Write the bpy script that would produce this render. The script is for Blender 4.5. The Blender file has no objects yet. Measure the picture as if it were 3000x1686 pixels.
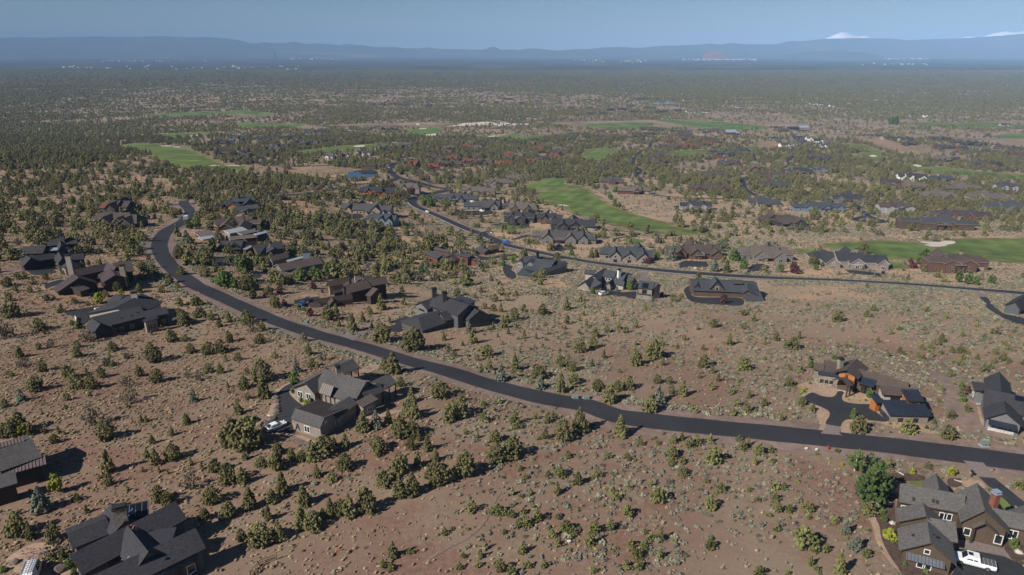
import bpy, math, random
import numpy as np
from mathutils import Vector, Matrix
from mathutils.geometry import delaunay_2d_cdt
random.seed(7)
RNG = np.random.default_rng(11)
R = math.radians
S = bpy.context.scene
COL = S.collection

# ------------------------------------------------------------------ camera
CAMZ = 80.0
PITCH = 19.2
FPX = 2000.0
cam_d = bpy.data.cameras.new('camera')
cam_d.sensor_width = 36.0
cam_d.lens = 24.0
cam_d.clip_start = 1.0
cam_d.clip_end = 200000.0
cam = bpy.data.objects.new('camera', cam_d)
COL.objects.link(cam)
cam.location = (0, 0, CAMZ)
cam.rotation_euler = (R(90 - PITCH), 0, 0)
S.camera = cam

# ------------------------------------------------------------------ sky, sun, exposure
SUN_EL, SUN_AZ = 37.0, 36.0        # the shadows fall to the right and away from the camera
w = bpy.data.worlds.new('World')
S.world = w
w.use_nodes = True
nt = w.node_tree
nt.nodes.clear()
sky = nt.nodes.new('ShaderNodeTexSky')
sky.sky_type = 'NISHITA'
sky.sun_disc = False
sky.sun_elevation = R(SUN_EL)
sky.sun_rotation = R(234)
sky.altitude = 1200
sky.air_density = 1.0
sky.dust_density = 0.0
sky.ozone_density = 6.0
bg = nt.nodes.new('ShaderNodeBackground')
bg.inputs[1].default_value = 0.05
out = nt.nodes.new('ShaderNodeOutputWorld')
nt.links.new(sky.outputs[0], bg.inputs[0])
nt.links.new(bg.outputs[0], out.inputs[0])
sl = bpy.data.lights.new('sun', 'SUN')
sl.energy = 5.0
sl.angle = R(0.5)
sl.color = (1.0, 0.95, 0.88)
sun = bpy.data.objects.new('sun', sl)
COL.objects.link(sun)
sun.location = (-300, -200, 400)
sd = Vector((math.cos(R(SUN_AZ)) * math.cos(R(SUN_EL)), math.sin(R(SUN_AZ)) * math.cos(R(SUN_EL)), -math.sin(R(SUN_EL))))
sun.rotation_euler = sd.to_track_quat('-Z', 'Y').to_euler()
S.view_settings.view_transform = 'Standard'
S.view_settings.look = 'None'
S.view_settings.exposure = 0.25
S.view_settings.gamma = 1.0
S.view_settings.use_curve_mapping = False
S.cycles.use_denoising = True
S.cycles.volume_bounces = 0
S.cycles.max_bounces = 4
S.cycles.diffuse_bounces = 2
S.cycles.transparent_max_bounces = 4

# ------------------------------------------------------------------ terrain and pixel <-> ground
PY = np.array([-400, 0, 130, 200, 285, 350, 450, 650, 1000, 1500, 2000, 4000, 8000, 20000, 90000.])
PH = np.array([76, 79, 80.5, 88, 102, 114, 127, 144, 163, 176, 185, 198, 204, 205, 205.])


def _slopes(x, y):
    d = np.diff(y) / np.diff(x)
    m = np.zeros_like(y)
    m[1:-1] = np.where(d[:-1] * d[1:] > 0, 2 * d[:-1] * d[1:] / (d[:-1] + d[1:] + 1e-12), 0)
    m[0], m[-1] = d[0], d[-1]
    return m


PM = _slopes(PY, PH)


def _prof(y):
    y = np.clip(y, PY[0], PY[-1])
    i = np.clip(np.searchsorted(PY, y) - 1, 0, len(PY) - 2)
    h = PY[i + 1] - PY[i]
    t = (y - PY[i]) / h
    return ((2 * t**3 - 3 * t**2 + 1) * PH[i] + (t**3 - 2 * t**2 + t) * h * PM[i] + (-2 * t**3 + 3 * t**2) * PH[i + 1] + (t**3 - t**2) * h * PM[i + 1])


def _ss(t):
    t = np.clip(t, 0, 1)
    return t * t * (3 - 2 * t)


def ground(x, y):
    """height of the ground at world x, y (numpy or float)"""
    x = np.asarray(x, float)
    y = np.asarray(y, float)
    left = 22 * _ss((-x - 25) / 200) * _ss((y - 130) / 200) * (1 - _ss((y - 700) / 900))
    hill = 10 * np.exp(-(((x + 620) / 220)**2 + ((y - 900) / 160)**2))
    bump = 0.55 * np.sin(x * .045 + y * .021) + 0.5 * np.sin(x * .021 - y * .038 + 1.3) + 0.3 * np.sin(x * .083 + y * .06 + 2.)
    bump = bump * _ss((y - 60) / 120) * (1 - _ss((y - 2500) / 3000))
    return _flat(x, y, CAMZ - _prof(y) + left + hill + bump)


FLAT = []


def _flat(x, y, g):
    for (cx, cy, r, z) in FLAT:
        d = np.hypot(x - cx, y - cy)
        w_ = 1 - _ss((d - r * 1.15) / (r * 1.2))
        g = g * (1 - w_) + z * w_
    return g


def gz(x, y):
    return float(ground(x, y))


cp, sp_ = math.cos(R(PITCH)), math.sin(R(PITCH))


def ray(px, py):
    u, v = (px - 1500) / FPX, (843 - py) / FPX
    return Vector((u, cp + v * sp_, -sp_ + v * cp))


def at_z(px, py, z):
    d = ray(px, py)
    t = (z - CAMZ) / d.z
    return Vector((d.x * t, d.y * t, z))


def pix(px, py):
    """the ground point seen at photo pixel px, py"""
    d = ray(px, py)
    if d.z > -0.003:
        d.z = -0.003
    t0, t = 20.0, 20.0
    while t < 90000:
        p = d * t
        if CAMZ + p.z < gz(p.x, p.y):
            break
        t0 = t
        t *= 1.03
    a, b = t0, t
    for _ in range(28):
        m = (a + b) / 2
        if CAMZ + d.z * m < gz(d.x * m, d.y * m):
            b = m
        else:
            a = m
    return Vector((d.x * b, d.y * b, gz(d.x * b, d.y * b)))


def proj(x, y, z):
    """world -> photo pixel (numpy)"""
    dz = z - CAMZ
    f = y * cp - dz * sp_
    up = y * sp_ + dz * cp
    return 1500 + FPX * x / f, 843 - FPX * up / f, f


for _p, _r in (((1063, 512), 38), ((1945, 303), 45)):
    _q = pix(*_p)
    FLAT.append((_q.x, _q.y, _r, _q.z))
ZOOM = {'A': (0, 1100, 2.4707), 'C': (700, 1000, 4.136), 'D': (2300, 1000, 3.68), 'E': (2450, 1300, 3.751), 'G': (0, 650, 4.137),
        'L': (500, 550, 4.137), 'J': (850, 750, 3.963), 'N1': (950, 500, 4.137), 'N2': (1200, 680, 4.293), 'N3': (1650, 680, 3.435),
        'N4': (2300, 640, 3.68), 'N5': (1500, 480, 4.293), 'N6': (1900, 480, 4.293), 'N7': (2400, 430, 4.293), 'F2': (1000, 80, 2.576), 'F3': (2000, 80, 2.576),
        'F4': (0, 320, 3.68), 'F5': (600, 320, 3.68), 'F6': (1200, 320, 3.68), 'F7': (1850, 320, 4.293), 'F8': (2400, 320, 4.293), 'P': (0, 0, 1.0), 'F1': (0, 80, 2.576),
        'T1': (0, 840, 4.293), 'T2': (600, 840, 4.293), 'T3': (1200, 840, 4.293), 'T4': (1800, 840, 4.293), 'T5': (2400, 840, 4.293), 'T6': (0, 1170, 4.293),
        'T7': (600, 1170, 2.427), 'T8': (1200, 1170, 2.427), 'T9': (1800, 1170, 2.427), 'T10': (500, 1349, 2.427), 'T11': (1050, 1349, 2.427), 'T12': (1600, 1349, 2.427), 'T13': (2100, 1349, 2.427)}


def zp(z, p):
    """a survey reading -> photo pixel"""
    ox, oy, s = ZOOM[z]
    return (ox + p[0] / s, oy + p[1] / s)


def zg(z, p):
    return pix(*zp(z, p))


# ------------------------------------------------------------------ materials
def mat(name, c, rough=0.85, var=0.18, scale=1.0, stretch=(1, 1, 1), bump=0.0, c2=None, spec=0.3, metal=0.0, detail=4.0, big=0.0, bigs=0.02, rnd=0.0):
    m = bpy.data.materials.new(name)
    m.use_nodes = True
    n, l = m.node_tree.nodes, m.node_tree.links
    b = n['Principled BSDF']
    b.inputs['Roughness'].default_value = rough
    b.inputs['Specular IOR Level'].default_value = spec
    b.inputs['Metallic'].default_value = metal
    if var <= 0 and c2 is None:
        b.inputs['Base Color'].default_value = (*c, 1)
        return m
    g = n.new('ShaderNodeNewGeometry')
    mp = n.new('ShaderNodeMapping')
    mp.inputs['Scale'].default_value = stretch
    l.new(g.outputs['Position'], mp.inputs[0])
    nz = n.new('ShaderNodeTexNoise')
    nz.inputs['Scale'].default_value = scale
    nz.inputs['Detail'].default_value = detail
    nz.inputs['Roughness'].default_value = 0.65
    l.new(mp.outputs[0], nz.inputs['Vector'])
    rp = n.new('ShaderNodeValToRGB')
    lo = [x * (1 - var) for x in c]
    hi = [min(1, x * (1 + var)) for x in (c2 or c)]
    rp.color_ramp.elements[0].color = (*lo, 1)
    rp.color_ramp.elements[1].color = (*hi, 1)
    rp.color_ramp.elements[0].position = 0.33
    rp.color_ramp.elements[1].position = 0.67
    l.new(nz.outputs[0], rp.inputs[0])
    col = rp.outputs[0]
    if big > 0 or rnd > 0:
        hs = n.new('ShaderNodeHueSaturation')
        if rnd > 0:
            oi = n.new('ShaderNodeObjectInfo')
            src = oi.outputs['Random']
            amp = rnd
        else:
            nb = n.new('ShaderNodeTexNoise')
            nb.inputs['Scale'].default_value = bigs
            nb.inputs['Detail'].default_value = 3
            l.new(g.outputs['Position'], nb.inputs['Vector'])
            src = nb.outputs[0]
            amp = big
        mr = n.new('ShaderNodeMapRange')
        mr.inputs['From Min'].default_value = 0.0 if rnd > 0 else 0.3
        mr.inputs['From Max'].default_value = 1.0 if rnd > 0 else 0.7
        mr.inputs['To Min'].default_value = 1 - amp
        mr.inputs['To Max'].default_value = 1 + amp
        l.new(src, mr.inputs['Value'])
        l.new(mr.outputs[0], hs.inputs['Value'])
        l.new(col, hs.inputs['Color'])
        col = hs.outputs[0]
    l.new(col, b.inputs['Base Color'])
    if bump > 0:
        bp = n.new('ShaderNodeBump')
        bp.inputs['Strength'].default_value = 0.6
        bp.inputs['Distance'].default_value = bump
        l.new(nz.outputs[0], bp.inputs['Height'])
        l.new(bp.outputs[0], b.inputs['Normal'])
    return m


M = {}
_roof = dict(charcoal=(.040, .039, .044), grey=(.078, .073, .071), slate=(.055, .058, .066), brown=(.075, .055, .047), darkbrown=(.055, .043, .040), tan=(.115, .095, .080),
             rust=(.15, .055, .035), plum=(.060, .045, .048), midgrey=(.066, .063, .065), stonegrey=(.105, .098, .092))
for k, c in _roof.items():
    M['roof_' + k] = mat('roof_' + k, c, .9, .32, 2.2, (1, 1, 2.5), bump=.03, big=.12, bigs=.15)
for k, c in dict(navy=(.022, .028, .042), bronze=(.11, .085, .072), purple=(.17, .12, .115), silver=(.30, .31, .33), steel=(.12, .13, .145), dark=(.04, .04, .045), redmetal=(.16, .05, .05), bluegrey=(.25, .30, .36)).items():
    M['metal_' + k] = mat('metal_' + k, c, .45, .10, .6, spec=.5, big=.08, bigs=.2)
for k, c in dict(tan=(.245, .212, .186), grey=(.16, .155, .15), dark=(.045, .042, .042), brown=(.095, .066, .045), darkbrown=(.05, .036, .028), red=(.125, .052, .036), orange=(.36, .125, .032),
                 beige=(.38, .34, .29), stone=(.26, .215, .17), white=(.70, .69, .66), blue=(.15, .19, .235), charcoal=(.085, .088, .092), ltgrey=(.30, .295, .29), cedar=(.22, .09, .035), rusty=(.115, .065, .048)).items():
    M['wall_' + k] = mat('wall_' + k, c, .85, .16, 2.5, (2.5, 2.5, .4), bump=.01, big=.1, bigs=.3)
M['stone'] = mat('stone', (.20, .16, .125), .9, .4, 2.2, bump=.05, c2=(.26, .215, .17))
M['whitestone'] = mat('whitestone', (.45, .43, .40), .9, .3, 2.2, bump=.05)
M['brick'] = mat('brick', (.20, .075, .05), .9, .25, 4)
M['trim_white'] = mat('trim_white', (.72, .70, .66), .6, 0)
M['trim_dark'] = mat('trim_dark', (.03, .027, .025), .6, 0)
M['trim_brown'] = mat('trim_brown', (.07, .045, .03), .7, .1)
M['trim_tan'] = mat('trim_tan', (.34, .28, .22), .7, .1)
M['trim_orange'] = mat('trim_orange', (.40, .15, .045), .7, .1)
M['glass'] = mat('glass', (.018, .022, .028), .08, 0, spec=.8)
M['solar'] = mat('solar', (.008, .010, .018), .35, 0, spec=.3)
M['alu'] = mat('alu', (.5, .5, .52), .4, 0, metal=.6)
M['wood'] = mat('wood', (.13, .075, .045), .8, .25, 3)
M['lumber'] = mat('lumber', (.55, .40, .20), .8, .15, 3)
M['concrete'] = mat('concrete', (.42, .40, .37), .9, .12, 1)
M['asphalt'] = mat('asphalt', (.033, .032, .037), .88, .10, 1.2, big=.2, bigs=.06, spec=.25)
M['drive'] = mat('drive', (.033, .033, .036), .85, .14, .8, big=.15, bigs=.1, spec=.3)
M['shoulder'] = mat('shoulder', (.21, .15, .122), .95, .22, .6, big=.2, bigs=.06)
M['gravel'] = mat('gravel', (.35, .24, .165), .95, .22, 1.5, big=.12, bigs=.2)
M['trail'] = mat('trail', (.21, .145, .11), .95, .2, 1.5)
M['paver'] = mat('paver', (.21, .165, .15), .9, .22, 3.0, (1, 1, 1), big=.1, bigs=.3)
M['mulch'] = mat('mulch', (.085, .055, .042), .95, .35, 1.5)
M['paint'] = mat('paint', (.62, .60, .57), .7, .15, .5)
M['crack'] = mat('crack', (.018, .018, .02), .8, 0)
M['sand'] = mat('sand', (.56, .48, .39), .95, .1, .3)
M['water'] = mat('water', (.012, .03, .055), .04, 0, spec=.9)
M['trunk'] = mat('trunk', (.13, .095, .07), .95, .3, 4)
M['paletrunk'] = mat('paletrunk', (.42, .39, .34), .9, .2, 4)
M['rock'] = mat('rock', (.16, .125, .105), .95, .35, 1.5, bump=.06)
M['deadwood'] = mat('deadwood', (.48, .42, .36), .9, .2, 3)


def turf(name, c, c2, sc, stripes=0.0):
    m = mat(name, c, .95, .15, sc, c2=c2, big=.22, bigs=.018, spec=.1)
    n, l = m.node_tree.nodes, m.node_tree.links
    b = n['Principled BSDF']
    src = b.inputs['Base Color'].links[0].from_socket
    g = n.new('ShaderNodeNewGeometry')
    wv = n.new('ShaderNodeTexWave')
    wv.inputs['Scale'].default_value = .021
    wv.inputs['Distortion'].default_value = 1.2
    wv.inputs['Detail'].default_value = 1
    mp = n.new('ShaderNodeMapping')
    mp.inputs['Rotation'].default_value = (0, 0, R(20))
    l.new(g.outputs['Position'], mp.inputs[0])
    l.new(mp.outputs[0], wv.inputs['Vector'])
    nz = n.new('ShaderNodeTexNoise')
    nz.inputs['Scale'].default_value = .022
    nz.inputs['Detail'].default_value = 5
    l.new(g.outputs['Position'], nz.inputs['Vector'])
    rp = n.new('ShaderNodeMapRange')
    rp.inputs['From Min'].default_value = .56
    rp.inputs['From Max'].default_value = .70
    l.new(nz.outputs[0], rp.inputs['Value'])
    x = n.new('ShaderNodeMix')
    x.data_type = 'RGBA'
    l.new(rp.outputs[0], x.inputs[0])
    l.new(src, x.inputs[6])
    x.inputs[7].default_value = (.20, .185, .075, 1)
    hs = n.new('ShaderNodeHueSaturation')
    mr = n.new('ShaderNodeMapRange')
    mr.inputs['To Min'].default_value = .92
    mr.inputs['To Max'].default_value = 1.08
    l.new(wv.outputs['Fac'], mr.inputs['Value'])
    l.new(mr.outputs[0], hs.inputs['Value'])
    l.new(x.outputs[2], hs.inputs['Color'])
    l.new(hs.outputs[0], b.inputs['Base Color'])
    return m


M['turf'] = turf('turf', (.085, .130, .032), (.135, .170, .050), .06)
M['turf_far'] = turf('turf_far', (.085, .140, .040), (.12, .165, .055), .03)
M['rough'] = mat('rough', (.165, .150, .062), .95, .25, .08, c2=(.22, .175, .085), big=.15, bigs=.03, spec=.1)
M['drygrass'] = mat('drygrass', (.25, .175, .115), .95, .2, .05, big=.2, bigs=.015, spec=.1)
M['dryfar'] = mat('dryfar', (.25, .185, .13), .95, .2, .02, big=.2, bigs=.008, spec=.1)


# ------------------------------------------------------------------ mesh builder
class MB:
    def __init__(self):
        self.v, self.f, self.m = [], [], []

    def poly(self, pts, mi=0):
        i = len(self.v)
        self.v += [tuple(p) for p in pts]
        self.f.append(tuple(range(i, i + len(pts))))
        self.m.append(mi)

    def prism(self, bot, top, mi=0, mside=None):
        """closed prism between two equal-length rings"""
        ms = mi if mside is None else mside
        n = len(bot)
        i = len(self.v)
        self.v += [tuple(p) for p in bot] + [tuple(p) for p in top]
        self.f.append(tuple(range(i + n - 1, i - 1, -1)))
        self.m.append(ms)
        self.f.append(tuple(range(i + n, i + 2 * n)))
        self.m.append(mi)
        for k in range(n):
            k2 = (k + 1) % n
            self.f.append((i + k, i + k2, i + n + k2, i + n + k))
            self.m.append(ms)

    def box(self, c, ax, ay, az, mi=0):
        """centre and three half-axis vectors"""
        c, ax, ay, az = Vector(c), Vector(ax), Vector(ay), Vector(az)
        b = [c - ax - ay - az, c + ax - ay - az, c + ax + ay - az, c - ax + ay - az]
        t = [p + az * 2 for p in b]
        self.prism(b, t, mi)

    def bx(self, x0, x1, y0, y1, z0, z1, mi=0):
        self.box(((x0 + x1) / 2, (y0 + y1) / 2, (z0 + z1) / 2), ((x1 - x0) / 2, 0, 0), (0, (y1 - y0) / 2, 0), (0, 0, (z1 - z0) / 2), mi)

    def tube(self, a, b, r0, r1=None, n=8, mi=0):
        a, b = Vector(a), Vector(b)
        r1 = r0 if r1 is None else r1
        d = (b - a).normalized()
        u = d.orthogonal().normalized()
        v = d.cross(u)
        A = [a + (u * math.cos(2 * math.pi * k / n) + v * math.sin(2 * math.pi * k / n)) * r0 for k in range(n)]
        B = [b + (u * math.cos(2 * math.pi * k / n) + v * math.sin(2 * math.pi * k / n)) * r1 for k in range(n)]
        self.prism(A, B, mi)

    def blob(self, c, r, rng, jit=.25, sub=0):
        """jittered icosahedron"""
        i = len(self.v)
        for (x, y, z) in ICO_V:
            k = 1 + rng.uniform(-jit, jit)
            self.v.append((c[0] + x * r[0] * k, c[1] + y * r[1] * k, c[2] + z * r[2] * k))
        for f in ICO_F:
            self.f.append(tuple(i + q for q in f))
            self.m.append(0)

    def build(self, name, mats, parent=None, origin=None, smooth=False):
        o0 = Vector(origin) if origin is not None else (parent_world(parent) if parent is not None else Vector((0, 0, 0)))
        me = bpy.data.meshes.new(name)
        me.from_pydata([(x - o0.x, y - o0.y, z - o0.z) for x, y, z in self.v], [], self.f)
        if not isinstance(mats, (list, tuple)):
            mats = [mats]
        for q in mats:
            me.materials.append(M[q] if isinstance(q, str) else q)
        if len(mats) > 1:
            me.polygons.foreach_set('material_index', self.m)
        if smooth:
            me.polygons.foreach_set('use_smooth', [True] * len(me.polygons))
        me.update()
        o = bpy.data.objects.new(name, me)
        COL.objects.link(o)
        if parent is not None:
            o.parent = parent
        else:
            o.location = o0
        return o


_t = (1 + 5**.5) / 2
ICO_V = [Vector(v).normalized() for v in [(-1, _t, 0), (1, _t, 0), (-1, -_t, 0), (1, -_t, 0), (0, -1, _t), (0, 1, _t), (0, -1, -_t), (0, 1, -_t), (_t, 0, -1), (_t, 0, 1), (-_t, 0, -1), (-_t, 0, 1)]]
ICO_F = [(0, 11, 5), (0, 5, 1), (0, 1, 7), (0, 7, 10), (0, 10, 11), (1, 5, 9), (5, 11, 4), (11, 10, 2), (10, 7, 6), (7, 1, 8), (3, 9, 4), (3, 4, 2), (3, 2, 6), (3, 6, 8), (3, 8, 9), (4, 9, 5), (2, 4, 11), (6, 2, 10), (8, 6, 7), (9, 8, 1)]
_WL = {}


def parent_world(p):
    return _WL[p.name]


def empty(name, loc, label, cat, group=None, rz=0.0):
    o = bpy.data.objects.new(name, None)
    COL.objects.link(o)
    o.location = loc
    o.rotation_euler = (0, 0, rz)
    o['label'] = label
    o['category'] = cat
    if group:
        o['group'] = group
    _WL[o.name] = Vector(loc)
    return o


def tag(o, label, cat, group=None):
    o['label'] = label
    o['category'] = cat
    if group:
        o['group'] = group
    return o


def kind(o, k):
    o['kind'] = k
    return o


def reg(o, parent):
    """children built on a part share the thing's origin"""
    _WL[o.name] = parent_world(parent)
    return o


# ------------------------------------------------------------------ ground sheet
def ground_mat():
    m = bpy.data.materials.new('steppe_soil')
    m.use_nodes = True
    n, l = m.node_tree.nodes, m.node_tree.links
    b = n['Principled BSDF']
    b.inputs['Roughness'].default_value = .97
    b.inputs['Specular IOR Level'].default_value = .1
    g = n.new('ShaderNodeNewGeometry')

    def noise(scale, detail=4, st=(1, 1, 1), rough=.6):
        mp = n.new('ShaderNodeMapping')
        mp.inputs['Scale'].default_value = st
        l.new(g.outputs['Position'], mp.inputs[0])
        t = n.new('ShaderNodeTexNoise')
        t.inputs['Scale'].default_value = scale
        t.inputs['Detail'].default_value = detail
        t.inputs['Roughness'].default_value = rough
        l.new(mp.outputs[0], t.inputs['Vector'])
        return t.outputs[0]

    def rng(src, a, b_, lo=0., hi=1.):
        r = n.new('ShaderNodeMapRange')
        r.inputs['From Min'].default_value = a
        r.inputs['From Max'].default_value = b_
        r.inputs['To Min'].default_value = lo
        r.inputs['To Max'].default_value = hi
        l.new(src, r.inputs['Value'])
        return r.outputs[0]

    def mix(fac, a, b_):
        x = n.new('ShaderNodeMix')
        x.data_type = 'RGBA'
        if isinstance(fac, float):
            x.inputs[0].default_value = fac
        else:
            l.new(fac, x.inputs[0])
        for i, q in ((6, a), (7, b_)):
            if isinstance(q, tuple):
                x.inputs[i].default_value = (*q, 1)
            else:
                l.new(q, x.inputs[i])
        return x.outputs[2]

    def mul(a, b_):
        x = n.new('ShaderNodeMath')
        x.operation = 'MULTIPLY'
        l.new(a, x.inputs[0])
        l.new(b_, x.inputs[1])
        return x.outputs[0]
    sep = n.new('ShaderNodeSeparateXYZ')
    l.new(g.outputs['Position'], sep.inputs[0])
    soil = mix(rng(noise(.9, 5, rough=.7), .35, .65), (.165, .094, .068), (.245, .150, .110))
    soil = mix(rng(noise(.035, 3), .42, .62), soil, (.235, .165, .118))
    up_r = rng(sep.outputs['Y'], 150, 330)
    rt = n.new('ShaderNodeMath')
    rt.operation = 'MULTIPLY'
    l.new(up_r, rt.inputs[0])
    l.new(rng(sep.outputs['X'], -200, 40, .35, 1.), rt.inputs[1])
    soil = mix(rt.outputs[0], soil, mix(rng(noise(.7, 5, rough=.7), .35, .65), (.30, .205, .135), (.43, .31, .21)))
    # dry orange grass patches, commoner on the far slope and to the right
    far = rng(sep.outputs['Y'], 170, 330)
    soil = mix(mul(mul(rng(noise(.022, 4), .46, .60), far), rng(noise(.6, 4), .3, .6, .55, .95)), soil, (.50, .31, .19))
    # sage-grey cast
    soil = mix(mul(rng(noise(.05, 5), .48, .62), rng(noise(1.3, 4), .40, .60, .1, .7)), soil, (.26, .22, .15))
    # far plain: light steppe, then juniper forest read as tone
    steppe = mix(rng(noise(.012, 6, rough=.7), .35, .65), (.19, .142, .104), (.32, .245, .18))
    soil = mix(rng(sep.outputs['Y'], 500, 1100), soil, steppe)
    forest = mix(rng(noise(.02, 6, rough=.75), .4, .62), (.030, .036, .022), (.062, .064, .040))
    cov = rng(noise(.0011, 6, (1, .55, 1), .68), .35, .55)
    f2 = mul(rng(sep.outputs['Y'], 3400, 5600), rng(cov, 0, 1, .72, 1.))
    soil = mix(f2, soil, forest)
    l.new(soil, b.inputs['Base Color'])
    bp = n.new('ShaderNodeBump')
    bp.inputs['Strength'].default_value = .5
    bp.inputs['Distance'].default_value = .25
    l.new(noise(.8, 5, rough=.7), bp.inputs['Height'])
    l.new(bp.outputs[0], b.inputs['Normal'])
    return m


ys = [-150.]
while ys[-1] < 36500:
    ys.append(ys[-1] + max(4.0, (ys[-1]) * .016))
xs = [0.]
while xs[-1] < 40000:
    xs.append(xs[-1] + max(4.5, xs[-1] * .020))
xs = np.array([-q for q in xs[:0:-1]] + xs)
ys = np.array(ys)
GX, GY = np.meshgrid(xs, ys)
GZ = ground(GX, GY)
nx, ny = len(xs), len(ys)
ii = np.arange((ny - 1) * nx).reshape(ny - 1, nx)[:, :-1].ravel()
gm = bpy.data.meshes.new('ground')
gm.from_pydata(np.stack([GX.ravel(), GY.ravel(), GZ.ravel()], 1).tolist(), [], np.stack([ii, ii + 1, ii + nx + 1, ii + nx], 1).tolist())
gm.polygons.foreach_set('use_smooth', [True] * len(gm.polygons))
gm.materials.append(ground_mat())
go = bpy.data.objects.new('ground', gm)
COL.objects.link(go)
kind(go, 'structure')

# ------------------------------------------------------------------ far hills and mountains
M['hill'] = mat('hill', (.06, .072, .06), .95, .25, .0006, detail=8, big=.2, bigs=.0002)
M['palehill'] = mat('palehill', (.14, .12, .085), .95, .2, .001)
M['redhill'] = mat('redhill', (.22, .09, .06), .95, .2, .002)


def snow_mat():
    m = bpy.data.materials.new('snow_and_rock')
    m.use_nodes = True
    n, l = m.node_tree.nodes, m.node_tree.links
    b = n['Principled BSDF']
    b.inputs['Roughness'].default_value = .8
    g = n.new('ShaderNodeNewGeometry')
    sep = n.new('ShaderNodeSeparateXYZ')
    l.new(g.outputs['Position'], sep.inputs[0])
    nz = n.new('ShaderNodeTexNoise')
    nz.inputs['Scale'].default_value = .0055
    nz.inputs['Detail'].default_value = 7
    nz.inputs['Roughness'].default_value = .7
    l.new(g.outputs['Position'], nz.inputs['Vector'])
    mr = n.new('ShaderNodeMapRange')
    mr.inputs['From Min'].default_value = 180
    mr.inputs['From Max'].default_value = 330
    mr.inputs['To Min'].default_value = -.35
    mr.inputs['To Max'].default_value = .22
    l.new(sep.outputs['Z'], mr.inputs['Value'])
    ad = n.new('ShaderNodeMath')
    ad.operation = 'ADD'
    l.new(mr.outputs[0], ad.inputs[0])
    l.new(nz.outputs[0], ad.inputs[1])
    rp = n.new('ShaderNodeValToRGB')
    rp.color_ramp.elements[0].color = (.05, .05, .05, 1)
    rp.color_ramp.elements[1].color = (.90, .91, .93, 1)
    rp.color_ramp.elements[0].position = .47
    rp.color_ramp.elements[1].position = .54
    l.new(ad.outputs[0], rp.inputs[0])
    l.new(rp.outputs[0], b.inputs['Base Color'])
    return m


M['snow'] = snow_mat()


def ridge(name, dist, pts, m, depth, lab=None, rough=0, seed=1, cat=None):
    """a range of hills at a distance: skyline readings (photo px) -> a ridge with slopes before and behind it"""
    rg = np.random.default_rng(seed)
    px = np.array([p[0] for p in pts], float)
    py = np.array([p[1] for p in pts], float)
    sx = np.linspace(px[0], px[-1], max(30, int((px[-1] - px[0]) / 5)))
    sy = np.interp(sx, px, py)
    sy = np.convolve(np.pad(sy, 2, 'edge'), np.ones(5) / 5, 'valid') + rg.normal(0, rough, len(sx))
    V, F = [], []
    K = np.array([-1.0, -.75, -.5, -.28, -.12, 0, .2, .6, 1.0])
    HF = np.array([0, .10, .30, .60, .86, 1, .72, .25, 0])
    for i, (a, b_) in enumerate(zip(sx, sy)):
        d = ray(a, b_)
        t = dist / d.y
        top = CAMZ + d.z * t
        base = gz(0, dist) - 4
        for k, hf in zip(K, HF):
            yy = dist + k * depth
            q = .05 * math.sin(i * .21 + k * 9 + seed) + .04 * math.sin(i * .083 + k * 5) if 0 < hf < 1 else 0
            V.append((d.x * t * yy / dist, yy, base + max(top - base, 2) * max(0, hf + q)))
    n = len(K)
    for i in range(len(sx) - 1):
        for j in range(n - 1):
            F.append((i * n + j, (i + 1) * n + j, (i + 1) * n + j + 1, i * n + j + 1))
    me = bpy.data.meshes.new(name)
    me.from_pydata(V, [], F)
    me.materials.append(M[m])
    me.polygons.foreach_set('use_smooth', [True] * len(me.polygons))
    o = bpy.data.objects.new(name, me)
    COL.objects.link(o)
    kind(o, 'structure')
    return o


f1 = lambda L: [zp('F1', p) for p in L]
f2_ = lambda L: [zp('F2', p) for p in L]
f3 = lambda L: [zp('F3', p) for p in L]
SKY_L = [(-500, 118), (-300, 112), (-100, 113)] + f1([(0, 82), (120, 76), (300, 80), (720, 70), (1000, 75), (1230, 68), (1400, 76), (1600, 76), (1800, 97), (1880, 120)]) + [(760, 133), (800, 141)]
ridge('mountain_range', 23000, SKY_L, 'hill', 6500, rough=.25, seed=3)
ridge('mountain_range', 24000, f1([(1500, 128), (1880, 124), (1990, 115), (2080, 122), (2180, 118), (2220, 107), (2300, 128), (2380, 122), (2480, 128), (2576, 140)]) + f2_([(0, 132), (60, 126), (110, 137), (160, 134), (230, 150), (300, 152), (400, 148), (480, 160), (600, 160), (650, 149), (700, 163), (900, 166), (1060, 170)]) , 'hill', 5000, rough=.2, seed=4)
ridge('butte', 22000, f2_([(1040, 176), (1090, 165), (1120, 152), (1150, 149), (1165, 150), (1190, 168), (1230, 176)]), 'hill', 900, rough=.1, seed=5)
ridge('mountain_range', 22000, f2_([(1060, 172), (1230, 172), (1280, 165), (1340, 174), (1420, 160), (1520, 165), (1620, 178), (1740, 168), (1840, 166), (1940, 160), (1960, 152), (2100, 150), (2250, 158), (2400, 142), (2576, 138)]) + f3([(0, 135), (140, 132), (190, 122), (280, 132), (370, 118), (480, 130), (700, 130), (820, 102), (870, 108), (1080, 88), (1310, 82), (1480, 85), (1600, 88), (1700, 100), (1830, 92), (2100, 85), (2300, 72), (2430, 62), (2576, 50)]) + [(3200, 92), (3600, 105)], 'hill', 3600, rough=.25, seed=6)
ridge('snowy_mountain', 23400, f3([(1040, 100), (1100, 80), (1170, 44), (1205, 36), (1230, 37), (1280, 58), (1320, 78), (1345, 68), (1385, 64), (1410, 72), (1450, 100)]), 'snow', 1200, rough=.35, seed=8)
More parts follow.
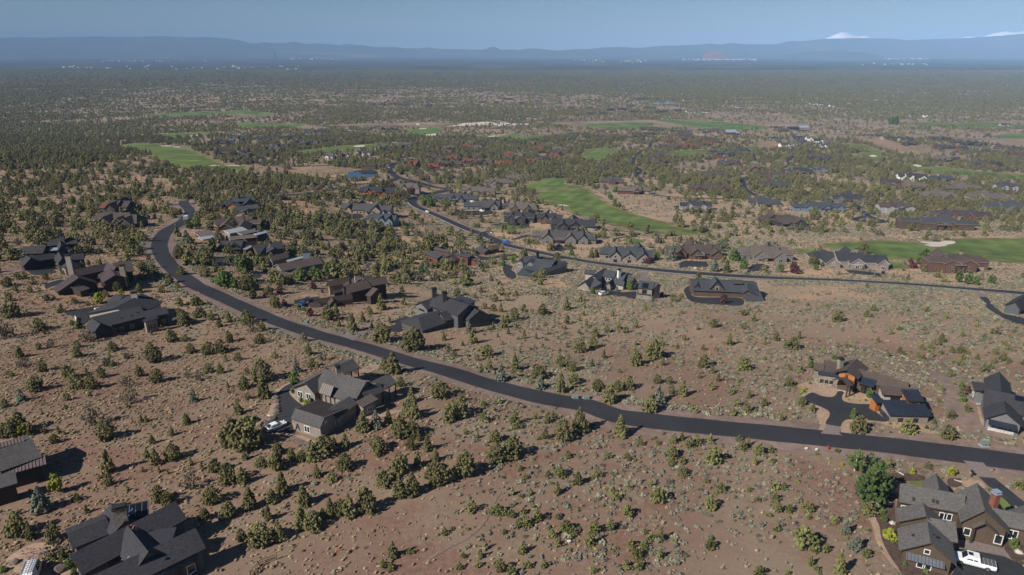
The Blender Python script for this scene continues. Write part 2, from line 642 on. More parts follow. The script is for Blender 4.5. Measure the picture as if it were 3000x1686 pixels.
ridge('snowy_mountain', 23300, f3([(2080, 90), (2130, 75), (2165, 65), (2200, 74), (2260, 78), (2330, 50), (2400, 36), (2450, 30), (2500, 42), (2540, 38), (2576, 30)]) + [(3060, 84), (3150, 104)], 'snow', 1200, rough=.2, seed=9)
ridge('foothill', 17500, f3([(760, 215), (880, 192), (1000, 182), (1150, 175), (1300, 185), (1400, 198), (1520, 215)]), 'hill', 2500, rough=.2, seed=10)
ridge('red_cinder_cone', 17000, f3([(150, 215), (185, 192), (215, 180), (250, 176), (280, 182), (310, 195), (340, 215)]), 'redhill', 900, rough=.1, seed=11)

ridge('pale_plain', 21500, [(-300, 160), (0, 156), (200, 155), (330, 152), (500, 152), (800, 153), (1000, 155), (1100, 158)], 'palehill', 2500, rough=.1, seed=14)

# ------------------------------------------------------------------ haze: one closed box of even air
hz = MB()
hz.bx(-41500, 41500, -400, 37800, -190, 860)
hm = bpy.data.materials.new('haze')
hm.use_nodes = True
hn, hl = hm.node_tree.nodes, hm.node_tree.links
hn.clear()
ho = hn.new('ShaderNodeOutputMaterial')
hv = hn.new('ShaderNodeVolumePrincipled')
hv.inputs['Color'].default_value = (.40, .64, 1.0, 1)
hv.inputs['Density'].default_value = 5.2e-5
hv.inputs['Anisotropy'].default_value = -0.3
hl.new(hv.outputs[0], ho.inputs['Volume'])
hzo = hz.build('haze', hm)
kind(hzo, 'stuff')


# ------------------------------------------------------------------ draped sheets and ribbons
def smooth_path(P, n=8, closed=False):
    P = [Vector((p[0], p[1])) for p in P]
    out_ = []
    N = len(P)
    for i in range(N if closed else N - 1):
        if closed:
            a, b, c, d = P[(i - 1) % N], P[i], P[(i + 1) % N], P[(i + 2) % N]
        else:
            a, b, c, d = P[max(i - 1, 0)], P[i], P[i + 1], P[min(i + 2, N - 1)]
        for k in range(n):
            t = k / n
            out_.append(.5 * ((2 * b) + (c - a) * t + (2 * a - 5 * b + 4 * c - d) * t * t + (3 * b - a - 3 * c + d) * t**3))
    if not closed:
        out_.append(P[-1])
    return out_


def resample(P, step):
    o, acc = [P[0]], 0
    for a, b in zip(P, P[1:]):
        L = (b - a).length
        while acc + L >= step:
            t = (step - acc) / L
            a = a.lerp(b, t)
            o.append(a)
            L = (b - a).length
            acc = 0
        acc += L
    return o


_OFF = [0]


def lift(y):
    return .05 + max(0, y) * 2.0e-4


MASKS = []      # (polygon Nx2, margin) kept free of scattered trees
MASKG = []      # kept free of ground cover as well


def ribbon(name, P, wid, m, off=0.0, width_fn=None, k=None, drop=0.0, step=3.0, side=0.0, register=True):
    P = resample(P, step)
    _OFF[0] += 1
    off += (_OFF[0] % 5) * .0018
    b = MB()
    L, Rr, C = [], [], []
    for i, p in enumerate(P):
        t = (P[min(i + 1, len(P) - 1)] - P[max(i - 1, 0)]).normalized()
        nn = Vector((-t.y, t.x))
        c = p + nn * side
        hw = wid / 2 if width_fn is None else width_fn(i, len(P)) / 2
        row = []
        for s in (-1, -.33, .33, 1):
            q = c + nn * hw * s
            row.append((q.x, q.y, gz(q.x, q.y) + lift(q.y) + off - (drop if abs(s) == 1 else 0)))
        L.append(row)
    b.v = [q for r in L for q in r]
    for i in range(len(P) - 1):
        for j in range(3):
            b.f.append((i * 4 + j, i * 4 + j + 1, i * 4 + 5 + j, i * 4 + 4 + j))
            b.m.append(0)
    o = b.build(name, m)
    kind(o, k or 'structure')
    poly = np.array([r[0][:2] for r in L] + [r[3][:2] for r in L[::-1]])
    if register:
        MASKS.append((poly, 0))
        MASKG.append(poly)
    return o


def sheet(name, poly, m, off=0.0, smooth=True, grid=None, k='structure', reg_=True, grow=0.0, gmask=True):
    """polygon (world xy) draped on the ground"""
    _OFF[0] += 1
    off += (_OFF[0] % 5) * .0018
    P = smooth_path(poly, 5, True) if smooth else [Vector((p[0], p[1])) for p in poly]
    if grow:
        c = sum(P, Vector((0, 0))) / len(P)
        A = sum(a.x * b_.y - b_.x * a.y for a, b_ in zip(P, P[1:] + P[:1])) / 2
        sg = 1 if A > 0 else -1
        Q = []
        for i, p in enumerate(P):
            t = (P[(i + 1) % len(P)] - P[i - 1]).normalized()
            Q.append(p + Vector((t.y, -t.x)) * sg * grow)
        P = Q
    ar = np.array([(p.x, p.y) for p in P])
    lo, hi = ar.min(0), ar.max(0)
    g = grid or max(3.0, (hi - lo).max() / 40, float(ar[:, 1].mean()) * .006)
    pts = [Vector((x, y)) for x in np.arange(lo[0] + g / 2, hi[0], g) for y in np.arange(lo[1] + g / 2, hi[1], g)]
    nb = len(P)
    try:
        v, e, f, *_r = delaunay_2d_cdt(P + pts, [], [list(range(nb))], 1, 1e-4)
    except Exception:
        return None
    b = MB()
    b.v = [(q.x, q.y, gz(q.x, q.y) + lift(q.y) + off) for q in v]
    b.f = [tuple(q) for q in f]
    b.m = [0] * len(f)
    o = b.build(name, m)
    kind(o, k)
    if reg_:
        MASKS.append((ar, 0))
        if gmask:
            MASKG.append(ar)
    return o


def zpoly(z, L):
    return [zg(z, p).xy for p in L]


def inside(poly, x, y):
    r = np.zeros(len(x), bool)
    lo, hi = poly.min(0), poly.max(0)
    s = np.nonzero((x > lo[0]) & (x < hi[0]) & (y > lo[1]) & (y < hi[1]))[0]
    if len(s) == 0:
        return r
    X, Y = x[s], y[s]
    q = np.zeros(len(s), bool)
    n = len(poly)
    for i in range(n):
        x0, y0 = poly[i]
        x1, y1 = poly[(i + 1) % n]
        if y0 == y1:
            continue
        c = ((y0 > Y) != (y1 > Y)) & (X < (x1 - x0) * (Y - y0) / (y1 - y0) + x0)
        q ^= c
    r[s] = q
    return r


# roads: survey readings along their centre lines
near_road = [zg('P', p) for p in [(3160, 1377), (3000, 1357), (2800, 1331), (2600, 1306), (2400, 1284), (2200, 1264), (2003, 1245), (1900, 1233), (1800, 1218)]] + \
    [zg('T3', p) for p in [(2240, 1500), (1900, 1445), (1500, 1363), (900, 1205), (450, 1060), (0, 942)]] + \
    [zg('T2', p) for p in [(2000, 765), (1500, 632), (1170, 530), (840, 415), (440, 240), (0, 42)]] + \
    [zg('G', p) for p in [(2380, 780), (2240, 685), (2085, 563), (1980, 430), (1935, 330), (1935, 262), (1965, 180), (2030, 110), (2150, 42), (2250, -30), (2300, -90), (2290, -150)]] + \
    [zg('F4', p) for p in [(1985, 1030), (1985, 985)]]
upper_road = [zg('N4', p) for p in [(2800, 842), (2576, 815), (2300, 790), (1800, 750), (1200, 705), (600, 673)]] + \
    [zg('N3', p) for p in [(2200, 470), (1800, 451), (1400, 425), (1000, 393), (600, 350), (300, 310)]] + \
    [zg('N2', p) for p in [(1700, 277), (1400, 213), (1100, 140)]] + \
    [zg('N1', p) for p in [(2100, 860), (1800, 740), (1500, 610), (1260, 505), (1120, 440), (1065, 390), (1090, 345), (1210, 303), (1400, 262), (1500, 240), (1400, 213), (1200, 165), (1000, 118), (880, 80), (810, 20)]] + \
    [zg('F5', p) for p in [(2005, 690), (1985, 640), (2030, 600), (2120, 575)]]
link_road = [zg('F5', p) for p in [(560, 970), (750, 950), (900, 930), (1200, 903), (1350, 872), (1500, 845), (1750, 805), (2000, 780), (2080, 745)]]
west_road = [zg('F5', p) for p in [(1600, 235), (1400, 300), (1250, 320), (1000, 345), (900, 370), (700, 402), (480, 430), (405, 450), (400, 480), (470, 497), (560, 507), (640, 540), (610, 585), (640, 605), (900, 615), (1200, 612), (1560, 608), (1800, 603), (1975, 632)]]
stub_road = [zg('F4', p) for p in [(1800, 1040), (1985, 1028), (2120, 1022)]]
lane_a = [zg('F7', p) for p in [(240, 430), (225, 490), (120, 525), (80, 580), (20, 650), (40, 720), (130, 785), (60, 835), (130, 905), (60, 970)]]
lane_b = [zg('N6', p) for p in [(1300, 158), (1185, 190), (1195, 240), (1215, 315), (1290, 370), (1390, 412), (1460, 445)]]
lane_c = [zg('N6', p) for p in [(60, 395), (400, 430), (680, 436), (960, 446)]]
lane_d = [zg('N7', p) for p in [(330, 725), (470, 740), (520, 800), (590, 860), (680, 905), (830, 948), (640, 955), (460, 925), (520, 895), (600, 880)]]
lane_e = [zg('F7', p) for p in [(2040, 590), (1980, 650), (1990, 700), (1930, 740)]]
lane_f = [zg('F7', p) for p in [(1530, 560), (1550, 620), (1590, 660)]]
far_road = [zg('F6', p) for p in [(3200, 120), (2576, 118), (2000, 118), (1600, 135), (1480, 150), (1100, 160), (400, 175), (-300, 185), (-900, 190)]]
paths = {}
for nm, pts, wd, sh in [('road', near_road, 7.2, 13), ('road', upper_road, 8.4, 13), ('road', link_road, 6.0, 10), ('road', west_road, 6.5, 11), ('road', stub_road, 6.5, 9), ('road', lane_a, 6.5, 9.5), ('road', lane_b, 6.0, 9.5), ('road', lane_c, 5.0, 7),
                        ('road', lane_d, 6.0, 8), ('road', lane_e, 6.5, 8.5), ('road', lane_f, 6, 8), ('road', far_road, 8, 20)]:
    sp = smooth_path(pts, 8)
    rr = random.Random(len(pts))
    ph = rr.uniform(0, 6)
    ribbon('road_shoulder', sp, sh, 'shoulder', -.03, width_fn=lambda i, n, sh=sh, ph=ph: sh + 1.3 * math.sin(i * .19 + ph) + .9 * math.sin(i * .47 + 2 * ph), drop=.0)
    ribbon(nm, sp, wd, 'asphalt', .04, width_fn=lambda i, n, wd=wd, ph=ph: wd + .18 * math.sin(i * .61 + ph) + .14 * math.sin(i * 1.37))
    paths[id(pts)] = sp
sp_near, sp_up = paths[id(near_road)], paths[id(upper_road)]
# the pale edge line of the upper road, on its near side
cut = [p for p in sp_up if p.y < 640]
kind(ribbon('road_edge_line', cut, .6, 'paint', .07, side=4.0, register=False, step=2.5), 'structure')
# transverse joints in the asphalt
ck = MB()
for z, a, b_ in [('T3', (960, 1185), (820, 1282)), ('T2', (1240, 495), (1150, 530)), ('T2', (760, 330), (690, 380)), ('D', (370, 1000), (410, 1110)), ('D', (960, 1090), (960, 1140)), ('T8', (1090, 15), (1035, 80)), ('T9', (650, 205), (655, 215))]:
    A, B = zg(z, a), zg(z, b_)
    t = (B - A).normalized()
    nn = Vector((-t.y, t.x, 0)) * .09
    K = 6
    for q in range(K):
        p0, p1 = A.lerp(B, q / K), A.lerp(B, (q + 1) / K)
        z0 = gz(p0.x, p0.y) + lift(p0.y) + .07
        z1 = gz(p1.x, p1.y) + lift(p1.y) + .07
        ck.poly([(p0.x - nn.x, p0.y - nn.y, z0), (p1.x - nn.x, p1.y - nn.y, z1), (p1.x + nn.x, p1.y + nn.y, z1), (p0.x + nn.x, p0.y + nn.y, z0)])
kind(ck.build('road_joint', 'crack'), 'structure')

# cart paths
for z, L in [('N5', [(1230, 745), (1160, 760), (1140, 800), (1160, 830), (1350, 845), (1540, 862), (1600, 882), (1560, 905), (1420, 922), (1310, 945), (1280, 980)]),
             ('N4', [(-100, 385), (160, 385), (600, 400), (1060, 430), (1260, 432)]), ('N1', [(880, 555), (1100, 545), (1160, 530)]), ('N1', [(930, 680), (1180, 660), (1510, 655)]), ('N1', [(1760, 585), (1960, 560), (2060, 545)]),
             ('F1', [(1690, 705), (1760, 725), (1800, 745)]), ('F8', [(1200, 395), (1350, 415), (1520, 455)])]:
    ribbon('cart_path', smooth_path([zg(z, p) for p in L], 6), 2.4, 'drive', .01)
# dirt foot path by the brown house and a bare track
ribbon('dirt_path', smooth_path([zg('E', p) for p in [(560, 600), (450, 640), (380, 790), (440, 880), (450, 990), (490, 1090), (560, 1230), (700, 1380), (790, 1460)]], 6), 1.3, 'gravel', 0)
ribbon('dirt_path', smooth_path([zg('D', p) for p in [(1600, 330), (1800, 480), (1880, 600), (1850, 690), (1900, 800), (2080, 960), (2300, 1040), (2576, 1090)]], 6), 5.5, 'shoulder', 0, register=True)

ribbon('dirt_path', smooth_path([zg('T11', p) for p in [(1010, 220), (960, 300), (930, 380), (840, 500), (760, 560), (600, 640), (420, 760)]], 6), .7, 'trail', 0, register=False)
ribbon('dirt_path', smooth_path([zg('T8', p) for p in [(640, 640), (520, 570), (430, 580), (250, 660)]], 6), .6, 'trail', 0, register=False)

# ------------------------------------------------------------------ fairways, meadows, bare fields
TURF = [('N5', [(180, 285), (300, 240), (460, 192), (560, 186), (700, 192), (640, 250), (700, 272), (860, 290), (950, 340), (985, 382), (1060, 420), (1200, 520), (1400, 600), (1600, 670), (1900, 755), (2050, 800), (2250, 842), (2350, 882), (2100, 882), (1700, 858), (1500, 805), (1300, 775), (1100, 712), (900, 652), (750, 592), (690, 535), (500, 512), (350, 452), (330, 400), (380, 370), (290, 332), (200, 312)], 'turf'),
        ('N4', [(430, 305), (560, 275), (780, 262), (1000, 252), (1450, 266), (1700, 272), (1820, 245), (2000, 231), (2576, 224), (2900, 226), (2900, 490), (2576, 480), (2300, 462), (2150, 448), (1950, 446), (1600, 432), (1400, 440), (1050, 432), (950, 385), (700, 335)], 'turf'),
        ('N4', [(150, 345), (330, 332), (340, 375), (160, 365)], 'turf'),
        ('F4', [(1310, 402), (1420, 377), (1600, 375), (1750, 396), (1950, 416), (2100, 462), (2300, 560), (2450, 605), (2600, 622), (2660, 650), (2576, 662), (2080, 642), (1900, 602), (1700, 535), (1640, 472), (1420, 440)], 'turf'),
        ('F4', [(1700, 282), (1850, 266), (2180, 260), (2100, 297), (1900, 311), (1750, 302)], 'turf_far'),
        ('F5', [(1000, 465), (1200, 435), (1450, 402), (1700, 386), (2000, 371), (2200, 366), (2000, 396), (1800, 421), (1500, 456), (1300, 482), (1100, 492)], 'turf'),
        ('F5', [(360, 156), (560, 150), (1040, 164), (1010, 190), (600, 201), (420, 206)], 'turf_far'),
        ('F5', [(2230, 232), (2280, 215), (2520, 206), (2520, 260), (2440, 276), (2200, 286)], 'turf_far'),
        ('F6', [(740, 292), (850, 286), (980, 290), (1160, 264), (1170, 290), (950, 326), (760, 311)], 'turf_far'),
        ('F6', [(1090, 336), (1200, 302), (1300, 291), (1480, 275), (1470, 300), (1250, 331)], 'turf_far'),
        ('F6', [(1680, 255), (1760, 243), (1840, 246), (1780, 262)], 'turf_far'),
        ('F6', [(1900, 172), (2100, 155), (2576, 149), (2620, 180), (2576, 214), (2200, 220), (1980, 195)], 'turf_far'),
        ('F6', [(1870, 540), (1890, 480), (1930, 440), (2080, 430), (2300, 424), (2210, 462), (2130, 500), (2080, 552), (1960, 572)], 'turf'),
        ('F7', [(300, 152), (500, 146), (700, 150), (1100, 164), (1300, 180), (1750, 232), (1550, 262), (1350, 266), (900, 252), (700, 205)], 'turf_far'),
        ('F7', [(1040, 130), (1130, 124), (1150, 155), (1060, 152)], 'turf_far'),
        ('F7', [(430, 556), (600, 535), (850, 520), (1100, 516), (900, 562), (620, 612), (480, 592)], 'turf'),
        ('F7', [(1390, 490), (1560, 468), (1610, 500), (1440, 512)], 'turf'),
        ('F8', [(340, 442), (480, 448), (640, 488), (860, 570), (800, 585), (690, 562), (600, 520), (440, 470)], 'turf'),
        ('F8', [(450, 560), (620, 560), (820, 618), (800, 640), (700, 645), (560, 600)], 'turf'),
        ('F8', [(1110, 690), (1200, 700), (1300, 725), (1700, 752), (2000, 790), (2576, 828), (2800, 845), (2800, 900), (2576, 888), (2200, 862), (1900, 832), (1500, 800), (1200, 760), (1110, 720)], 'turf'),
        ('F8', [(1180, 172), (2000, 172), (2400, 190), (2700, 200), (2700, 215), (2000, 215), (1300, 205)], 'turf_far'),
        ('F8', [(2160, 345), (2400, 318), (2800, 330), (2800, 372), (2400, 368)], 'turf_far'),
        ('F1', [(1090, 668), (1300, 650), (1600, 640), (1840, 630), (2040, 650), (2030, 668), (1700, 655), (1500, 668), (1280, 680)], 'turf_far'),
        ('F1', [(1200, 812), (1400, 800), (1560, 800), (1480, 822), (1300, 830)], 'turf_far'),
        ('N1', [(2060, 690), (2200, 645), (2260, 670), (2482, 690), (2300, 700)], 'turf'), ('N2', [(1090, 300), (1210, 275), (1220, 285), (1120, 305)], 'turf'), ('N2', [(1130, 345), (1340, 300), (1340, 325), (1200, 345)], 'turf'),
        ('N3', [(620, 75), (700, 65), (800, 90), (760, 110), (640, 95)], 'turf'), ('N4', [(1115, 490), (1180, 480), (1280, 520), (1230, 535), (1120, 530)], 'turf'), ('E', [(1790, 610), (1820, 600), (1920, 700), (1860, 715), (1790, 670)], 'turf'),
        ('E', [(800, 440), (860, 420), (950, 430), (955, 460), (860, 450)], 'turf'), ('L', [(410, 930), (500, 895), (520, 905), (430, 950)], 'turf')]
DRY = [('F6', [(1540, 150), (1700, 135), (2100, 130), (2700, 118), (3400, 120), (3400, 165), (2576, 218), (2000, 212), (1640, 180)], 'dryfar'),
       ('F8', [(960, 340), (1300, 330), (2000, 365), (2800, 380), (2800, 510), (2500, 500), (2200, 440), (1900, 395), (1500, 365), (1200, 385)], 'dryfar'),
       ('F8', [(440, 370), (600, 345), (900, 400), (1100, 470), (1300, 455), (1480, 480), (1300, 560), (1000, 560), (800, 490), (640, 440)], 'drygrass'),
       ('F8', [(1000, 145), (1180, 140), (1180, 172), (1010, 170)], 'dryfar'), ('F8', [(2000, 165), (2200, 158), (2800, 155), (2800, 190), (2400, 185)], 'dryfar'),
       ('F7', [(1300, 180), (1900, 170), (2300, 190), (2100, 235), (1750, 228)], 'dryfar'), ('F7', [(450, 180), (700, 205), (880, 250), (760, 270), (600, 215)], 'dryfar'), ('F7', [(1570, 440), (1660, 400), (1850, 440), (1820, 480), (1620, 490)], 'drygrass'),
       ('F5', [(950, 190), (1130, 175), (1340, 205), (1280, 220), (1000, 215)], 'dryfar'), ('F5', [(200, 55), (330, 40), (500, 50), (760, 70), (640, 85), (300, 75)], 'dryfar'), ('F5', [(1250, 180), (1700, 160), (2576, 150), (2576, 185), (2000, 195), (1500, 190)], 'dryfar'),
       ('F5', [(760, 690), (1000, 640), (1400, 625), (1600, 640), (1520, 690), (1250, 720), (1000, 715)], 'drygrass'),
       ('F6', [(550, 160), (680, 150), (870, 140), (970, 170), (960, 188), (850, 160), (700, 165)], 'sand'), ('F5', [(2080, 190), (2350, 180), (2576, 175), (2576, 195), (2300, 200)], 'dryfar')]
for z, L, m in TURF:
    P = zpoly(z, L)
    gx = np.array([(p.x, p.y) for p in P])
    sheet('rough', P, 'rough', -.02, grow=min(5.0, .012 * gx[:, 1].mean()) if z not in ('E', 'N2', 'N3', 'L') else 1.0)
    sheet('fairway' if m == 'turf' or z in ('F5', 'F6') else 'meadow', P, m, .06)
for z, L, m in DRY:
    sheet('gravel_yard' if m == 'sand' else 'dry_field', zpoly(z, L), m, -.01, gmask=False)
for z, L in [('N4', [(1460, 252), (1580, 258), (1660, 250), (1800, 248), (1835, 272), (1740, 290), (1740, 302), (1600, 312), (1500, 288), (1560, 282), (1480, 268)]), ('N5', [(570, 522), (640, 518), (716, 536), (640, 534)]),
             ('F4', [(1730, 400), (1800, 396), (1855, 405), (1780, 405)]), ('F4', [(1868, 410), (1940, 408), (1930, 416), (1880, 416)]), ('F4', [(2258, 612), (2330, 606), (2370, 612), (2300, 616)]), ('F4', [(2420, 608), (2576, 612), (2576, 618), (2480, 616)]), ('F4', [(1540, 462), (1600, 460), (1580, 468)]), ('F4', [(2020, 296), (2110, 280), (2145, 282), (2090, 298)]),
             ('F5', [(1600, 408), (1640, 395), (1720, 392), (1720, 408), (1660, 412)]), ('F8', [(630, 590), (680, 580), (730, 600), (660, 602)]), ('F8', [(1175, 704), (1250, 702), (1290, 720), (1240, 730)]), ('F8', [(470, 588), (540, 592), (600, 612), (540, 606)]), ('F8', [(2480, 895), (2576, 890), (2576, 920), (2520, 912)]),
             ('F6', [(840, 300), (900, 290), (980, 294), (900, 300)]), ('F6', [(100, 212), (175, 208), (170, 216), (110, 218)]), ('F5', [(2320, 285), (2440, 270), (2500, 270), (2480, 292)]), ('F7', [(470, 572), (510, 570), (505, 580)])]:
    sheet('sand_bunker', zpoly(z, L), 'sand', .12)
# ponds
for z, L in [('F5', [(1540, 720), (1545, 690), (1600, 675), (1720, 660), (1830, 662), (1872, 715), (1800, 735), (1700, 750), (1600, 757), (1550, 745)]), ('F2', [(2350, 575), (2420, 570), (2520, 574), (2500, 582), (2380, 585)])]:
    P = zpoly(z, L)
    S_ = smooth_path(P, 5, True)
    zl = min(gz(p.x, p.y) for p in S_) + lift(S_[0].y) + .25
    sheet('pond_bank', P, 'rough', .02, grow=4)
    b = MB()
    b.poly([(p.x, p.y, max(zl, gz(p.x, p.y) + lift(p.y) + .1)) for p in S_])
    b2 = MB()
    zl = max(gz(p.x, p.y) for p in S_) + .35
    cx_ = sum(p.x for p in S_) / len(S_)
    cy_ = sum(p.y for p in S_) / len(S_)
    b2.v = [(cx_, cy_, zl)] + [(p.x, p.y, zl) for p in S_]
    n_ = len(S_)
    b2.f = [(0, 1 + i, 1 + (i + 1) % n_) for i in range(n_)]
    b2.m = [0] * n_
    kind(b2.build('pond_water', 'water'), 'structure')

# ------------------------------------------------------------------ driveways, aprons, gravel beds
DRV = [('driveway', 'C', [(640, 515), (560, 550), (500, 600), (468, 660), (478, 740), (492, 830), (480, 900), (440, 965), (350, 1015), (262, 1062), (270, 1120), (450, 1115), (640, 1118), (660, 1060), (640, 960), (720, 850), (800, 806), (740, 760), (670, 705), (620, 650), (610, 605), (640, 575), (720, 555), (720, 515)], 'drive', 1),
       ('driveway', 'D', [(198, 612), (290, 558), (380, 590), (480, 608), (540, 590), (570, 545), (632, 553), (612, 610), (640, 655), (760, 680), (945, 690), (960, 750), (1100, 866), (950, 862), (760, 850), (660, 852), (612, 890), (590, 926), (440, 898), (478, 810), (470, 760), (400, 720), (300, 680), (230, 650)], 'drive', 1),
       ('paver_apron', 'D', [(440, 900), (592, 928), (585, 1000), (620, 1022), (380, 1000), (420, 960)], 'paver', 0),
       ('driveway', 'E', [(1562, 370), (1742, 386), (2080, 660), (2080, 700), (1940, 720), (1760, 560)], 'drive', 0), ('paver_apron', 'E', [(1392, 190), (1618, 216), (1744, 388), (1562, 372)], 'paver', 0),
       ('driveway', 'E', [(1320, 1155), (1550, 1185), (1850, 1245), (2063, 1350), (2120, 1400), (2120, 1500), (1290, 1500), (1280, 1330)], 'drive', 0), ('paver_court', 'E', [(1395, 1105), (1440, 1050), (1760, 1130), (1870, 1200), (1935, 1290), (1850, 1248), (1550, 1188), (1340, 1158)], 'paver', 0),
       ('driveway', 'J', [(830, 888), (980, 862), (1120, 832), (1215, 805), (1228, 780), (1190, 758), (1350, 704), (1450, 740), (1400, 800), (1330, 850), (1280, 890), (1120, 878), (980, 885), (880, 912)], 'drive', 0), ('paver_apron', 'J', [(560, 925), (830, 888), (970, 868), (990, 888), (830, 925), (740, 990)], 'paver', 0),
       ('driveway', 'J', [(40, 520), (160, 500), (330, 470), (345, 500), (260, 545), (200, 600), (120, 590), (60, 560)], 'drive', 0), ('gravel_court', 'J', [(110, 465), (200, 440), (320, 455), (340, 475), (150, 497)], 'gravel', 0),
       ('driveway', 'G', [(790, 1090), (850, 1075), (1240, 1020), (1250, 1050), (1100, 1085), (1090, 1140), (1120, 1160), (1000, 1260), (920, 1200), (900, 1140), (800, 1130)], 'drive', 0), ('driveway', 'G', [(540, 770), (600, 740), (740, 705), (790, 720), (700, 770), (610, 800), (560, 820)], 'drive', 1), ('driveway', 'G', [(330, 600), (480, 565), (640, 580), (680, 610), (540, 655), (380, 640)], 'drive', 0),
       ('driveway', 'G', [(1955, 915), (2130, 888), (2300, 870), (2400, 850), (2440, 880), (2150, 905), (1970, 930)], 'paver', 0), ('driveway', 'L', [(520, 855), (620, 840), (830, 830), (760, 900), (520, 945), (420, 945)], 'drive', 0), ('driveway', 'L', [(790, 1085), (1060, 1045), (1110, 1060), (1050, 1110), (900, 1130), (800, 1115)], 'drive', 0),
       ('driveway', 'N3', [(1215, 585), (1270, 545), (1290, 560), (1300, 645), (1450, 662), (1780, 668), (1800, 742), (1600, 738), (1330, 715), (1250, 670)], 'drive', 1), ('driveway', 'N3', [(330, 625), (420, 585), (480, 590), (600, 610), (735, 600), (720, 680), (600, 650), (420, 640)], 'drive', 0), ('driveway', 'N3', [(760, 410), (855, 420), (840, 490), (770, 485)], 'paver', 0),
       ('driveway', 'N3', [(1160, 320), (1215, 292), (1440, 300), (1470, 350), (1380, 360), (1270, 350), (1180, 375)], 'drive', 0), ('driveway', 'N3', [(1900, 330), (2010, 322), (2080, 350), (2060, 385), (1900, 400), (1850, 432), (1830, 425)], 'drive', 0), ('driveway', 'N3', [(420, 270), (600, 255), (680, 280), (560, 295)], 'drive', 0),
       ('driveway', 'N4', [(640, 555), (860, 575), (1020, 595), (1060, 640), (960, 620), (700, 595)], 'drive', 0), ('driveway', 'N4', [(2095, 850), (2180, 855), (2250, 950), (2350, 1030), (2576, 1080), (2600, 1160), (2450, 1130), (2300, 1050), (2160, 960)], 'drive', 0), ('paver_apron', 'N4', [(2040, 812), (2150, 820), (2180, 855), (2095, 850)], 'paver', 0),
       ('driveway', 'N2', [(830, 290), (900, 310), (1000, 320), (1150, 300), (1330, 275), (1340, 300), (1100, 330), (1000, 360), (880, 355)], 'drive', 0), ('driveway', 'N2', [(1170, 450), (1250, 425), (1300, 440), (1280, 480), (1330, 520), (1330, 590), (1220, 570)], 'drive', 1), ('driveway', 'N2', [(1770, 190), (1900, 170), (2010, 215), (1900, 250), (1830, 235)], 'drive', 0), ('driveway', 'N2', [(1270, 95), (1480, 35), (1640, 40), (1500, 60), (1320, 100)], 'drive', 0),
       ('driveway', 'N1', [(2000, 660), (2150, 640), (2480, 640), (2482, 690), (2250, 690)], 'drive', 0), ('driveway', 'N1', [(230, 540), (430, 525), (480, 560), (400, 590), (260, 570)], 'drive', 0), ('driveway', 'N1', [(400, 660), (540, 650), (560, 690), (430, 695)], 'drive', 0), ('driveway', 'N1', [(1440, 515), (1580, 510), (1990, 480), (2100, 520), (1700, 545)], 'drive', 0),
       ('driveway', 'N5', [(2030, 540), (2100, 525), (2250, 570), (2260, 610), (2150, 600), (2060, 570)], 'drive', 0), ('parking_lot', 'F7', [(2030, 262), (2200, 262), (2260, 285), (2120, 296)], 'drive', 0), ('gravel_yard', 'F6', [(560, 165), (700, 155), (960, 175), (700, 182), (400, 190)], 'sand', 0)]
for nm, z, L, m, g in DRV:
    P = zpoly(z, L)
    if g:
        sheet('gravel_strip', P, 'gravel', .02, smooth=True, grow=.9)
    sheet(nm, P, m, .05, smooth=(g == 1))
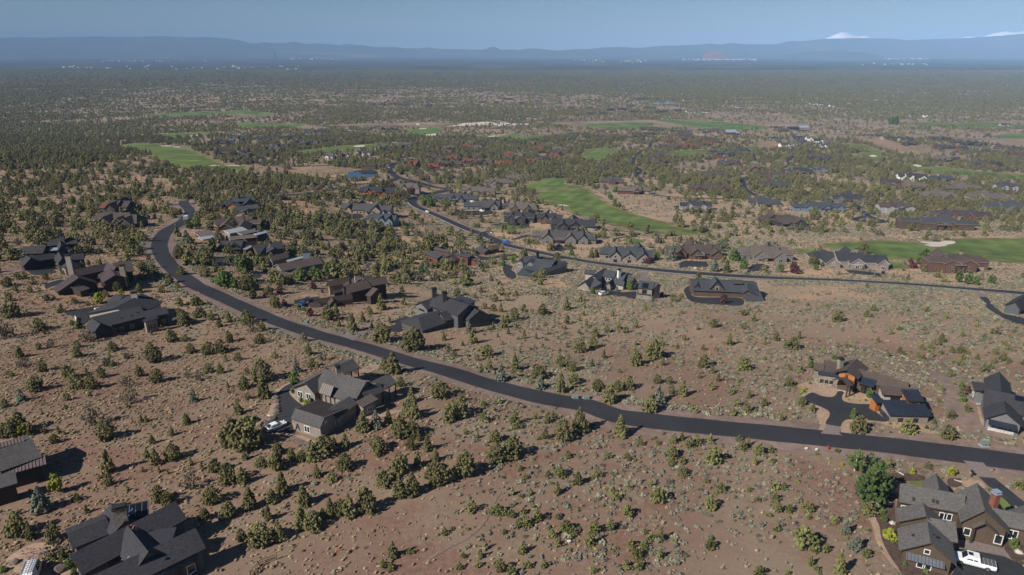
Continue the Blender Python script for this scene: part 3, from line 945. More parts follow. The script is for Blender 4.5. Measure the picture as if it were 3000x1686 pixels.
for z, L, m in [('C', [(640, 590), (690, 565), (740, 580), (820, 680), (900, 770), (800, 805), (700, 740), (640, 660)], 'gravel'), ('C', [(450, 590), (620, 505), (640, 515), (520, 575), (470, 640), (440, 600)], 'gravel'), ('C', [(380, 800), (450, 700), (478, 750), (488, 860), (440, 960), (280, 1050), (200, 1010), (330, 920)], 'gravel'), ('C', [(680, 1150), (760, 1150), (965, 1240), (950, 1275), (800, 1210)], 'gravel'), ('C', [(560, 1160), (680, 1150), (830, 1240), (830, 1270), (600, 1190)], 'rock'),
               ('C', [(1430, 380), (1500, 330), (1700, 260), (1720, 320), (1560, 390)], 'gravel'), ('C', [(1500, 335), (1690, 265), (1730, 300), (1600, 345)], 'paver'), ('C', [(1380, 900), (1850, 840), (1980, 850), (1720, 930), (1420, 960)], 'gravel'), ('C', [(950, 740), (1000, 700), (1140, 700), (1180, 750), (1000, 770)], 'gravel'),
               ('D', [(140, 480), (300, 430), (520, 480), (570, 545), (500, 605), (380, 585), (290, 555), (200, 530)], 'gravel'), ('D', [(620, 610), (640, 560), (720, 545), (900, 570), (950, 620), (950, 680), (760, 672), (640, 650)], 'gravel'), ('D', [(330, 690), (400, 725), (470, 765), (470, 830), (420, 960), (330, 990), (380, 920), (350, 850)], 'gravel'), ('D', [(600, 890), (660, 855), (760, 855), (720, 930), (700, 1030), (620, 1020)], 'gravel'), ('D', [(960, 870), (1110, 868), (1500, 900), (1600, 960), (1650, 1010), (1300, 960), (1050, 900)], 'gravel'), ('D', [(560, 500), (680, 500), (660, 555), (560, 540)], 'concrete'),
               ('D', [(1990, 500), (2030, 530), (2050, 690), (2140, 720), (2150, 900), (2110, 880), (2060, 700), (2000, 640)], 'gravel'), ('D', [(2030, 570), (2150, 520), (2140, 690), (2060, 690)], 'concrete'),
               ('E', [(500, 600), (620, 560), (640, 740), (660, 980), (690, 1180), (720, 1380), (760, 1460), (600, 1260), (500, 1060), (470, 900), (430, 800), (500, 740)], 'mulch'), ('E', [(690, 1280), (900, 1340), (1280, 1430), (1280, 1500), (760, 1460)], 'mulch'), ('E', [(1860, 1060), (2063, 1130), (2063, 1330), (1940, 1280), (1860, 1200)], 'mulch'), ('E', [(610, 330), (940, 350), (950, 410), (720, 410), (600, 390)], 'mulch'), ('E', [(1230, 390), (1380, 395), (1370, 470), (1240, 470)], 'mulch'), ('E', [(1380, 400), (1560, 410), (1640, 490), (1420, 480)], 'gravel'), ('E', [(420, 620), (520, 590), (560, 620), (470, 680)], 'gravel'),
               ('A', [(60, 1320), (250, 1220), (420, 1240), (500, 1360), (520, 1448), (200, 1448), (60, 1400)], 'gravel'), ('A', [(560, 1400), (680, 1390), (700, 1460), (560, 1460)], 'concrete'), ('G', [(1080, 1110), (1170, 1070), (1330, 1050), (1360, 1090), (1240, 1130), (1120, 1150)], 'concrete'), ('N3', [(1150, 600), (1215, 560), (1230, 660), (1310, 715), (1300, 722), (1200, 670)], 'gravel'), ('N3', [(1300, 640), (1440, 655), (1790, 660), (1790, 672), (1440, 668), (1300, 655)], 'gravel'), ('N3', [(560, 600), (740, 590), (735, 605), (600, 612)], 'gravel'),
               ('N5', [(2095, 548), (2160, 540), (2260, 560), (2250, 575), (2150, 565)], 'gravel'), ('N4', [(720, 520), (800, 505), (820, 560), (730, 560)], 'paver'), ('G', [(0, 590), (200, 560), (270, 600), (60, 640)], 'shoulder')]:
    sheet({'gravel': 'gravel_bed', 'concrete': 'patio', 'mulch': 'mulch_bed', 'paver': 'paver_court', 'rock': 'cobble_bed', 'shoulder': 'dirt_patch'}[m], zpoly(z, L), m, .03, smooth=(m not in ('concrete', 'paver')))

# ------------------------------------------------------------------ houses
LAND = []           # (phrase, world xy) landmarks used to tell trees apart


class House:
    def __init__(self, zoom, base, label, cat='house', roof='roof_charcoal', wall='wall_dark', trim='trim_dark', group=None, phrase=None, name='house', fascia=None):
        self.z = zoom
        b = zg(zoom, base)
        self.pad = b.z
        self.o = empty(name, b, label, cat, group)
        self.roof, self.wall, self.trim = roof, wall, trim
        self.fascia = fascia or trim
        self.s = ZOOM[zoom][2]
        if phrase:
            LAND.append((phrase, b.xy))

    def P(self, p, h):
        return at_z(*zp(self.z, p), self.pad + h)

    def gable(self, r1, r2, e, hr, he, f=None, hf=None, roof=None, wall=None, oh=.55, open=False, shed=False, hip=(0, 0), ribs=False, t=.2, drop=3.5, fascia=None, wins=(), trim=None, posts=None, wmax=None, label=None, mirror=True):
        roof, wall, trim = roof or self.roof, wall or self.wall, trim or self.trim
        R1, R2 = self.P(r1, hr), self.P(r2, hr)
        d = (R2 - R1)
        d.z = 0
        L = d.length
        d.normalize()
        E = self.P(e, he)
        n = E - R1
        n.z = 0
        n = n - d * n.dot(d)
        wn = n.length
        n.normalize()
        if shed:
            wf, hf = .02, hr - .01
        elif f is not None:
            hf = he if hf is None else hf
            F = self.P(f, hf)
            wf = max(.5, -(F - R1).dot(n))
        else:
            wf, hf = wn, he
        if wmax:
            wn, wf = min(wn, wmax), min(wf, wmax)
        return self.block(R1, d, n, L, wn, wf, hr, he, hf, roof, wall, oh, open, shed, hip, ribs, t, drop, fascia, wins, trim, posts)

    def block(self, R1, d, n, L, wn, wf, hr, he, hf, roof, wall, oh=.55, open=False, shed=False, hip=(0, 0), ribs=False, t=.2, drop=3.5, fascia=None, wins=(), trim=None, posts=None):
        trim = trim or self.trim
        pad, up = self.pad, Vector((0, 0, 1))
        oh = min(oh, wn * .35, wf * .35 if not shed else 9)
        R1 = Vector((R1.x, R1.y, pad + hr))
        R2 = R1 + d * L

        def q(base, w, h, ext):
            return Vector((base.x, base.y, pad + h)) + n * w + d * ext
        rb = MB()
        T = up * t
        NE = [q(R1, wn, he, -hip[0]), q(R2, wn, he, hip[1])]
        FE = [q(R1, -wf, hf, -hip[0]), q(R2, -wf, hf, hip[1])]
        top = [R1, R2, NE[1], NE[0]]
        rb.prism([p - T for p in top], top, 0, 1)
        if not shed:
            top = [R2, R1, FE[0], FE[1]]
            rb.prism([p - T for p in top], top, 0, 1)
        if hip[0] > 0:
            top = [R1, NE[0], FE[0]]
            rb.prism([p - T for p in top], top, 0, 1)
        if hip[1] > 0:
            top = [R2, FE[1], NE[1]]
            rb.prism([p - T for p in top], top, 0, 1)
        ro = reg(rb.build('roof', [roof, fascia or self.fascia], self.o), self.o)
        if not shed and not roof.startswith('metal'):
            cb = MB()
            w_ = .16
            a0, a1 = R1 + up * .012, R2 + up * .012
            cb.poly([a0 + n * w_ - up * (w_ * (hr - he) / wn), a0 + up * .03, a1 + up * .03, a1 + n * w_ - up * (w_ * (hr - he) / wn)])
            cb.poly([a1 - n * w_ - up * (w_ * (hr - hf) / wf), a1 + up * .03, a0 + up * .03, a0 - n * w_ - up * (w_ * (hr - hf) / wf)])
            cb.build('ridge_cap', roof, ro, parent_world(self.o))
        if ribs:
            sb = MB()
            k = int(L / .55)
            for i in range(1, k):
                for (sgn, w, h) in ((1, wn, he), (-1, wf, hf)):
                    if shed and sgn < 0:
                        continue
                    a = R1 + d * (L * i / k)
                    b_ = q(R1 + d * (L * i / k), sgn * w, h, 0)
                    sl = (b_ - a)
                    m = (a + b_) / 2 + up * .05
                    sb.box(m, d * .045, sl / 2, up * .05)
            o = sb.build('seam', roof, ro, parent_world(self.o))
            kind(o, 'stuff')
        info = dict(R1=R1, R2=R2, d=d, n=n, L=L, wn=wn, wf=wf, hr=hr, he=he, hf=hf, t=t, oh=oh, shed=shed, hip=hip)
        i1, i2 = (oh - hip[0], oh - hip[1])
        win_ = wn - oh
        wif = (wf - oh) if not shed else .0
        zN = he + (hr - he) * oh / wn - t - .03
        zF = (hf + (hr - hf) * oh / wf - t - .03) if not shed else hr - t - .05
        zR = hr - t - .03
        info.update(i1=i1, i2=i2, win=win_, wif=wif, zN=zN, zF=zF)
        if not open:
            zb = -drop

            def ring(base):
                if shed:
                    pts = [(win_, zb), (win_, zN), (-wif, zR), (-wif, zb)]
                elif hip[0] > 0 or hip[1] > 0:
                    zz = min(zN, zF)
                    pts = [(win_, zb), (win_, zz), (-wif, zz), (-wif, zb)]
                else:
                    pts = [(win_, zb), (win_, zN), (0, zR), (-wif, zF), (-wif, zb)]
                return [Vector((base.x, base.y, pad + h)) + n * w for w, h in pts]
            wb = MB()
            A = ring(R1 + d * i1)
            B = ring(R2 - d * i2)
            wb.prism(A, B, 0)
            reg(wb.build('wall', wall, self.o), self.o)
        else:
            k = posts or max(2, int(L / 4) + 1)
            for i in range(k):
                a = R1 + d * (.35 + (L - .7) * i / (k - 1)) + n * (wn - .35)
                g = gz(a.x, a.y)
                pb = MB()
                pb.box((a.x, a.y, (g - .3 + pad + he - t) / 2), (.14, 0, 0), (0, .14, 0), (0, 0, (pad + he - t - g + .3) / 2))
                pb.build('post', 'trim_brown', self.o)
        for wq in wins:
            self.window(info, *wq)
        c = (R1 + R2) / 2 + n * (wn - wf) / 2
        hx, hy = L / 2 + 1.2, (wn + wf) / 2 + 1.2
        c2, d2, n2 = c.xy, d.xy, n.xy
        poly = np.array([tuple(c2 + d2 * a * hx + n2 * b_ * hy) for a, b_ in ((-1, -1), (1, -1), (1, 1), (-1, 1))])
        MASKS.append((poly, 0))
        MASKG.append(poly)
        return info

    def window(self, I, face, u, sill, w_, h_, typ='w', trim=None):
        """u is the middle of the opening along the face, sill above the pad"""
        d, n, pad = I['d'], I['n'], self.pad
        up = Vector((0, 0, 1))
        L = I['L']
        if face == 'n':
            p0, ax, out_, ln = I['R1'] + n * I['win'] + d * I['i1'], d, n, L - I['i1'] - I['i2']
        elif face == 'f':
            p0, ax, out_, ln = I['R1'] - n * I['wif'] + d * I['i1'], d, -n, L - I['i1'] - I['i2']
        elif face == '1':
            p0, ax, out_, ln = I['R1'] + d * I['i1'] + n * I['win'], -n, -d, I['win'] + I['wif']
        else:
            p0, ax, out_, ln = I['R2'] - d * I['i2'] + n * I['win'], -n, d, I['win'] + I['wif']
        c = p0 + ax * (ln * u)
        c = Vector((c.x, c.y, pad + sill + h_ / 2))
        tr = trim or self.trim
        if typ == 'w':
            fb = MB()
            fw = .11
            o_ = out_ * .05
            fb.box(c + o_ + up * (h_ / 2 - fw / 2), ax * (w_ / 2), out_ * .05, up * (fw / 2))
            fb.box(c + o_ - up * (h_ / 2 - fw / 2), ax * (w_ / 2), out_ * .05, up * (fw / 2))
            for s in ((-1, 1) if w_ < 1.5 else (-1, 0, 1)):
                fb.box(c + o_ + ax * s * (w_ / 2 - fw / 2), ax * (fw / 2), out_ * .045, up * (h_ / 2 - fw))
            fo = reg(fb.build('window', tr, self.o), self.o)
            gb = MB()
            a, b_ = ax * (w_ / 2 - fw * .8), up * (h_ / 2 - fw * .8)
            gb.box(c + out_ * .02, a, out_ * .012, b_)
            gb.build('pane', 'glass', fo, parent_world(self.o))
        elif typ == 'g':
            gb = MB()
            gb.box(c + out_ * .03, ax * (w_ / 2), out_ * .03, up * (h_ / 2))
            g = reg(gb.build('garage_door', tr, self.o), self.o)
            lb = MB()
            for k in range(1, 4):
                lb.box(c + out_ * .07 + up * (h_ * (k / 4 - .5)), ax * (w_ / 2 - .06), out_ * .012, up * .025)
            lb.build('panel_joint', 'trim_dark', g, parent_world(self.o))
        else:
            gb = MB()
            gb.box(c + out_ * .03, ax * (w_ / 2), out_ * .03, up * (h_ / 2))
            gb.build('door', tr, self.o)

    def chimney(self, p, h, w_=1.2, d_=1.2, m='stone', cap='trim_dark', rz=.5, low=0):
        c = self.P(p, h)
        a, b_ = Vector((math.cos(rz), math.sin(rz), 0)), Vector((-math.sin(rz), math.cos(rz), 0))
        cb = MB()
        cb.box((c.x, c.y, self.pad + (h + low) / 2), a * (w_ / 2), b_ * (d_ / 2), (0, 0, (h - low) / 2))
        co = reg(cb.build('chimney', m, self.o), self.o)
        kb = MB()
        kb.box((c.x, c.y, self.pad + h + .07), a * (w_ / 2 + .12), b_ * (d_ / 2 + .12), (0, 0, .07))
        for s1 in (-1, 1):
            for s2 in (-1, 1):
                q = c + a * s1 * (w_ / 2 - .1) + b_ * s2 * (d_ / 2 - .1)
                kb.box((q.x, q.y, self.pad + h + .3), a * .05, b_ * .05, (0, 0, .16))
        kb.box((c.x, c.y, self.pad + h + .5), a * (w_ / 2 + .05), b_ * (d_ / 2 + .05), (0, 0, .04))
        kb.build('chimney_cap', cap, co, parent_world(self.o))

    def roof_rect(self, I, u0, u1, v0, v1, m, name, h=.08, side=1, frame=None, nx_=1, ny_=1, gap=.06):
        """panels lying on a slope: u along the ridge, v down the slope (0 ridge .. 1 eave)"""
        w, he = (I['wn'], I['he']) if side > 0 else (I['wf'], I['hf'])
        a = I['R1']
        ex = I['d'] * I['L']
        ey = I['n'] * (w * side) + Vector((0, 0, he - I['hr']))
        nn = ex.cross(ey).normalized()
        if nn.z < 0:
            nn = -nn
        for i in range(nx_):
            for j in range(ny_):
                ua, ub = u0 + (u1 - u0) * i / nx_, u0 + (u1 - u0) * (i + 1) / nx_
                va, vb = v0 + (v1 - v0) * j / ny_, v0 + (v1 - v0) * (j + 1) / ny_
                c = a + ex * ((ua + ub) / 2) + ey * ((va + vb) / 2) + nn * (h / 2 + .02)
                b = MB()
                b.box(c, ex * ((ub - ua) / 2) - ex.normalized() * gap / 2, ey * ((vb - va) / 2) - ey.normalized() * gap / 2, nn * (h / 2))
                o = reg(b.build(name, m, self.o), self.o)
                if frame:
                    fb = MB()
                    e1, e2 = ex * ((ub - ua) / 2), ey * ((vb - va) / 2)
                    for s in (-1, 1):
                        fb.box(c + e1 * s + nn * .01, ex.normalized() * .04, e2, nn * (h / 2 + .01))
                    fb.build('panel_frame', frame, o, parent_world(self.o))


def vents(H, I, L):
    for u, v in L:
        H.roof_rect(I, u, u + .35 / I['L'], v, v + .35 / I['wn'], 'trim_dark', 'roof_vent', h=.3)


# --- the tan courtyard house in the middle
H = House('C', (1000, 800), 'taupe board-clad courtyard house with grey shingle roofs and white-framed windows, in mid foreground', roof='roof_grey', wall='wall_tan', trim='trim_white', fascia='trim_brown', phrase='taupe courtyard house')
H.gable((1040, 335), (1545, 490), (1235, 705), 6.8, 3.2, drop=2, oh=.6)
I = H.gable((800, 505), (1040, 365), (935, 632), 5.6, 3.2, f=(690, 528), wins=[('1', .30, 1.0, 1.6, 1.5), ('1', .72, 1.0, 1.6, 1.5)], drop=2)
H.gable((1015, 505), (1150, 548), (945, 618), 5.5, 3.5, shed=True, open=True, roof='metal_bronze', ribs=True)
I = H.gable((680, 815), (1036, 928), (605, 932), 5.2, 3.4, f=(1392, 842), hf=4.0, drop=5, oh=.45, wins=[('n', .49, .9, 1.6, 1.6), ('2', .72, 1.0, 1.8, 1.5)])
garI = I
H.gable((1345, 668), (1085, 835), (1432, 768), 4.9, 3.6, oh=.4, drop=4)
H.gable((1480, 600), (1700, 500), (1440, 757), 5.2, 3.4, drop=4)
H.gable((1410, 735), (1600, 635), (1535, 787), 4.3, 3.6, shed=True, roof='metal_bronze', ribs=True, drop=5, wins=[('n', .5, 1.2, 1.6, 1.4)])
H.gable((1640, 490), (1820, 400), (1760, 585), 5.2, 3.7, open=True, posts=3)
H.gable((1190, 300), (1385, 215), (1300, 392), 5.4, 3.7, f=(1150, 268), open=True, posts=3)
H.chimney((1195, 312), 8.2, 1.0, 1.3, 'stone')
# right half of the metal-clad garage roof
b = MB()
R1, d, n = garI['R1'], garI['d'], garI['n']
a1, a2 = R1 + Vector((0, 0, .03)), garI['R2'] + Vector((0, 0, .03))
F1 = R1 - n * garI['wf'] + Vector((0, 0, garI['hf'] - garI['hr'] + .03))
F2 = F1 + d * garI['L']
b.prism([p - Vector((0, 0, .025)) for p in (a1, a2, F2, F1)], [a1, a2, F2, F1])
mo = reg(b.build('roof', 'metal_bronze', H.o), H.o)
sb = MB()
k = int(garI['wf'] / .5)
for i in range(1, int(garI['L'] / .5)):
    p, q = a1 + d * (.5 * i), F1 + d * (.5 * i)
    sb.box((p + q) / 2 + Vector((0, 0, .06)), d * .05, (q - p) / 2, Vector((0, 0, .05)))
kind(sb.build('seam', 'metal_bronze', mo, parent_world(H.o)), 'stuff')
# the metal letter A on the garage wall
c = R1 + n * (garI['win'] + .06) + d * (garI['L'] * .15)
c.z = H.pad + 1.5
lb = MB()
up = Vector((0, 0, 1))
for p, q in (((-.55, -.8), (.12, .8)), ((.65, -.8), (.12, .8)), ((-.3, -.15), (.45, -.15))):
    A, B = c + d * p[0] + up * p[1], c + d * q[0] + up * q[1]
    v = B - A
    lb.box((A + B) / 2 + n * .02, v / 2, n * .03, v.cross(n).normalized() * .1)
lb.build('letter', 'trim_dark', H.o)

# --- brown and orange house with the forked drive
H = House('D', (760, 560), 'brown-roofed house with orange cedar walls, stone piers and black metal porch roofs', roof='roof_brown', wall='wall_beige', trim='trim_dark', phrase='orange-walled brown house')
H.gable((665, 310), (778, 190), (800, 402), 6.2, 4.6, f=(530, 328), wall='wall_brown', oh=1.1, drop=2, wins=[('1', .22, 3.3, 1.5, 1.4, 'd', 'trim_orange'), ('1', .78, 3.3, 1.5, 1.4, 'd', 'trim_orange'), ('1', .5, 3.2, 1.8, 1.5, 'w', 'trim_orange')])
H.gable((420, 203), (612, 240), (330, 310), 5.2, 3.5, wall='stone', drop=3)
H.gable((315, 228), (430, 250), (292, 302), 4.8, 3.6, wall='stone', shed=True, drop=3)
H.gable((358, 318), (658, 364), (343, 353), 3.9, 3.3, shed=True, roof='metal_navy', wall='stone', drop=3, oh=.5, wins=[('n', .14, 1.0, .8, .9), ('n', .33, 1.0, .8, .9), ('n', .52, 1.0, .8, .9)], trim='trim_dark')
H.gable((612, 402), (668, 383), (742, 475), 4.8, 3.3, f=(506, 416), open=True, posts=2, oh=.3)
H.gable((828, 350), (1006, 402), (720, 425), 4.6, 3.3, shed=True, roof='metal_navy', ribs=True, wall='wall_orange', oh=2.6, wins=[('n', .3, .4, 1.4, 2.0), ('n', .7, .4, 1.4, 2.0)])
H.gable((790, 298), (1345, 452), (1012, 480), 5.4, 3.5, wall='wall_brown', drop=3)
H.gable((1020, 488), (1440, 515), (1022, 575), 4.8, 3.8, wall='wall_beige', oh=.7, wins=[('n', .25, 2.3, .7, .6), ('n', .35, 2.3, .7, .6), ('n', .45, 2.3, .7, .6)])
H.gable((1250, 520), (1436, 526), (1322, 643), 6.3, 5.2, shed=True, roof='metal_navy', ribs=True, wall='wall_orange', oh=.6, wins=[('n', .5, 3.2, 1.1, 1.2)])
H.gable((1035, 632), (1485, 640), (1105, 797), 4.5, 3.1, shed=True, roof='metal_navy', ribs=True, wall='wall_tan', oh=.5, drop=3, wins=[('n', .28, .8, 1.1, 1.3), ('n', .68, .8, 1.1, 1.3), ('1', .35, -.2, 2.6, 2.3, 'g', 'wall_dark'), ('1', .75, -.2, 2.6, 2.3, 'g', 'wall_dark')])
H.gable((915, 572), (1000, 563), (985, 668), 4.4, 3.3, shed=True, roof='metal_navy', ribs=True, wall='wall_orange', oh=.5)
H.chimney((605, 196), 7.3, 1.1, 1.1, 'stone', rz=.2)
for p in ((535, 508), (690, 520), (985, 730), (1012, 740)):
    g = zg('D', p)
    pb = MB()
    pb.box((g.x, g.y, g.z + .7), (.5, 0, 0), (0, .5, 0), (0, 0, .9))
    pr = reg(pb.build('pier', 'stone', H.o), H.o)
    pb = MB()
    pb.tube((g.x, g.y, g.z + 1.6), (g.x, g.y, g.z + 3.1), .24, .22, 8)
    pb.build('log_column', 'wall_cedar', pr, parent_world(H.o))

# --- charcoal house at the right edge
H = House('D', (2400, 760), 'charcoal shingle house with grey walls and pale stone base at the right edge', roof='roof_charcoal', wall='wall_grey', trim='trim_white', phrase='charcoal house at right edge', fascia='trim_dark')
I = H.gable((2150, 515), (2720, 625), (2135, 712), 6.2, 3.4, drop=2)
H.roof_rect(I, .58, .78, .03, .30, 'solar', 'skylight', h=.14, side=1)
H.gable((2335, 545), (2310, 328), (2150, 520), 6.0, 3.5, drop=2)
I = H.gable((2380, 768), (2362, 640), (2145, 822), 5.6, 3.0, f=(2572, 906), oh=.6, drop=3, wins=[('1', .25, .6, .9, 1.1), ('1', .75, .5, 1.0, 1.3)])
c = I['R1'] + I['d'] * (I['i1'] - .06)
b = MB()
b.box((c.x, c.y, H.pad + .4), Vector(I['n']) * 2.4, Vector(I['d']) * .35, (0, 0, .7))
b.build('stone_base', 'whitestone', H.o)
b = MB()
q = c + Vector((0, 0, 0)) - Vector(I['d']) * .7
b.box((q.x, q.y, H.pad + 2.6), Vector(I['n']) * 2.6, Vector(I['d']) * .9 + Vector((0, 0, .3)), (0, 0, .06))
b.build('awning', 'metal_navy', H.o)
H.gable((2010, 432), (2158, 450), (2012, 522), 4.2, 3.4, shed=True, wins=[('1', .5, .8, 1., 1.2)])

# --- brown timber house, bottom right
H = House('E', (1250, 900), 'brown timber house with grey shingle roofs and white windows, bottom right corner', roof='roof_stonegrey', wall='wall_brown', trim='trim_white', fascia='trim_brown', phrase='brown timber house')
H.gable((1130, 500), (1095, 325), (960, 462), 6.0, 3.7, f=(1242, 518), drop=3)
I = H.gable((700, 440), (1420, 565), (620, 628), 6.2, 3.5, drop=3, wins=[('n', .06, 1.3, 1.0, 1.3), ('n', .74, 1.2, 1.3, 1.4), ('n', .82, 1.2, 1.3, 1.4)])
vents(H, I, [(.2, .6), (.5, .5), (.56, .52)])
I = H.gable((1635, 735), (1545, 430), (1345, 800), 7.0, 3.6, f=(1890, 918), drop=3, wins=[('1', .14, 1.0, 1.1, 1.5), ('1', .88, .8, 1.2, 1.8)])
I = H.gable((1640, 878), (1612, 768), (1488, 903), 4.9, 3.3, f=(1775, 972), open=True, posts=2, oh=.3)
I = H.gable((1710, 705), (2260, 815), (1892, 917), 5.7, 3.4, drop=3, wins=[('n', .02, .9, 1.5, 1.8), ('n', .15, .9, 1.5, 1.8), ('n', .5, .9, 1.5, 1.8)], oh=.7)
H.gable((1890, 730), (2140, 660), (2000, 850), 5.6, 4, drop=3)
I = H.gable((990, 800), (955, 648), (690, 935), 5.6, 3.3, f=(1130, 760), drop=3)
I = H.gable((990, 812), (1312, 864), (1312, 1083), 5.2, 3.2, drop=3, oh=.4)
I = H.gable((1035, 1093), (1000, 850), (687, 1168), 5.9, 3.0, f=(1322, 1312), oh=.7, drop=3.5, wins=[('1', .48, 3.2, .9, .9), ('1', .42, .3, 1.25, 1.5), ('1', .55, .3, 1.25, 1.5)])
vents(H, I, [(.45, .45), (.25, -.2)])
c = I['R1'] + I['d'] * (I['i1'] - .55) + I['n'] * (I['win'] - (I['win'] + I['wif']) * .47)
b = MB()
b.box((c.x, c.y, H.pad + 2.35), Vector(I['n']) * 2.7, Vector(I['d']) * .6 + Vector((0, 0, .3)), (0, 0, .05))
aw = reg(b.build('awning', 'metal_steel', H.o), H.o)
sb = MB()
for k in range(-5, 6):
    sb.box((c.x + I['n'].x * k * .5, c.y + I['n'].y * k * .5, H.pad + 2.43), Vector(I['n']) * .03, Vector(I['d']) * .6 + Vector((0, 0, .3)), (0, 0, .03))
kind(sb.build('seam', 'metal_dark', aw, parent_world(H.o)), 'stuff')
# timber boards of the front gable wall (horizontal courses)
wb = MB()
nb_ = 9
for k in range(nb_):
    z_ = -.2 + k * .36
    c0 = I['R1'] + I['d'] * (I['i1'] - .02)
    wdt = I['win'] + I['wif'] - .1
    mid = c0 + I['n'] * ((I['win'] - I['wif']) / 2)
    for s, u0, u1 in ((0, 0, .34), (0, .66, 1)):
        cc = c0 + I['n'] * (I['win'] - wdt * (u0 + u1) / 2)
        wb.box((cc.x, cc.y, H.pad + z_), Vector(I['n']) * (wdt * (u1 - u0) / 2 - .05), Vector(I['d']) * .03, (0, 0, .14))
kind(wb.build('siding', 'wall_brown', H.o), 'stuff')
for p in ((1500, 1040), (1690, 1085)):
    g = zg('E', p)
    pb = MB()
    pb.box((g.x, g.y, g.z + 1.0), (.75, .2, 0), (-.15, .6, 0), (0, 0, 1.5))
    pb.build('stone_pier', 'stone', H.o)
H.chimney((1760, 548), 8.2, 1.0, 1.0, 'brick', cap='metal_bluegrey', rz=.2)

# --- dark house with workers on the roof, bottom left
H = House('A', (900, 1300), 'black-roofed house with solar panels and two roof workers, bottom left', roof='roof_charcoal', wall='wall_charcoal', trim='trim_white', fascia='trim_dark', phrase='black roofed solar house')
HA = H
I = H.gable((505, 1300), (1270, 910), (1335, 1050), 6.6, 4.5, shed=True, drop=4)
solI = I
H.gable((485, 1148), (775, 1035), (520, 1258), 5.9, 4.4, f=(475, 1110), hf=5.4, drop=4, wins=[('n', .1, 1.4, 1.2, 1.4)])
H.gable((900, 1060), (800, 930), (745, 1088), 6.4, 4.8, f=(1000, 985), hf=5.0, drop=3)
SI = H.gable((885, 945), (1078, 903), (945, 1032), 6.7, 5.9, shed=True, drop=2, roof='metal_dark')
H.roof_rect(SI, .04, .98, .08, .92, 'solar', 'solar_panel', nx_=4, ny_=2, frame='alu')
XI = H.gable((1075, 1278), (925, 1090), (880, 1322), 6.9, 4.4, f=(1185, 1215), drop=3)
FI = H.gable((1055, 1122), (1278, 1098), (1130, 1228), 5.4, 4.9, shed=True, roof='metal_dark', drop=3)
I = H.gable((640, 1462), (1415, 1105), (1492, 1252), 6.1, 4.2, shed=True, drop=4, wins=[('n', .86, .6, 1.4, 1.6)])
vents(H, I, [(.62, .6)])
H.gable((1125, 1372), (1395, 1240), (1435, 1310), 4.2, 3.5, shed=True, roof='metal_steel', ribs=True, open=True, posts=3)
H.gable((750, 1320), (850, 1268), (895, 1330), 3.9, 3.6, shed=True, roof='metal_steel', open=True, posts=2)
H.chimney((862, 962), 8.6, 1.9, 1.1, 'stone', cap='trim_dark', rz=.45)

# --- house cut by the left edge
H = House('A', (100, 780), 'grey shingle house with ribbed purple metal roofs, cut by the left edge', roof='roof_grey', wall='wall_darkbrown', trim='trim_brown', phrase='purple metal roofed house')
H.gable((-80, 512), (165, 443), (195, 472), 6.8, 6.2, shed=True, roof='metal_purple', ribs=True, drop=3)
H.gable((-80, 572), (235, 465), (325, 582), 6.2, 4.4, f=(200, 430), hf=5.4, drop=3)
H.gable((15, 662), (325, 578), (375, 632), 4.3, 3.7, shed=True, roof='metal_purple', ribs=True, drop=3, oh=.8, wall='wall_dark')
H.gable((-80, 745), (110, 690), (163, 770), 5.0, 4.0, shed=True, drop=5)

# --- three dark houses on the left, above the bend
H = House('G', (1500, 1130), 'black low house with white chimney and walled white courtyard, left of the curve', roof='roof_charcoal', wall='wall_dark', trim='trim_tan', fascia='trim_dark', phrase='black house with white courtyard')
I = H.gable((1110, 1158), (1700, 1020), (1740, 1160), 5.8, 3.5, drop=3, wins=[('n', .3, .6, 1.2, 1.4), ('n', .45, .6, 1.2, 1.4), ('n', .68, .6, 1.2, 1.4)])
vents(H, I, [(.5, .6), (.7, .6), (.85, .5)])
H.gable((1217, 1238), (1108, 1172), (1118, 1335), 5.5, 3.2, f=(1340, 1275), drop=3)
H.gable((1735, 1085), (2015, 1030), (2065, 1110), 5.2, 3.6, drop=3, wins=[('n', .3, .6, 1.0, 1.3), ('n', .8, .6, 1.0, 1.3)])
H.gable((1720, 1190), (1890, 1135), (1928, 1165), 4.2, 3.6, shed=True, wall='wall_tan', wins=[('n', .3, .2, 1.5, 2.), ('n', .7, .2, 1.5, 2.)])
H.gable((1390, 1045), (1728, 870), (1988, 965), 6.6, 3.8, f=(1300, 988), hf=4.0, drop=3, wall='wall_beige')
H.gable((1400, 1040), (1612, 985), (1440, 1072), 5.0, 4.5, shed=True, roof='metal_silver', drop=3)
H.gable((1485, 917), (1398, 885), (1310, 978), 5.4, 3.8, drop=3)
H.chimney((1622, 862), 8.2, 1.9, 1.1, 'wall_beige', rz=.3)
for a, b_ in (((1150, 1080), (1215, 1128)), ((1150, 1080), (1300, 1048)), ((915, 1175), (930, 1210))):
    A, B = zg('G', a), zg('G', b_)
    wb = MB()
    v = (B - A) / 2
    wb.box((A + B) / 2 + Vector((0, 0, .4)), v, Vector((-v.y, v.x, 0)).normalized() * .12, (0, 0, .6))
    wb.build('courtyard_wall', 'trim_white', H.o)

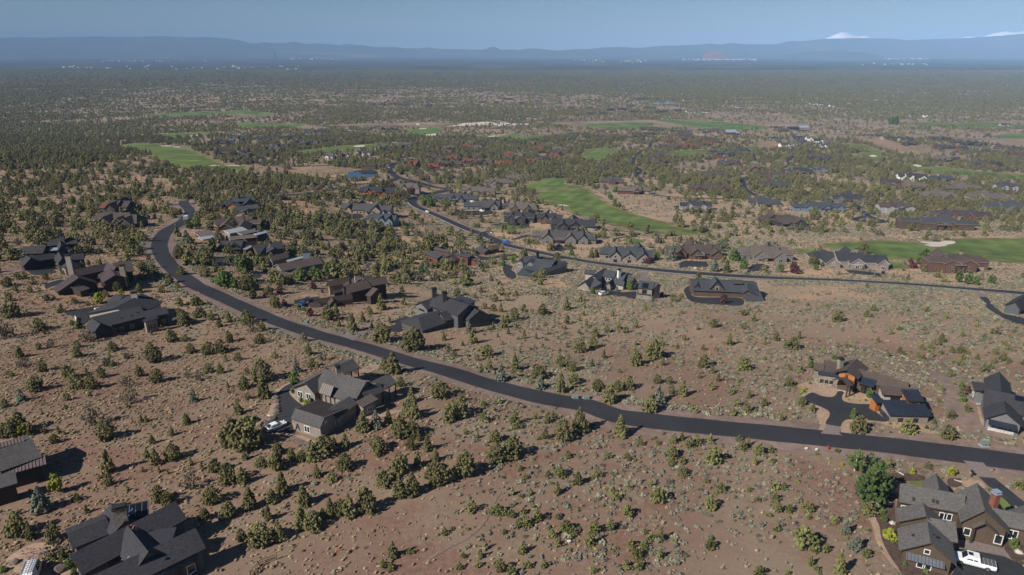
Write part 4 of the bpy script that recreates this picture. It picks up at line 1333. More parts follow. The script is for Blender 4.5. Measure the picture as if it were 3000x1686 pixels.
H = House('G', (1150, 740), 'dark plum-roofed long house with many gables, second house above the bend', roof='roof_plum', wall='wall_darkbrown', trim='trim_tan', fascia='trim_brown', phrase='plum-roofed long house')
H.gable((955, 680), (895, 632), (690, 860), 6.8, 3.0, f=(1165, 725), drop=3, wins=[('1', .5, 2.8, 1.6, 1.3)])
H.gable((905, 580), (1288, 505), (960, 657), 6.0, 3.8, drop=3)
H.gable((1410, 548), (1285, 485), (1240, 582), 6.4, 4.0, drop=3)
H.gable((1370, 500), (1600, 470), (1680, 590), 6.0, 3.6, drop=3)
H.gable((1275, 595), (1512, 608), (1490, 697), 4.8, 3.5, shed=True, drop=3)
H.gable((1395, 648), (1330, 560), (1252, 745), 5.4, 3.4, drop=3)
H.gable((830, 785), (960, 745), (1215, 770), 4.2, 3.0, drop=3, wmax=6)
H.chimney((1475, 535), 8.2, 1.8, 1.2, 'stone', rz=.2)

H = House('G', (760, 300), 'dark slate house with low pyramid dormer, farthest of the left group', roof='roof_charcoal', wall='wall_dark', trim='trim_tan', fascia='trim_dark', phrase='dark slate house with dormer')
H.gable((590, 215), (935, 187), (945, 264), 5.8, 3.4, drop=3)
H.gable((280, 300), (562, 285), (350, 392), 5.4, 3.2, drop=3)
H.gable((740, 290), (730, 222), (690, 285), 5.8, 3.6, drop=2, wmax=4)
H.gable((600, 320), (830, 300), (620, 352), 3.8, 3.2, shed=True, roof='metal_bluegrey')
H.chimney((740, 163), 7.6, 1.6, 1.2, 'stone')
H = House('G', (640, 500), 'dark gabled house with stone corners and a three-car garage, behind a grey forecourt', roof='roof_charcoal', wall='wall_dark', trim='trim_tan', fascia='trim_dark', phrase='dark house with garage forecourt')
H.gable((372, 442), (318, 408), (255, 532), 6.0, 3.2, f=(510, 487), drop=3, wall='wall_darkbrown', wins=[('1', .3, 0, 2.6, 2.3, 'g', 'wall_dark'), ('1', .65, 0, 2.6, 2.3, 'g', 'wall_dark')])
H.gable((372, 418), (660, 378), (505, 470), 5.4, 3.4, drop=3)
H.gable((875, 470), (798, 448), (770, 560), 5.2, 3.0, drop=3, wall='stone')
H.gable((860, 395), (1012, 382), (1036, 452), 5.4, 3.2, drop=3)
H.gable((752, 440), (706, 362), (650, 432), 6.4, 4.0, drop=3)
H.chimney((818, 412), 7.8, 1.8, 1.1, 'wall_beige', rz=.3)

# --- charcoal house by the road, centre
H = House('J', (1750, 780), 'charcoal house with two black chimneys and pale-edged flat roof, beside the main road', roof='roof_charcoal', wall='wall_charcoal', trim='trim_dark', phrase='charcoal two-chimney house')
H.gable((1490, 716), (1720, 641), (1806, 780), 5.6, 3.5, hip=(3.5, 0), drop=4)
H.gable((1740, 657), (2082, 573), (1812, 757), 6.6, 4.2, drop=5)
H.gable((2195, 640), (2080, 573), (1975, 702), 6.9, 4.2, drop=5)
H.gable((1510, 537), (1690, 477), (1572, 632), 7.6, 5.6, drop=5, wall='wall_grey', wins=[('1', .5, 4.0, 3.0, .8)])
H.gable((1690, 443), (2078, 572), (1640, 590), 8.6, 6.2, drop=5)
H.gable((1632, 590), (1722, 563), (1742, 640), 5.8, 5.4, shed=True)
H.gable((1885, 500), (1985, 460), (2060, 566), 6.6, 6.2, shed=True, fascia='trim_tan', roof='metal_dark')
H.chimney((1672, 385), 11, 1.6, 1.3, 'wall_dark', rz=.35)
H.chimney((1792, 428), 11, 1.6, 1.3, 'wall_dark', rz=.35)

# --- brown house above the road
H = House('J', (620, 480), 'reddish-brown roofed rambling house with stone wing, above the road bend', roof='roof_brown', wall='wall_darkbrown', trim='trim_tan', fascia='trim_brown', phrase='reddish-brown rambling house')
H.gable((270, 507), (720, 440), (735, 494), 5.4, 3.4, drop=3, f=(560, 420))
H.gable((205, 570), (300, 530), (325, 600), 4.4, 3.3, shed=True, wall='wall_beige', drop=3)
H.gable((505, 517), (470, 470), (450, 575), 5.2, 3.4, f=(572, 547), drop=3)
H.gable((620, 345), (888, 280), (882, 386), 7.2, 5.0, drop=4)
H.gable((890, 285), (1112, 245), (1168, 312), 7.0, 5.0, drop=4, oh=.9)
H.gable((430, 300), (700, 250), (480, 358), 6.0, 4.0, wall='stone', drop=4)
H.gable((890, 282), (780, 233), (600, 330), 7.0, 4.8, drop=4)
H.gable((1020, 384), (960, 365), (875, 457), 6.0, 3.8, f=(1035, 400), hf=5, drop=5)
H.gable((490, 410), (600, 385), (500, 440), 4.6, 4.0, shed=True, roof='metal_dark')
H.chimney((690, 225), 9.6, 1.0, .9, 'wall_dark')
H.chimney((758, 228), 9.6, .8, .8, 'wall_beige')
H.chimney((632, 375), 8.0, .9, .9, 'wall_dark')

# --- brown house with the big stone chimney among green trees
H = House('L', (1500, 1010), 'brown shingle house with broad slate-blue chimney, among leafy trees', roof='roof_brown', wall='wall_grey', trim='trim_tan', phrase='brown house with broad chimney')
H.gable((1290, 930), (1790, 838), (1392, 1004), 7.0, 5.0, drop=3)
H.gable((1200, 985), (1440, 1030), (1310, 1106), 4.8, 3.2, shed=True, drop=3)
H.gable((1130, 1040), (1315, 1104), (1062, 1102), 4.2, 3.0, shed=True, wall='wall_tan', drop=3)
H.gable((1190, 835), (1400, 788), (1250, 886), 6.8, 5.0, drop=3, wins=[('1', .4, 3.0, 1.2, 1.4)])
H.gable((1400, 880), (1600, 830), (1430, 900), 5.4, 4.8, roof='metal_silver', shed=True)
H.gable((1565, 1000), (1520, 975), (1480, 1060), 4.8, 3.4, drop=3)
H.chimney((1645, 785), 9.4, 3.2, 1.5, 'wall_blue', rz=.15)
H = House('L', (760, 740), 'dark gabled house with three tan garage doors and a gable dormer', roof='roof_charcoal', wall='wall_brown', trim='trim_tan', fascia='trim_dark', phrase='house with tan garage doors')
H.gable((625, 645), (880, 640), (700, 756), 6.6, 3.4, drop=3, wins=[('n', .25, .2, 2.4, 2.3, 'g', 'wall_tan'), ('n', .45, .2, 2.4, 2.3, 'g', 'wall_tan')])
H.gable((580, 715), (630, 650), (527, 765), 5.6, 3.2, f=(668, 745), drop=3, wins=[('1', .5, .2, 2.6, 2.3, 'g', 'wall_tan')])
H.gable((752, 690), (768, 645), (690, 705), 6.2, 4.8, f=(828, 720), drop=1)
H.gable((870, 745), (960, 700), (940, 742), 4.2, 3.8, shed=True, roof='metal_bluegrey')
H.gable((1000, 700), (1330, 650), (960, 800), 5.6, 3.2, drop=3)
H.gable((1085, 795), (1160, 705), (1075, 790), 5.0, 3.0, wmax=4)
H.gable((1260, 735), (1200, 690), (1140, 805), 5.6, 3.3, f=(1320, 765), drop=3)
H.chimney((1207, 665), 7.6, 1.2, 1.2, 'stone')
H = House('L', (620, 590), 'modern taupe house in two wings with pale metal shed roofs', roof='roof_tan', wall='wall_darkbrown', trim='trim_white', phrase='taupe house with pale metal roofs')
H.gable((275, 540), (470, 508), (340, 600), 4.8, 4.0, shed=True)
H.gable((330, 605), (520, 565), (378, 636), 3.9, 3.3, shed=True, roof='metal_silver', wins=[('1', .5, .8, 1.5, 1.5)])
H.gable((640, 520), (865, 475), (715, 558), 5.8, 5.0, shed=True, roof='metal_silver', wall='wall_tan')
H.gable((800, 545), (1000, 500), (860, 575), 5.2, 4.6, shed=True)
H.gable((705, 595), (1040, 560), (720, 632), 4.6, 3.8, shed=True)
H.gable((1005, 560), (1150, 525), (1030, 580), 5.4, 4.9, shed=True, roof='metal_bluegrey')
H = House('L', (700, 430), 'wide brown house with brick chimney behind leafy garden trees', roof='roof_brown', wall='wall_darkbrown', trim='trim_tan', phrase='wide brown house with brick chimney')
H.gable((525, 390), (700, 370), (540, 452), 5.4, 3.2)
H.gable((650, 440), (740, 350), (600, 450), 6.4, 3.4, drop=2)
H.gable((740, 350), (1000, 350), (760, 440), 6.0, 3.4)
H.gable((840, 470), (900, 390), (800, 470), 6.2, 3.4)
H.gable((940, 390), (1110, 390), (960, 440), 5.0, 3.4)
H.chimney((885, 330), 8.6, .9, .9, 'brick')
H = House('L', (880, 230), 'navy-roofed gabled house with glowing cedar end walls near the road fork', roof='roof_slate', wall='wall_cedar', trim='trim_tan', fascia='trim_dark', phrase='navy roofed cedar house')
H.gable((740, 115), (990, 92), (760, 180), 7.2, 4.4, wall='wall_dark')
H.gable((640, 160), (740, 150), (620, 230), 6.0, 3.4, roof='roof_charcoal')
H.gable((530, 200), (650, 195), (515, 245), 4.6, 3.4, roof='metal_navy', wall='wall_orange')
H.gable((920, 180), (960, 130), (880, 190), 6.6, 4.0, f=(1000, 185), roof='roof_charcoal', wall='wall_dark')
H.gable((740, 200), (800, 180), (730, 260), 5.2, 3.4, roof='roof_midgrey')
H.gable((760, 240), (1050, 200), (780, 290), 5.2, 3.2, roof='roof_midgrey', wall='wall_grey')
H.gable((880, 290), (960, 250), (830, 290), 5.0, 3.0, f=(970, 292), roof='roof_midgrey', wall='wall_grey')
H.chimney((825, 85), 9, 1.4, 1.1, 'wall_dark')

# --- houses along the upper road
H = House('N2', (1650, 520), 'grey house with glossy navy garage roof and round drive, below the upper road', roof='roof_slate', wall='wall_grey', trim='trim_white', fascia='trim_dark', phrase='grey house with navy garage roof')
H.gable((1430, 460), (1610, 500), (1325, 520), 5.0, 3.6, shed=True, roof='metal_navy', wall='wall_ltgrey', drop=4, wins=[('n', .5, 1.0, 1.6, .9)])
H.gable((1690, 452), (1450, 420), (1600, 570), 5.6, 3.8, f=(1750, 495), drop=4)
H.gable((1380, 350), (1420, 330), (1310, 385), 6.2, 4.4, f=(1430, 400), wins=[('1', .5, 2.2, 1.8, 1.6)], drop=4)
H.gable((1420, 310), (1600, 300), (1430, 395), 7.2, 4.6, drop=3)
H.gable((1500, 365), (1560, 320), (1465, 395), 6.4, 4.8, drop=2, f=(1570, 410))
H.gable((1600, 335), (1830, 365), (1610, 440), 6.6, 4.4, drop=4)
H.gable((1700, 465), (1960, 380), (1760, 500), 5.2, 3.6, shed=True, drop=5, wins=[('n', .5, -.5, 1.6, 1.6), ('n', .7, -.5, 1.6, 1.6)])
H.gable((1840, 385), (1960, 360), (1870, 425), 5.4, 4.2, drop=4)
H.gable((1560, 300), (1820, 330), (1580, 320), 6.0, 5.6, shed=True, roof='metal_navy')
H.chimney((1608, 262), 9.0, 1.4, 1.1, 'wall_dark')
H = House('N2', (550, 390), 'modern russet board house with navy shed roofs and two stone chimneys', roof='roof_slate', wall='wall_red', trim='trim_dark', phrase='russet house with navy roofs')
H.gable((320, 190), (510, 235), (345, 228), 7.2, 6.2, shed=True, drop=3, roof='roof_slate')
H.gable((270, 235), (420, 290), (210, 285), 5.6, 4.2, shed=True, wall='wall_red', drop=3, wins=[('1', .4, 1.0, 1.2, 1.4)])
H.gable((420, 295), (640, 375), (340, 315), 4.6, 3.8, shed=True)
H.gable((500, 300), (545, 250), (430, 312), 6.6, 4.4, f=(590, 375), roof='roof_brown', wins=[('1', .5, 2.0, 2.5, 1.5)])
H.gable((620, 240), (800, 290), (580, 285), 7.4, 6.6, shed=True, drop=3)
H.gable((790, 300), (900, 345), (745, 335), 5.6, 5.2, shed=True, roof='roof_brown', drop=4)
H.gable((660, 210), (740, 240), (690, 260), 6, 5, shed=True, roof='roof_brown')
H.chimney((535, 200), 9.0, 1.1, 1.1, 'stone')
H.chimney((640, 235), 9.0, 1.1, 1.1, 'stone')
H = House('N2', (1000, 250), 'small brown-roofed guest house close under the upper road', roof='roof_slate', wall='wall_red', trim='trim_dark', fascia='trim_brown', phrase='small guest house')
H.gable((850, 190), (990, 220), (905, 255), 4.6, 3.2)
H.gable((1000, 175), (1110, 160), (1060, 220), 5.0, 3.2, roof='roof_brown')
H = House('N3', (480, 560), 'beige and slate courtyard house with white chimney, a white suv parked outside', roof='roof_slate', wall='wall_tan', trim='trim_white', fascia='trim_dark', phrase='beige courtyard house')
H.gable((215, 500), (295, 455), (265, 585), 6.2, 3.0, f=(130, 552), wins=[('1', .5, 1.2, .9, .9)], drop=3)
H.gable((290, 450), (390, 515), (270, 580), 5.6, 3.2, shed=True, drop=3)
H.gable((220, 375), (330, 385), (215, 418), 6.4, 5.0, wall='wall_beige', drop=3)
H.gable((300, 440), (420, 360), (370, 470), 6.8, 5.0, drop=3)
H.gable((420, 380), (540, 395), (405, 448), 7.0, 5.0, drop=3, wins=[('n', .3, 3.2, 1.2, 1.2), ('n', .6, 3.2, 1.2, 1.2)])
H.gable((460, 510), (500, 470), (425, 525), 5.4, 3.4, f=(510, 525), drop=3, wins=[('1', .5, .1, 2.0, 2.2, 'd', 'trim_dark')])
H.gable((500, 478), (620, 500), (520, 528), 5.0, 3.2, drop=3, wall='wall_beige')
H.gable((560, 395), (650, 410), (590, 505), 7.0, 4.2, drop=3)
H.gable((640, 415), (720, 460), (640, 495), 6.4, 3.8, drop=3)
H.chimney((563, 385), 8.8, 1.3, 1.1, 'trim_white')
H = House('N3', (850, 640), 'two-storey taupe tower house with slate roof and balcony opening', roof='roof_slate', wall='wall_tan', trim='trim_dark', phrase='taupe tower house')
I = H.gable((765, 490), (920, 505), (742, 560), 8.6, 6.6, drop=2, wins=[('n', .42, 4.0, 2.0, 1.8), ('n', .42, .5, 2.4, 2.2)])
H.roof_rect(I, .25, .65, .3, .95, 'solar', 'skylight', h=.15)
H.gable((905, 500), (960, 520), (905, 560), 8.4, 6.8, drop=2, wins=[('n', .5, 3.5, .9, 1.5)])
H.gable((745, 605), (880, 620), (745, 622), 4.2, 3.8, shed=True, drop=2)
H = House('N3', (1600, 640), 'long dark barn-style house with tall front gable, beside curved black drive', roof='roof_slate', wall='wall_brown', trim='trim_white', fascia='trim_dark', phrase='long barn-style house')
H.gable((1290, 480), (1945, 505), (1310, 590), 5.8, 3.6, drop=3)
I = H.gable((1545, 500), (1525, 440), (1470, 570), 7.8, 4.2, f=(1628, 580), drop=3, wins=[('1', .5, 3.4, 1.4, 1.9)])
H.gable((1345, 530), (1355, 490), (1300, 585), 5.8, 3.0, f=(1412, 590), wins=[('1', .5, .6, 1.4, 2.4)], drop=3)
H.gable((1450, 560), (1795, 552), (1425, 605), 4.3, 3.2, shed=True, roof='roof_midgrey', open=True, posts=6)
H.gable((1800, 600), (1985, 605), (1795, 698), 4.9, 3.2, shed=True, drop=3, wins=[('n', .5, .8, 2.0, 1.0)])
H.gable((1855, 590), (1855, 505), (1795, 600), 6.2, 4.4, f=(1965, 605), drop=3)
H.gable((1690, 478), (1795, 480), (1690, 520), 6.4, 5.8, shed=True, roof='roof_midgrey')
H = House('N4', (2500, 960), 'blue-grey shingled house cut off at the right frame edge', roof='roof_charcoal', wall='wall_charcoal', trim='trim_white', fascia='trim_dark', phrase='blue-grey house at right frame edge')
H.gable((2480, 900), (2640, 800), (2530, 1010), 6.4, 3.4, f=(2400, 910), hf=4.0, drop=3)

# ------------------------------------------------------------------ more houses, laid out from their roof readings
ORD = ['first', 'second', 'third', 'fourth', 'fifth', 'sixth', 'seventh', 'eighth', 'ninth', 'tenth', 'eleventh', 'twelfth', 'thirteenth', 'fourteenth', 'fifteenth', 'sixteenth', 'seventeenth', 'eighteenth', 'nineteenth', 'twentieth', 'twenty-first', 'twenty-second', 'twenty-third', 'twenty-fourth', 'twenty-fifth', 'twenty-sixth', 'twenty-seventh', 'twenty-eighth', 'twenty-ninth', 'thirtieth']


def lodge(z, base, wz, label, roof, wall, trim='trim_tan', gables=(), rot=0.0, chim=None, seed=0, deep=16.0, two=False, roof2=None, group=None, phrase=None, small=False, win=True):
    """a long low house facing the valley road: main ridge, forward gables at given fractions, chimney and windows"""
    rg = random.Random(seed * 7 + int(base[0]))
    H = House(z, base, label, roof='roof_' + roof, wall='wall_' + wall, trim=trim, fascia=trim if rg.random() < .4 else 'trim_dark', phrase=phrase, group=group)
    g = zg(z, base)
    dist = proj(g.x, g.y, g.z)[2]
    W = wz / ZOOM[z][2] * dist / FPX
    a = R(rot)
    d = Vector((math.cos(a), math.sin(a), 0))
    n = Vector((math.sin(a), -math.cos(a), 0))
    hr, he = (8.6, 5.6) if two else (7.6, 3.6)
    c = g + Vector((0, deep * .40, 0))
    wn = deep / 2

    def blk(u0, u1, off, w_, hr, he, rf=None, wl=None, wins=(), **k):
        L = (u1 - u0) * W
        r1 = c + d * ((u0 - .5) * W) + n * off
        return H.block(r1, d, n, L, w_, w_, hr, he, he, rf or H.roof, wl or H.wall, wins=wins, drop=3.0, **k)
    wl = []
    if win:
        k = max(2, int(W / 5))
        wl = [('n', (i + .5) / k, .8, 1.3, 1.5) for i in range(k) if rg.random() < .8]
    if small:
        blk(0, 1, 0, wn, hr, he, wins=[])
    else:
        m = rg.uniform(.42, .58)
        blk(.26, .26 + m, 0, wn, hr, he, wins=wl[1:-1] if len(wl) > 3 else wl, rf=None)
        s = rg.choice((-1, 1))
        blk(0, .34, s * 2.2 - .8, wn * .72, hr - rg.uniform(.9, 1.7), he - .2, rf=roof2 and 'roof_' + roof2, hip=(rg.choice((0, 3.0)), 0), wins=[('n', .35, .8, 1.4, 1.4), ('n', .7, .8, 1.4, 1.4)])
        if W > 16:
            blk(.60, 1.0, 2.0 * -s, wn * .8, hr - rg.uniform(.5, 1.3), he - .15, hip=(0, rg.choice((0, 3.0))), wins=[('n', .7, .2, min(4.6, .14 * W), 2.2, 'g')] if rg.random() < .6 else [('n', .7, .8, 1.5, 1.5)])
            # a wing running back, seen over the front roofs
            u = rg.uniform(.25, .75)
            r1 = c + d * ((u - .5) * W) + n * (wn * .1)
            H.block(r1, -n, -d, wn * 1.35, wn * .55, wn * .55, hr + rg.uniform(.2, .8), he + .2, he + .2, H.roof, H.wall, drop=3.0)
            # low porch roof between the front gables
            u0 = rg.uniform(.3, .5)
            r1 = c + d * ((u0 - .5) * W) + n * (wn - .6)
            H.block(r1, d, n, W * .2, 3.2, .02, he + .9, he - .5, he + .89, rg.choice(['metal_steel', H.roof, 'metal_bronze']), H.wall, shed=True, open=True, posts=3)
    for (u, gw, ex) in gables:
        # a gable with its ridge towards the viewer
        r1 = c + d * ((u - .5) * W) + n * (wn + ex * rg.uniform(.6, 1.3))
        up_ = hr * .9 + rg.uniform(-.5, .5) + (gw - 7) * .12
        H.block(r1, -n, -d, wn + ex + rg.uniform(.5, 4.5), gw / 2, gw / 2, up_, he - .1, he - .1, rg.choice([H.roof, H.roof, roof2 and 'roof_' + roof2 or H.roof]), H.wall, drop=3.0,
                wins=[('1', .5, .7, min(2.2, gw * .35), 1.6)] + ([('1', .5, 3.4, .9, .9)] if gw > 7 else []))
    if chim is not None:
        q = c + d * ((chim - .5) * W)
        cb = MB()
        hz_ = hr + 1.7
        cm = rg.choice(['stone', 'stone', 'wall_dark', 'wall_beige'])
        cb.box((q.x, q.y, H.pad + hz_ / 2), d * .7, n * .6, (0, 0, hz_ / 2))
        co = reg(cb.build('chimney', cm, H.o), H.o)
        kb = MB()
        kb.box((q.x, q.y, H.pad + hz_ + .1), d * .85, n * .75, (0, 0, .1))
        kb.build('chimney_cap', 'trim_dark', co, parent_world(H.o))
    return H


G = lambda *a: [(u, w_, e) for u, w_, e in a]
lodge('N3', (670, 300), 490, 'blue-grey gabled house with taupe walls across the upper road', 'slate', 'tan', 'trim_dark', G((.22, 8, 2), (.50, 9, 3), (.78, 9, 5)), -6, .42, 1, phrase='blue-grey gabled house')
lodge('N3', (1350, 270), 480, 'brown lodge with log-trimmed gables and black forecourt across the upper road', 'brown', 'rusty', 'trim_tan', G((.16, 7, 2), (.46, 8, 4), (.88, 8, 6)), -3, .70, 2, phrase='brown log-trimmed lodge')
lodge('N3', (2030, 290), 500, 'taupe-brown house with steep front gables behind a round green tree', 'tan', 'grey', 'trim_tan', G((.40, 9, 3), (.78, 8, 4)), -5, .62, 3, phrase='taupe-brown steep gabled house')
lodge('N4', (740, 530), 720, 'black-roofed house with pale gables beside the fairway', 'charcoal', 'tan', 'trim_white', G((.16, 9, 6), (.52, 9, 3), (.88, 7, 3)), -5, .58, 4, phrase='black-roofed fairway house')
lodge('N4', (1890, 580), 520, 'tall brown house with grey chimney at the fairway edge', 'brown', 'rusty', 'trim_tan', G((.30, 9, 3), (.62, 9, 2)), -8, .58, 5, two=True, phrase='tall brown fairway house')
lodge('N1', (700, 660), 370, 'slate-blue house with white-trimmed gables and hipped garage', 'slate', 'blue', 'trim_white', G((.55, 7, 2), (.82, 7, 4)), -8, .52, 6, phrase='slate-blue house')
lodge('N1', (500, 530), 650, 'long brown house with three arched garage bays', 'midgrey', 'stone', 'trim_tan', G((.2, 6, 1), (.72, 9, 4)), -4, .6, 7, phrase='long brown garage house')
lodge('N1', (560, 300), 250, 'black-roofed house with bright cedar gable ends', 'charcoal', 'orange', 'trim_dark', G((.35, 8, 4),), 10, None, 8, phrase='cedar gabled house')
lodge('N1', (740, 318), 210, 'small cedar-walled house with slate roof beside its larger twin', 'charcoal', 'orange', 'trim_dark', G((.3, 7, 3),), 10, None, 9, small=True)
lodge('N1', (980, 255), 290, 'brown hip-roofed house at the road bend', 'tan', 'stone', 'trim_tan', G((.45, 9, 3),), 0, .3, 10, phrase='brown house at the road bend')
lodge('N1', (1600, 385), 540, 'white-trimmed slate house inside the upper road bend', 'slate', 'charcoal', 'trim_white', G((.45, 7, 2), (.62, 7, 3)), -4, .85, 11, phrase='white-trimmed slate house')
lodge('N1', (1960, 480), 540, 'grey hip-roofed house with separate garage, two cars outside', 'midgrey', 'grey', 'trim_dark', G((.7, 9, 3),), -4, .88, 12, roof2='slate', phrase='grey hip-roofed house')
lodge('N1', (1870, 290), 420, 'brown-grey house with stone tower and end chimney', 'tan', 'stone', 'trim_tan', G((.25, 6, 1),), -4, .98, 13, phrase='house with stone tower')
lodge('N1', (2100, 185), 340, 'wide taupe gabled house among dark trees', 'tan', 'tan', 'trim_tan', G((.35, 11, 3),), 4, .45, 14)
lodge('N1', (2330, 130), 240, 'tan house with pale dormer behind the taupe gabled house', 'tan', 'beige', 'trim_tan', G((.6, 7, 2),), 4, .6, 15)
lodge('N5', (130, 610), 340, 'brown multi-gabled house behind black neighbours', 'tan', 'brown', 'trim_tan', G((.25, 8, 3), (.75, 8, 4)), -8, .35, 16)
lodge('N5', (120, 750), 360, 'black gabled house with dark drive on the fairway side', 'charcoal', 'dark', 'trim_tan', G((.2, 8, 3), (.55, 8, 4)), -8, .5, 17, two=True)
lodge('N5', (480, 750), 330, 'black single-storey house with stone porch beside its black twin', 'charcoal', 'brown', 'trim_tan', G((.35, 8, 3), (.7, 6, 2)), -8, .52, 18)
lodge('N5', (800, 840), 520, 'large black house with broad hipped roofs at the cart path', 'charcoal', 'dark', 'trim_tan', G((.5, 11, 2), (.22, 9, 3)), -6, .42, 19, deep=20, phrase='large black cart-path house')
lodge('N5', (660, 1000), 720, 'grey-green roofed house with timber porch and blue car', 'midgrey', 'grey', 'trim_tan', G((.22, 9, 3), (.62, 9, 3), (.84, 8, 4)), -6, .3, 20, roof2='tan', phrase='house with timber porch')
lodge('N5', (1270, 255), 230, 'brown timber house with double garage by the sage slope', 'midgrey', 'red', 'trim_tan', G((.45, 9, 5),), -3, None, 21)
lodge('N5', (1560, 385), 380, 'red-brown house with pale chimney where the lane ends', 'tan', 'red', 'trim_tan', G((.55, 8, 2),), -6, .55, 22)
lodge('N5', (1200, 75), 200, 'brown cabin with shed dormer in the trees', 'brown', 'brown', 'trim_dark', G((.5, 7, 1),), 0, .55, 23)
lodge('N6', (610, 590), 400, 'slate hip-roofed house with pale walls and oval drive', 'charcoal', 'ltgrey', 'trim_white', G((.3, 7, 2), (.7, 11, 4)), -8, None, 24, deep=19, phrase='slate hip-roofed house')
lodge('N6', (780, 355), 430, 'brown many-gabled house, white car in front', 'brown', 'red', 'trim_tan', G((.15, 8, 4), (.55, 7, 2), (.85, 8, 4)), -3, .82, 25)
lodge('N6', (830, 170), 330, 'brown hipped house with pale skylights', 'brown', 'brown', 'trim_tan', G((.45, 9, 3), (.78, 8, 3)), -4, .4, 26)
lodge('N6', (1460, 545), 370, 'slate split-level house with big plain garage roof', 'slate', 'stone', 'trim_dark', (), -5, None, 27, deep=18)
lodge('N6', (2170, 600), 580, 'blue-grey house with silver porch roofs', 'slate', 'blue', 'trim_tan', G((.25, 9, 3), (.6, 8, 3), (.88, 8, 3)), -5, .5, 28, phrase='house with silver porch roofs')
lodge('N6', (1740, 790), 480, 'broad brown house with shed dormers above sagebrush', 'brown', 'dark', 'trim_tan', G((.82, 11, 3),), -6, None, 29, deep=20, phrase='broad brown dormer house')
lodge('N6', (1600, 310), 370, 'navy-roofed red house below the curving lane', 'slate', 'red', 'trim_dark', G((.3, 8, 3),), -3, .55, 30)
lodge('N6', (1610, 190), 370, 'dark brown house with stone chimney and red gable', 'brown', 'red', 'trim_tan', G((.82, 9, 3),), -3, .3, 31)
lodge('N6', (1930, 135), 270, 'flat navy-roofed modern house', 'charcoal', 'stone', 'trim_dark', (), -3, .1, 32)
lodge('N6', (2180, 120), 240, 'slate house with pale gable beside the navy modern house', 'slate', 'grey', 'trim_white', G((.5, 9, 3),), -3, None, 33)
lodge('N6', (1340, 80), 220, 'grey-roofed house with red garage gable', 'tan', 'red', 'trim_tan', G((.45, 9, 4),), -3, None, 34)
lodge('N7', (370, 700), 390, 'dark navy house at the end of the turning lane', 'charcoal', 'grey', 'trim_tan', G((.2, 8, 3), (.85, 9, 5)), -4, .7, 35)
lodge('N7', (970, 830), 420, 'brown two-storey house with white gables', 'brown', 'ltgrey', 'trim_white', G((.28, 8, 3), (.58, 7, 1), (.85, 9, 4)), -4, .3, 36, two=True, phrase='brown two-storey white-gabled house')
lodge('N7', (1850, 930), 610, 'maroon-brown house with wide ribbon of windows', 'plum', 'red', 'trim_tan', G((.22, 11, 3), (.52, 9, 3)), -7, None, 37, phrase='maroon-brown house')
lodge('N7', (1500, 1050), 850, 'navy-roofed brown house with tall orange stone chimney', 'slate', 'brown', 'trim_tan', G((.50, 7, 2), (.66, 7, 2)), -8, .82, 38, two=True, phrase='house with tall stone chimney')
lodge('N7', (1180, 420), 310, 'cream house with navy roof above the long fairway', 'charcoal', 'white', 'trim_dark', G((.12, 7, 2), (.45, 7, 2), (.82, 9, 4)), -5, .35, 39, phrase='cream house with navy roof')
lodge('N7', (1550, 450), 290, 'slate house hidden below the long fairway', 'slate', 'dark', 'trim_tan', G((.3, 9, 2),), -6, .4, 40)
lodge('N7', (930, 500), 230, 'navy and maroon house in the tree belt', 'plum', 'rusty', 'trim_tan', G((.7, 8, 2),), -5, None, 41, roof2='slate')
lodge('N7', (1230, 550), 300, 'long grey-brown house in the tree belt', 'tan', 'rusty', 'trim_tan', G((.25, 8, 2), (.85, 8, 3)), -6, None, 42)
lodge('N7', (1500, 665), 400, 'grey-brown terrace of two linked houses', 'tan', 'brown', 'trim_tan', G((.22, 9, 3), (.8, 8, 3)), -6, None, 43)
lodge('N7', (1800, 570), 470, 'long brown house with two solar roof patches', 'tan', 'brown', 'trim_tan', G((.6, 8, 2),), -5, None, 44)
lodge('N7', (2200, 690), 430, 'broad brown house with stone gable near the right edge', 'tan', 'stone', 'trim_tan', G((.9, 8, 3),), -5, None, 45, deep=20)
lodge('N7', (2370, 560), 250, 'pale grey house with slate roof near the right edge', 'slate', 'ltgrey', 'trim_dark', G((.3, 8, 3), (.75, 8, 4)), -5, None, 46, two=True)
lodge('N7', (2420, 820), 420, 'navy-roofed house with solar wing at the right edge', 'slate', 'grey', 'trim_tan', G((.4, 9, 3), (.75, 8, 2)), -7, None, 47)
lodge('F4', (1220, 1280), 480, 'dark brown gabled house in the junipers beside the west road', 'brown', 'dark', 'trim_tan', G((.42, 9, 4), (.72, 8, 3), (.9, 8, 4)), -2, None, 48, phrase='dark brown juniper house')
lodge('F4', (1220, 1120), 290, 'maroon metal-roofed house behind the dark brown juniper house', 'plum', 'dark', 'trim_tan', G((.55, 8, 3),), -2, None, 49, roof2='rust')

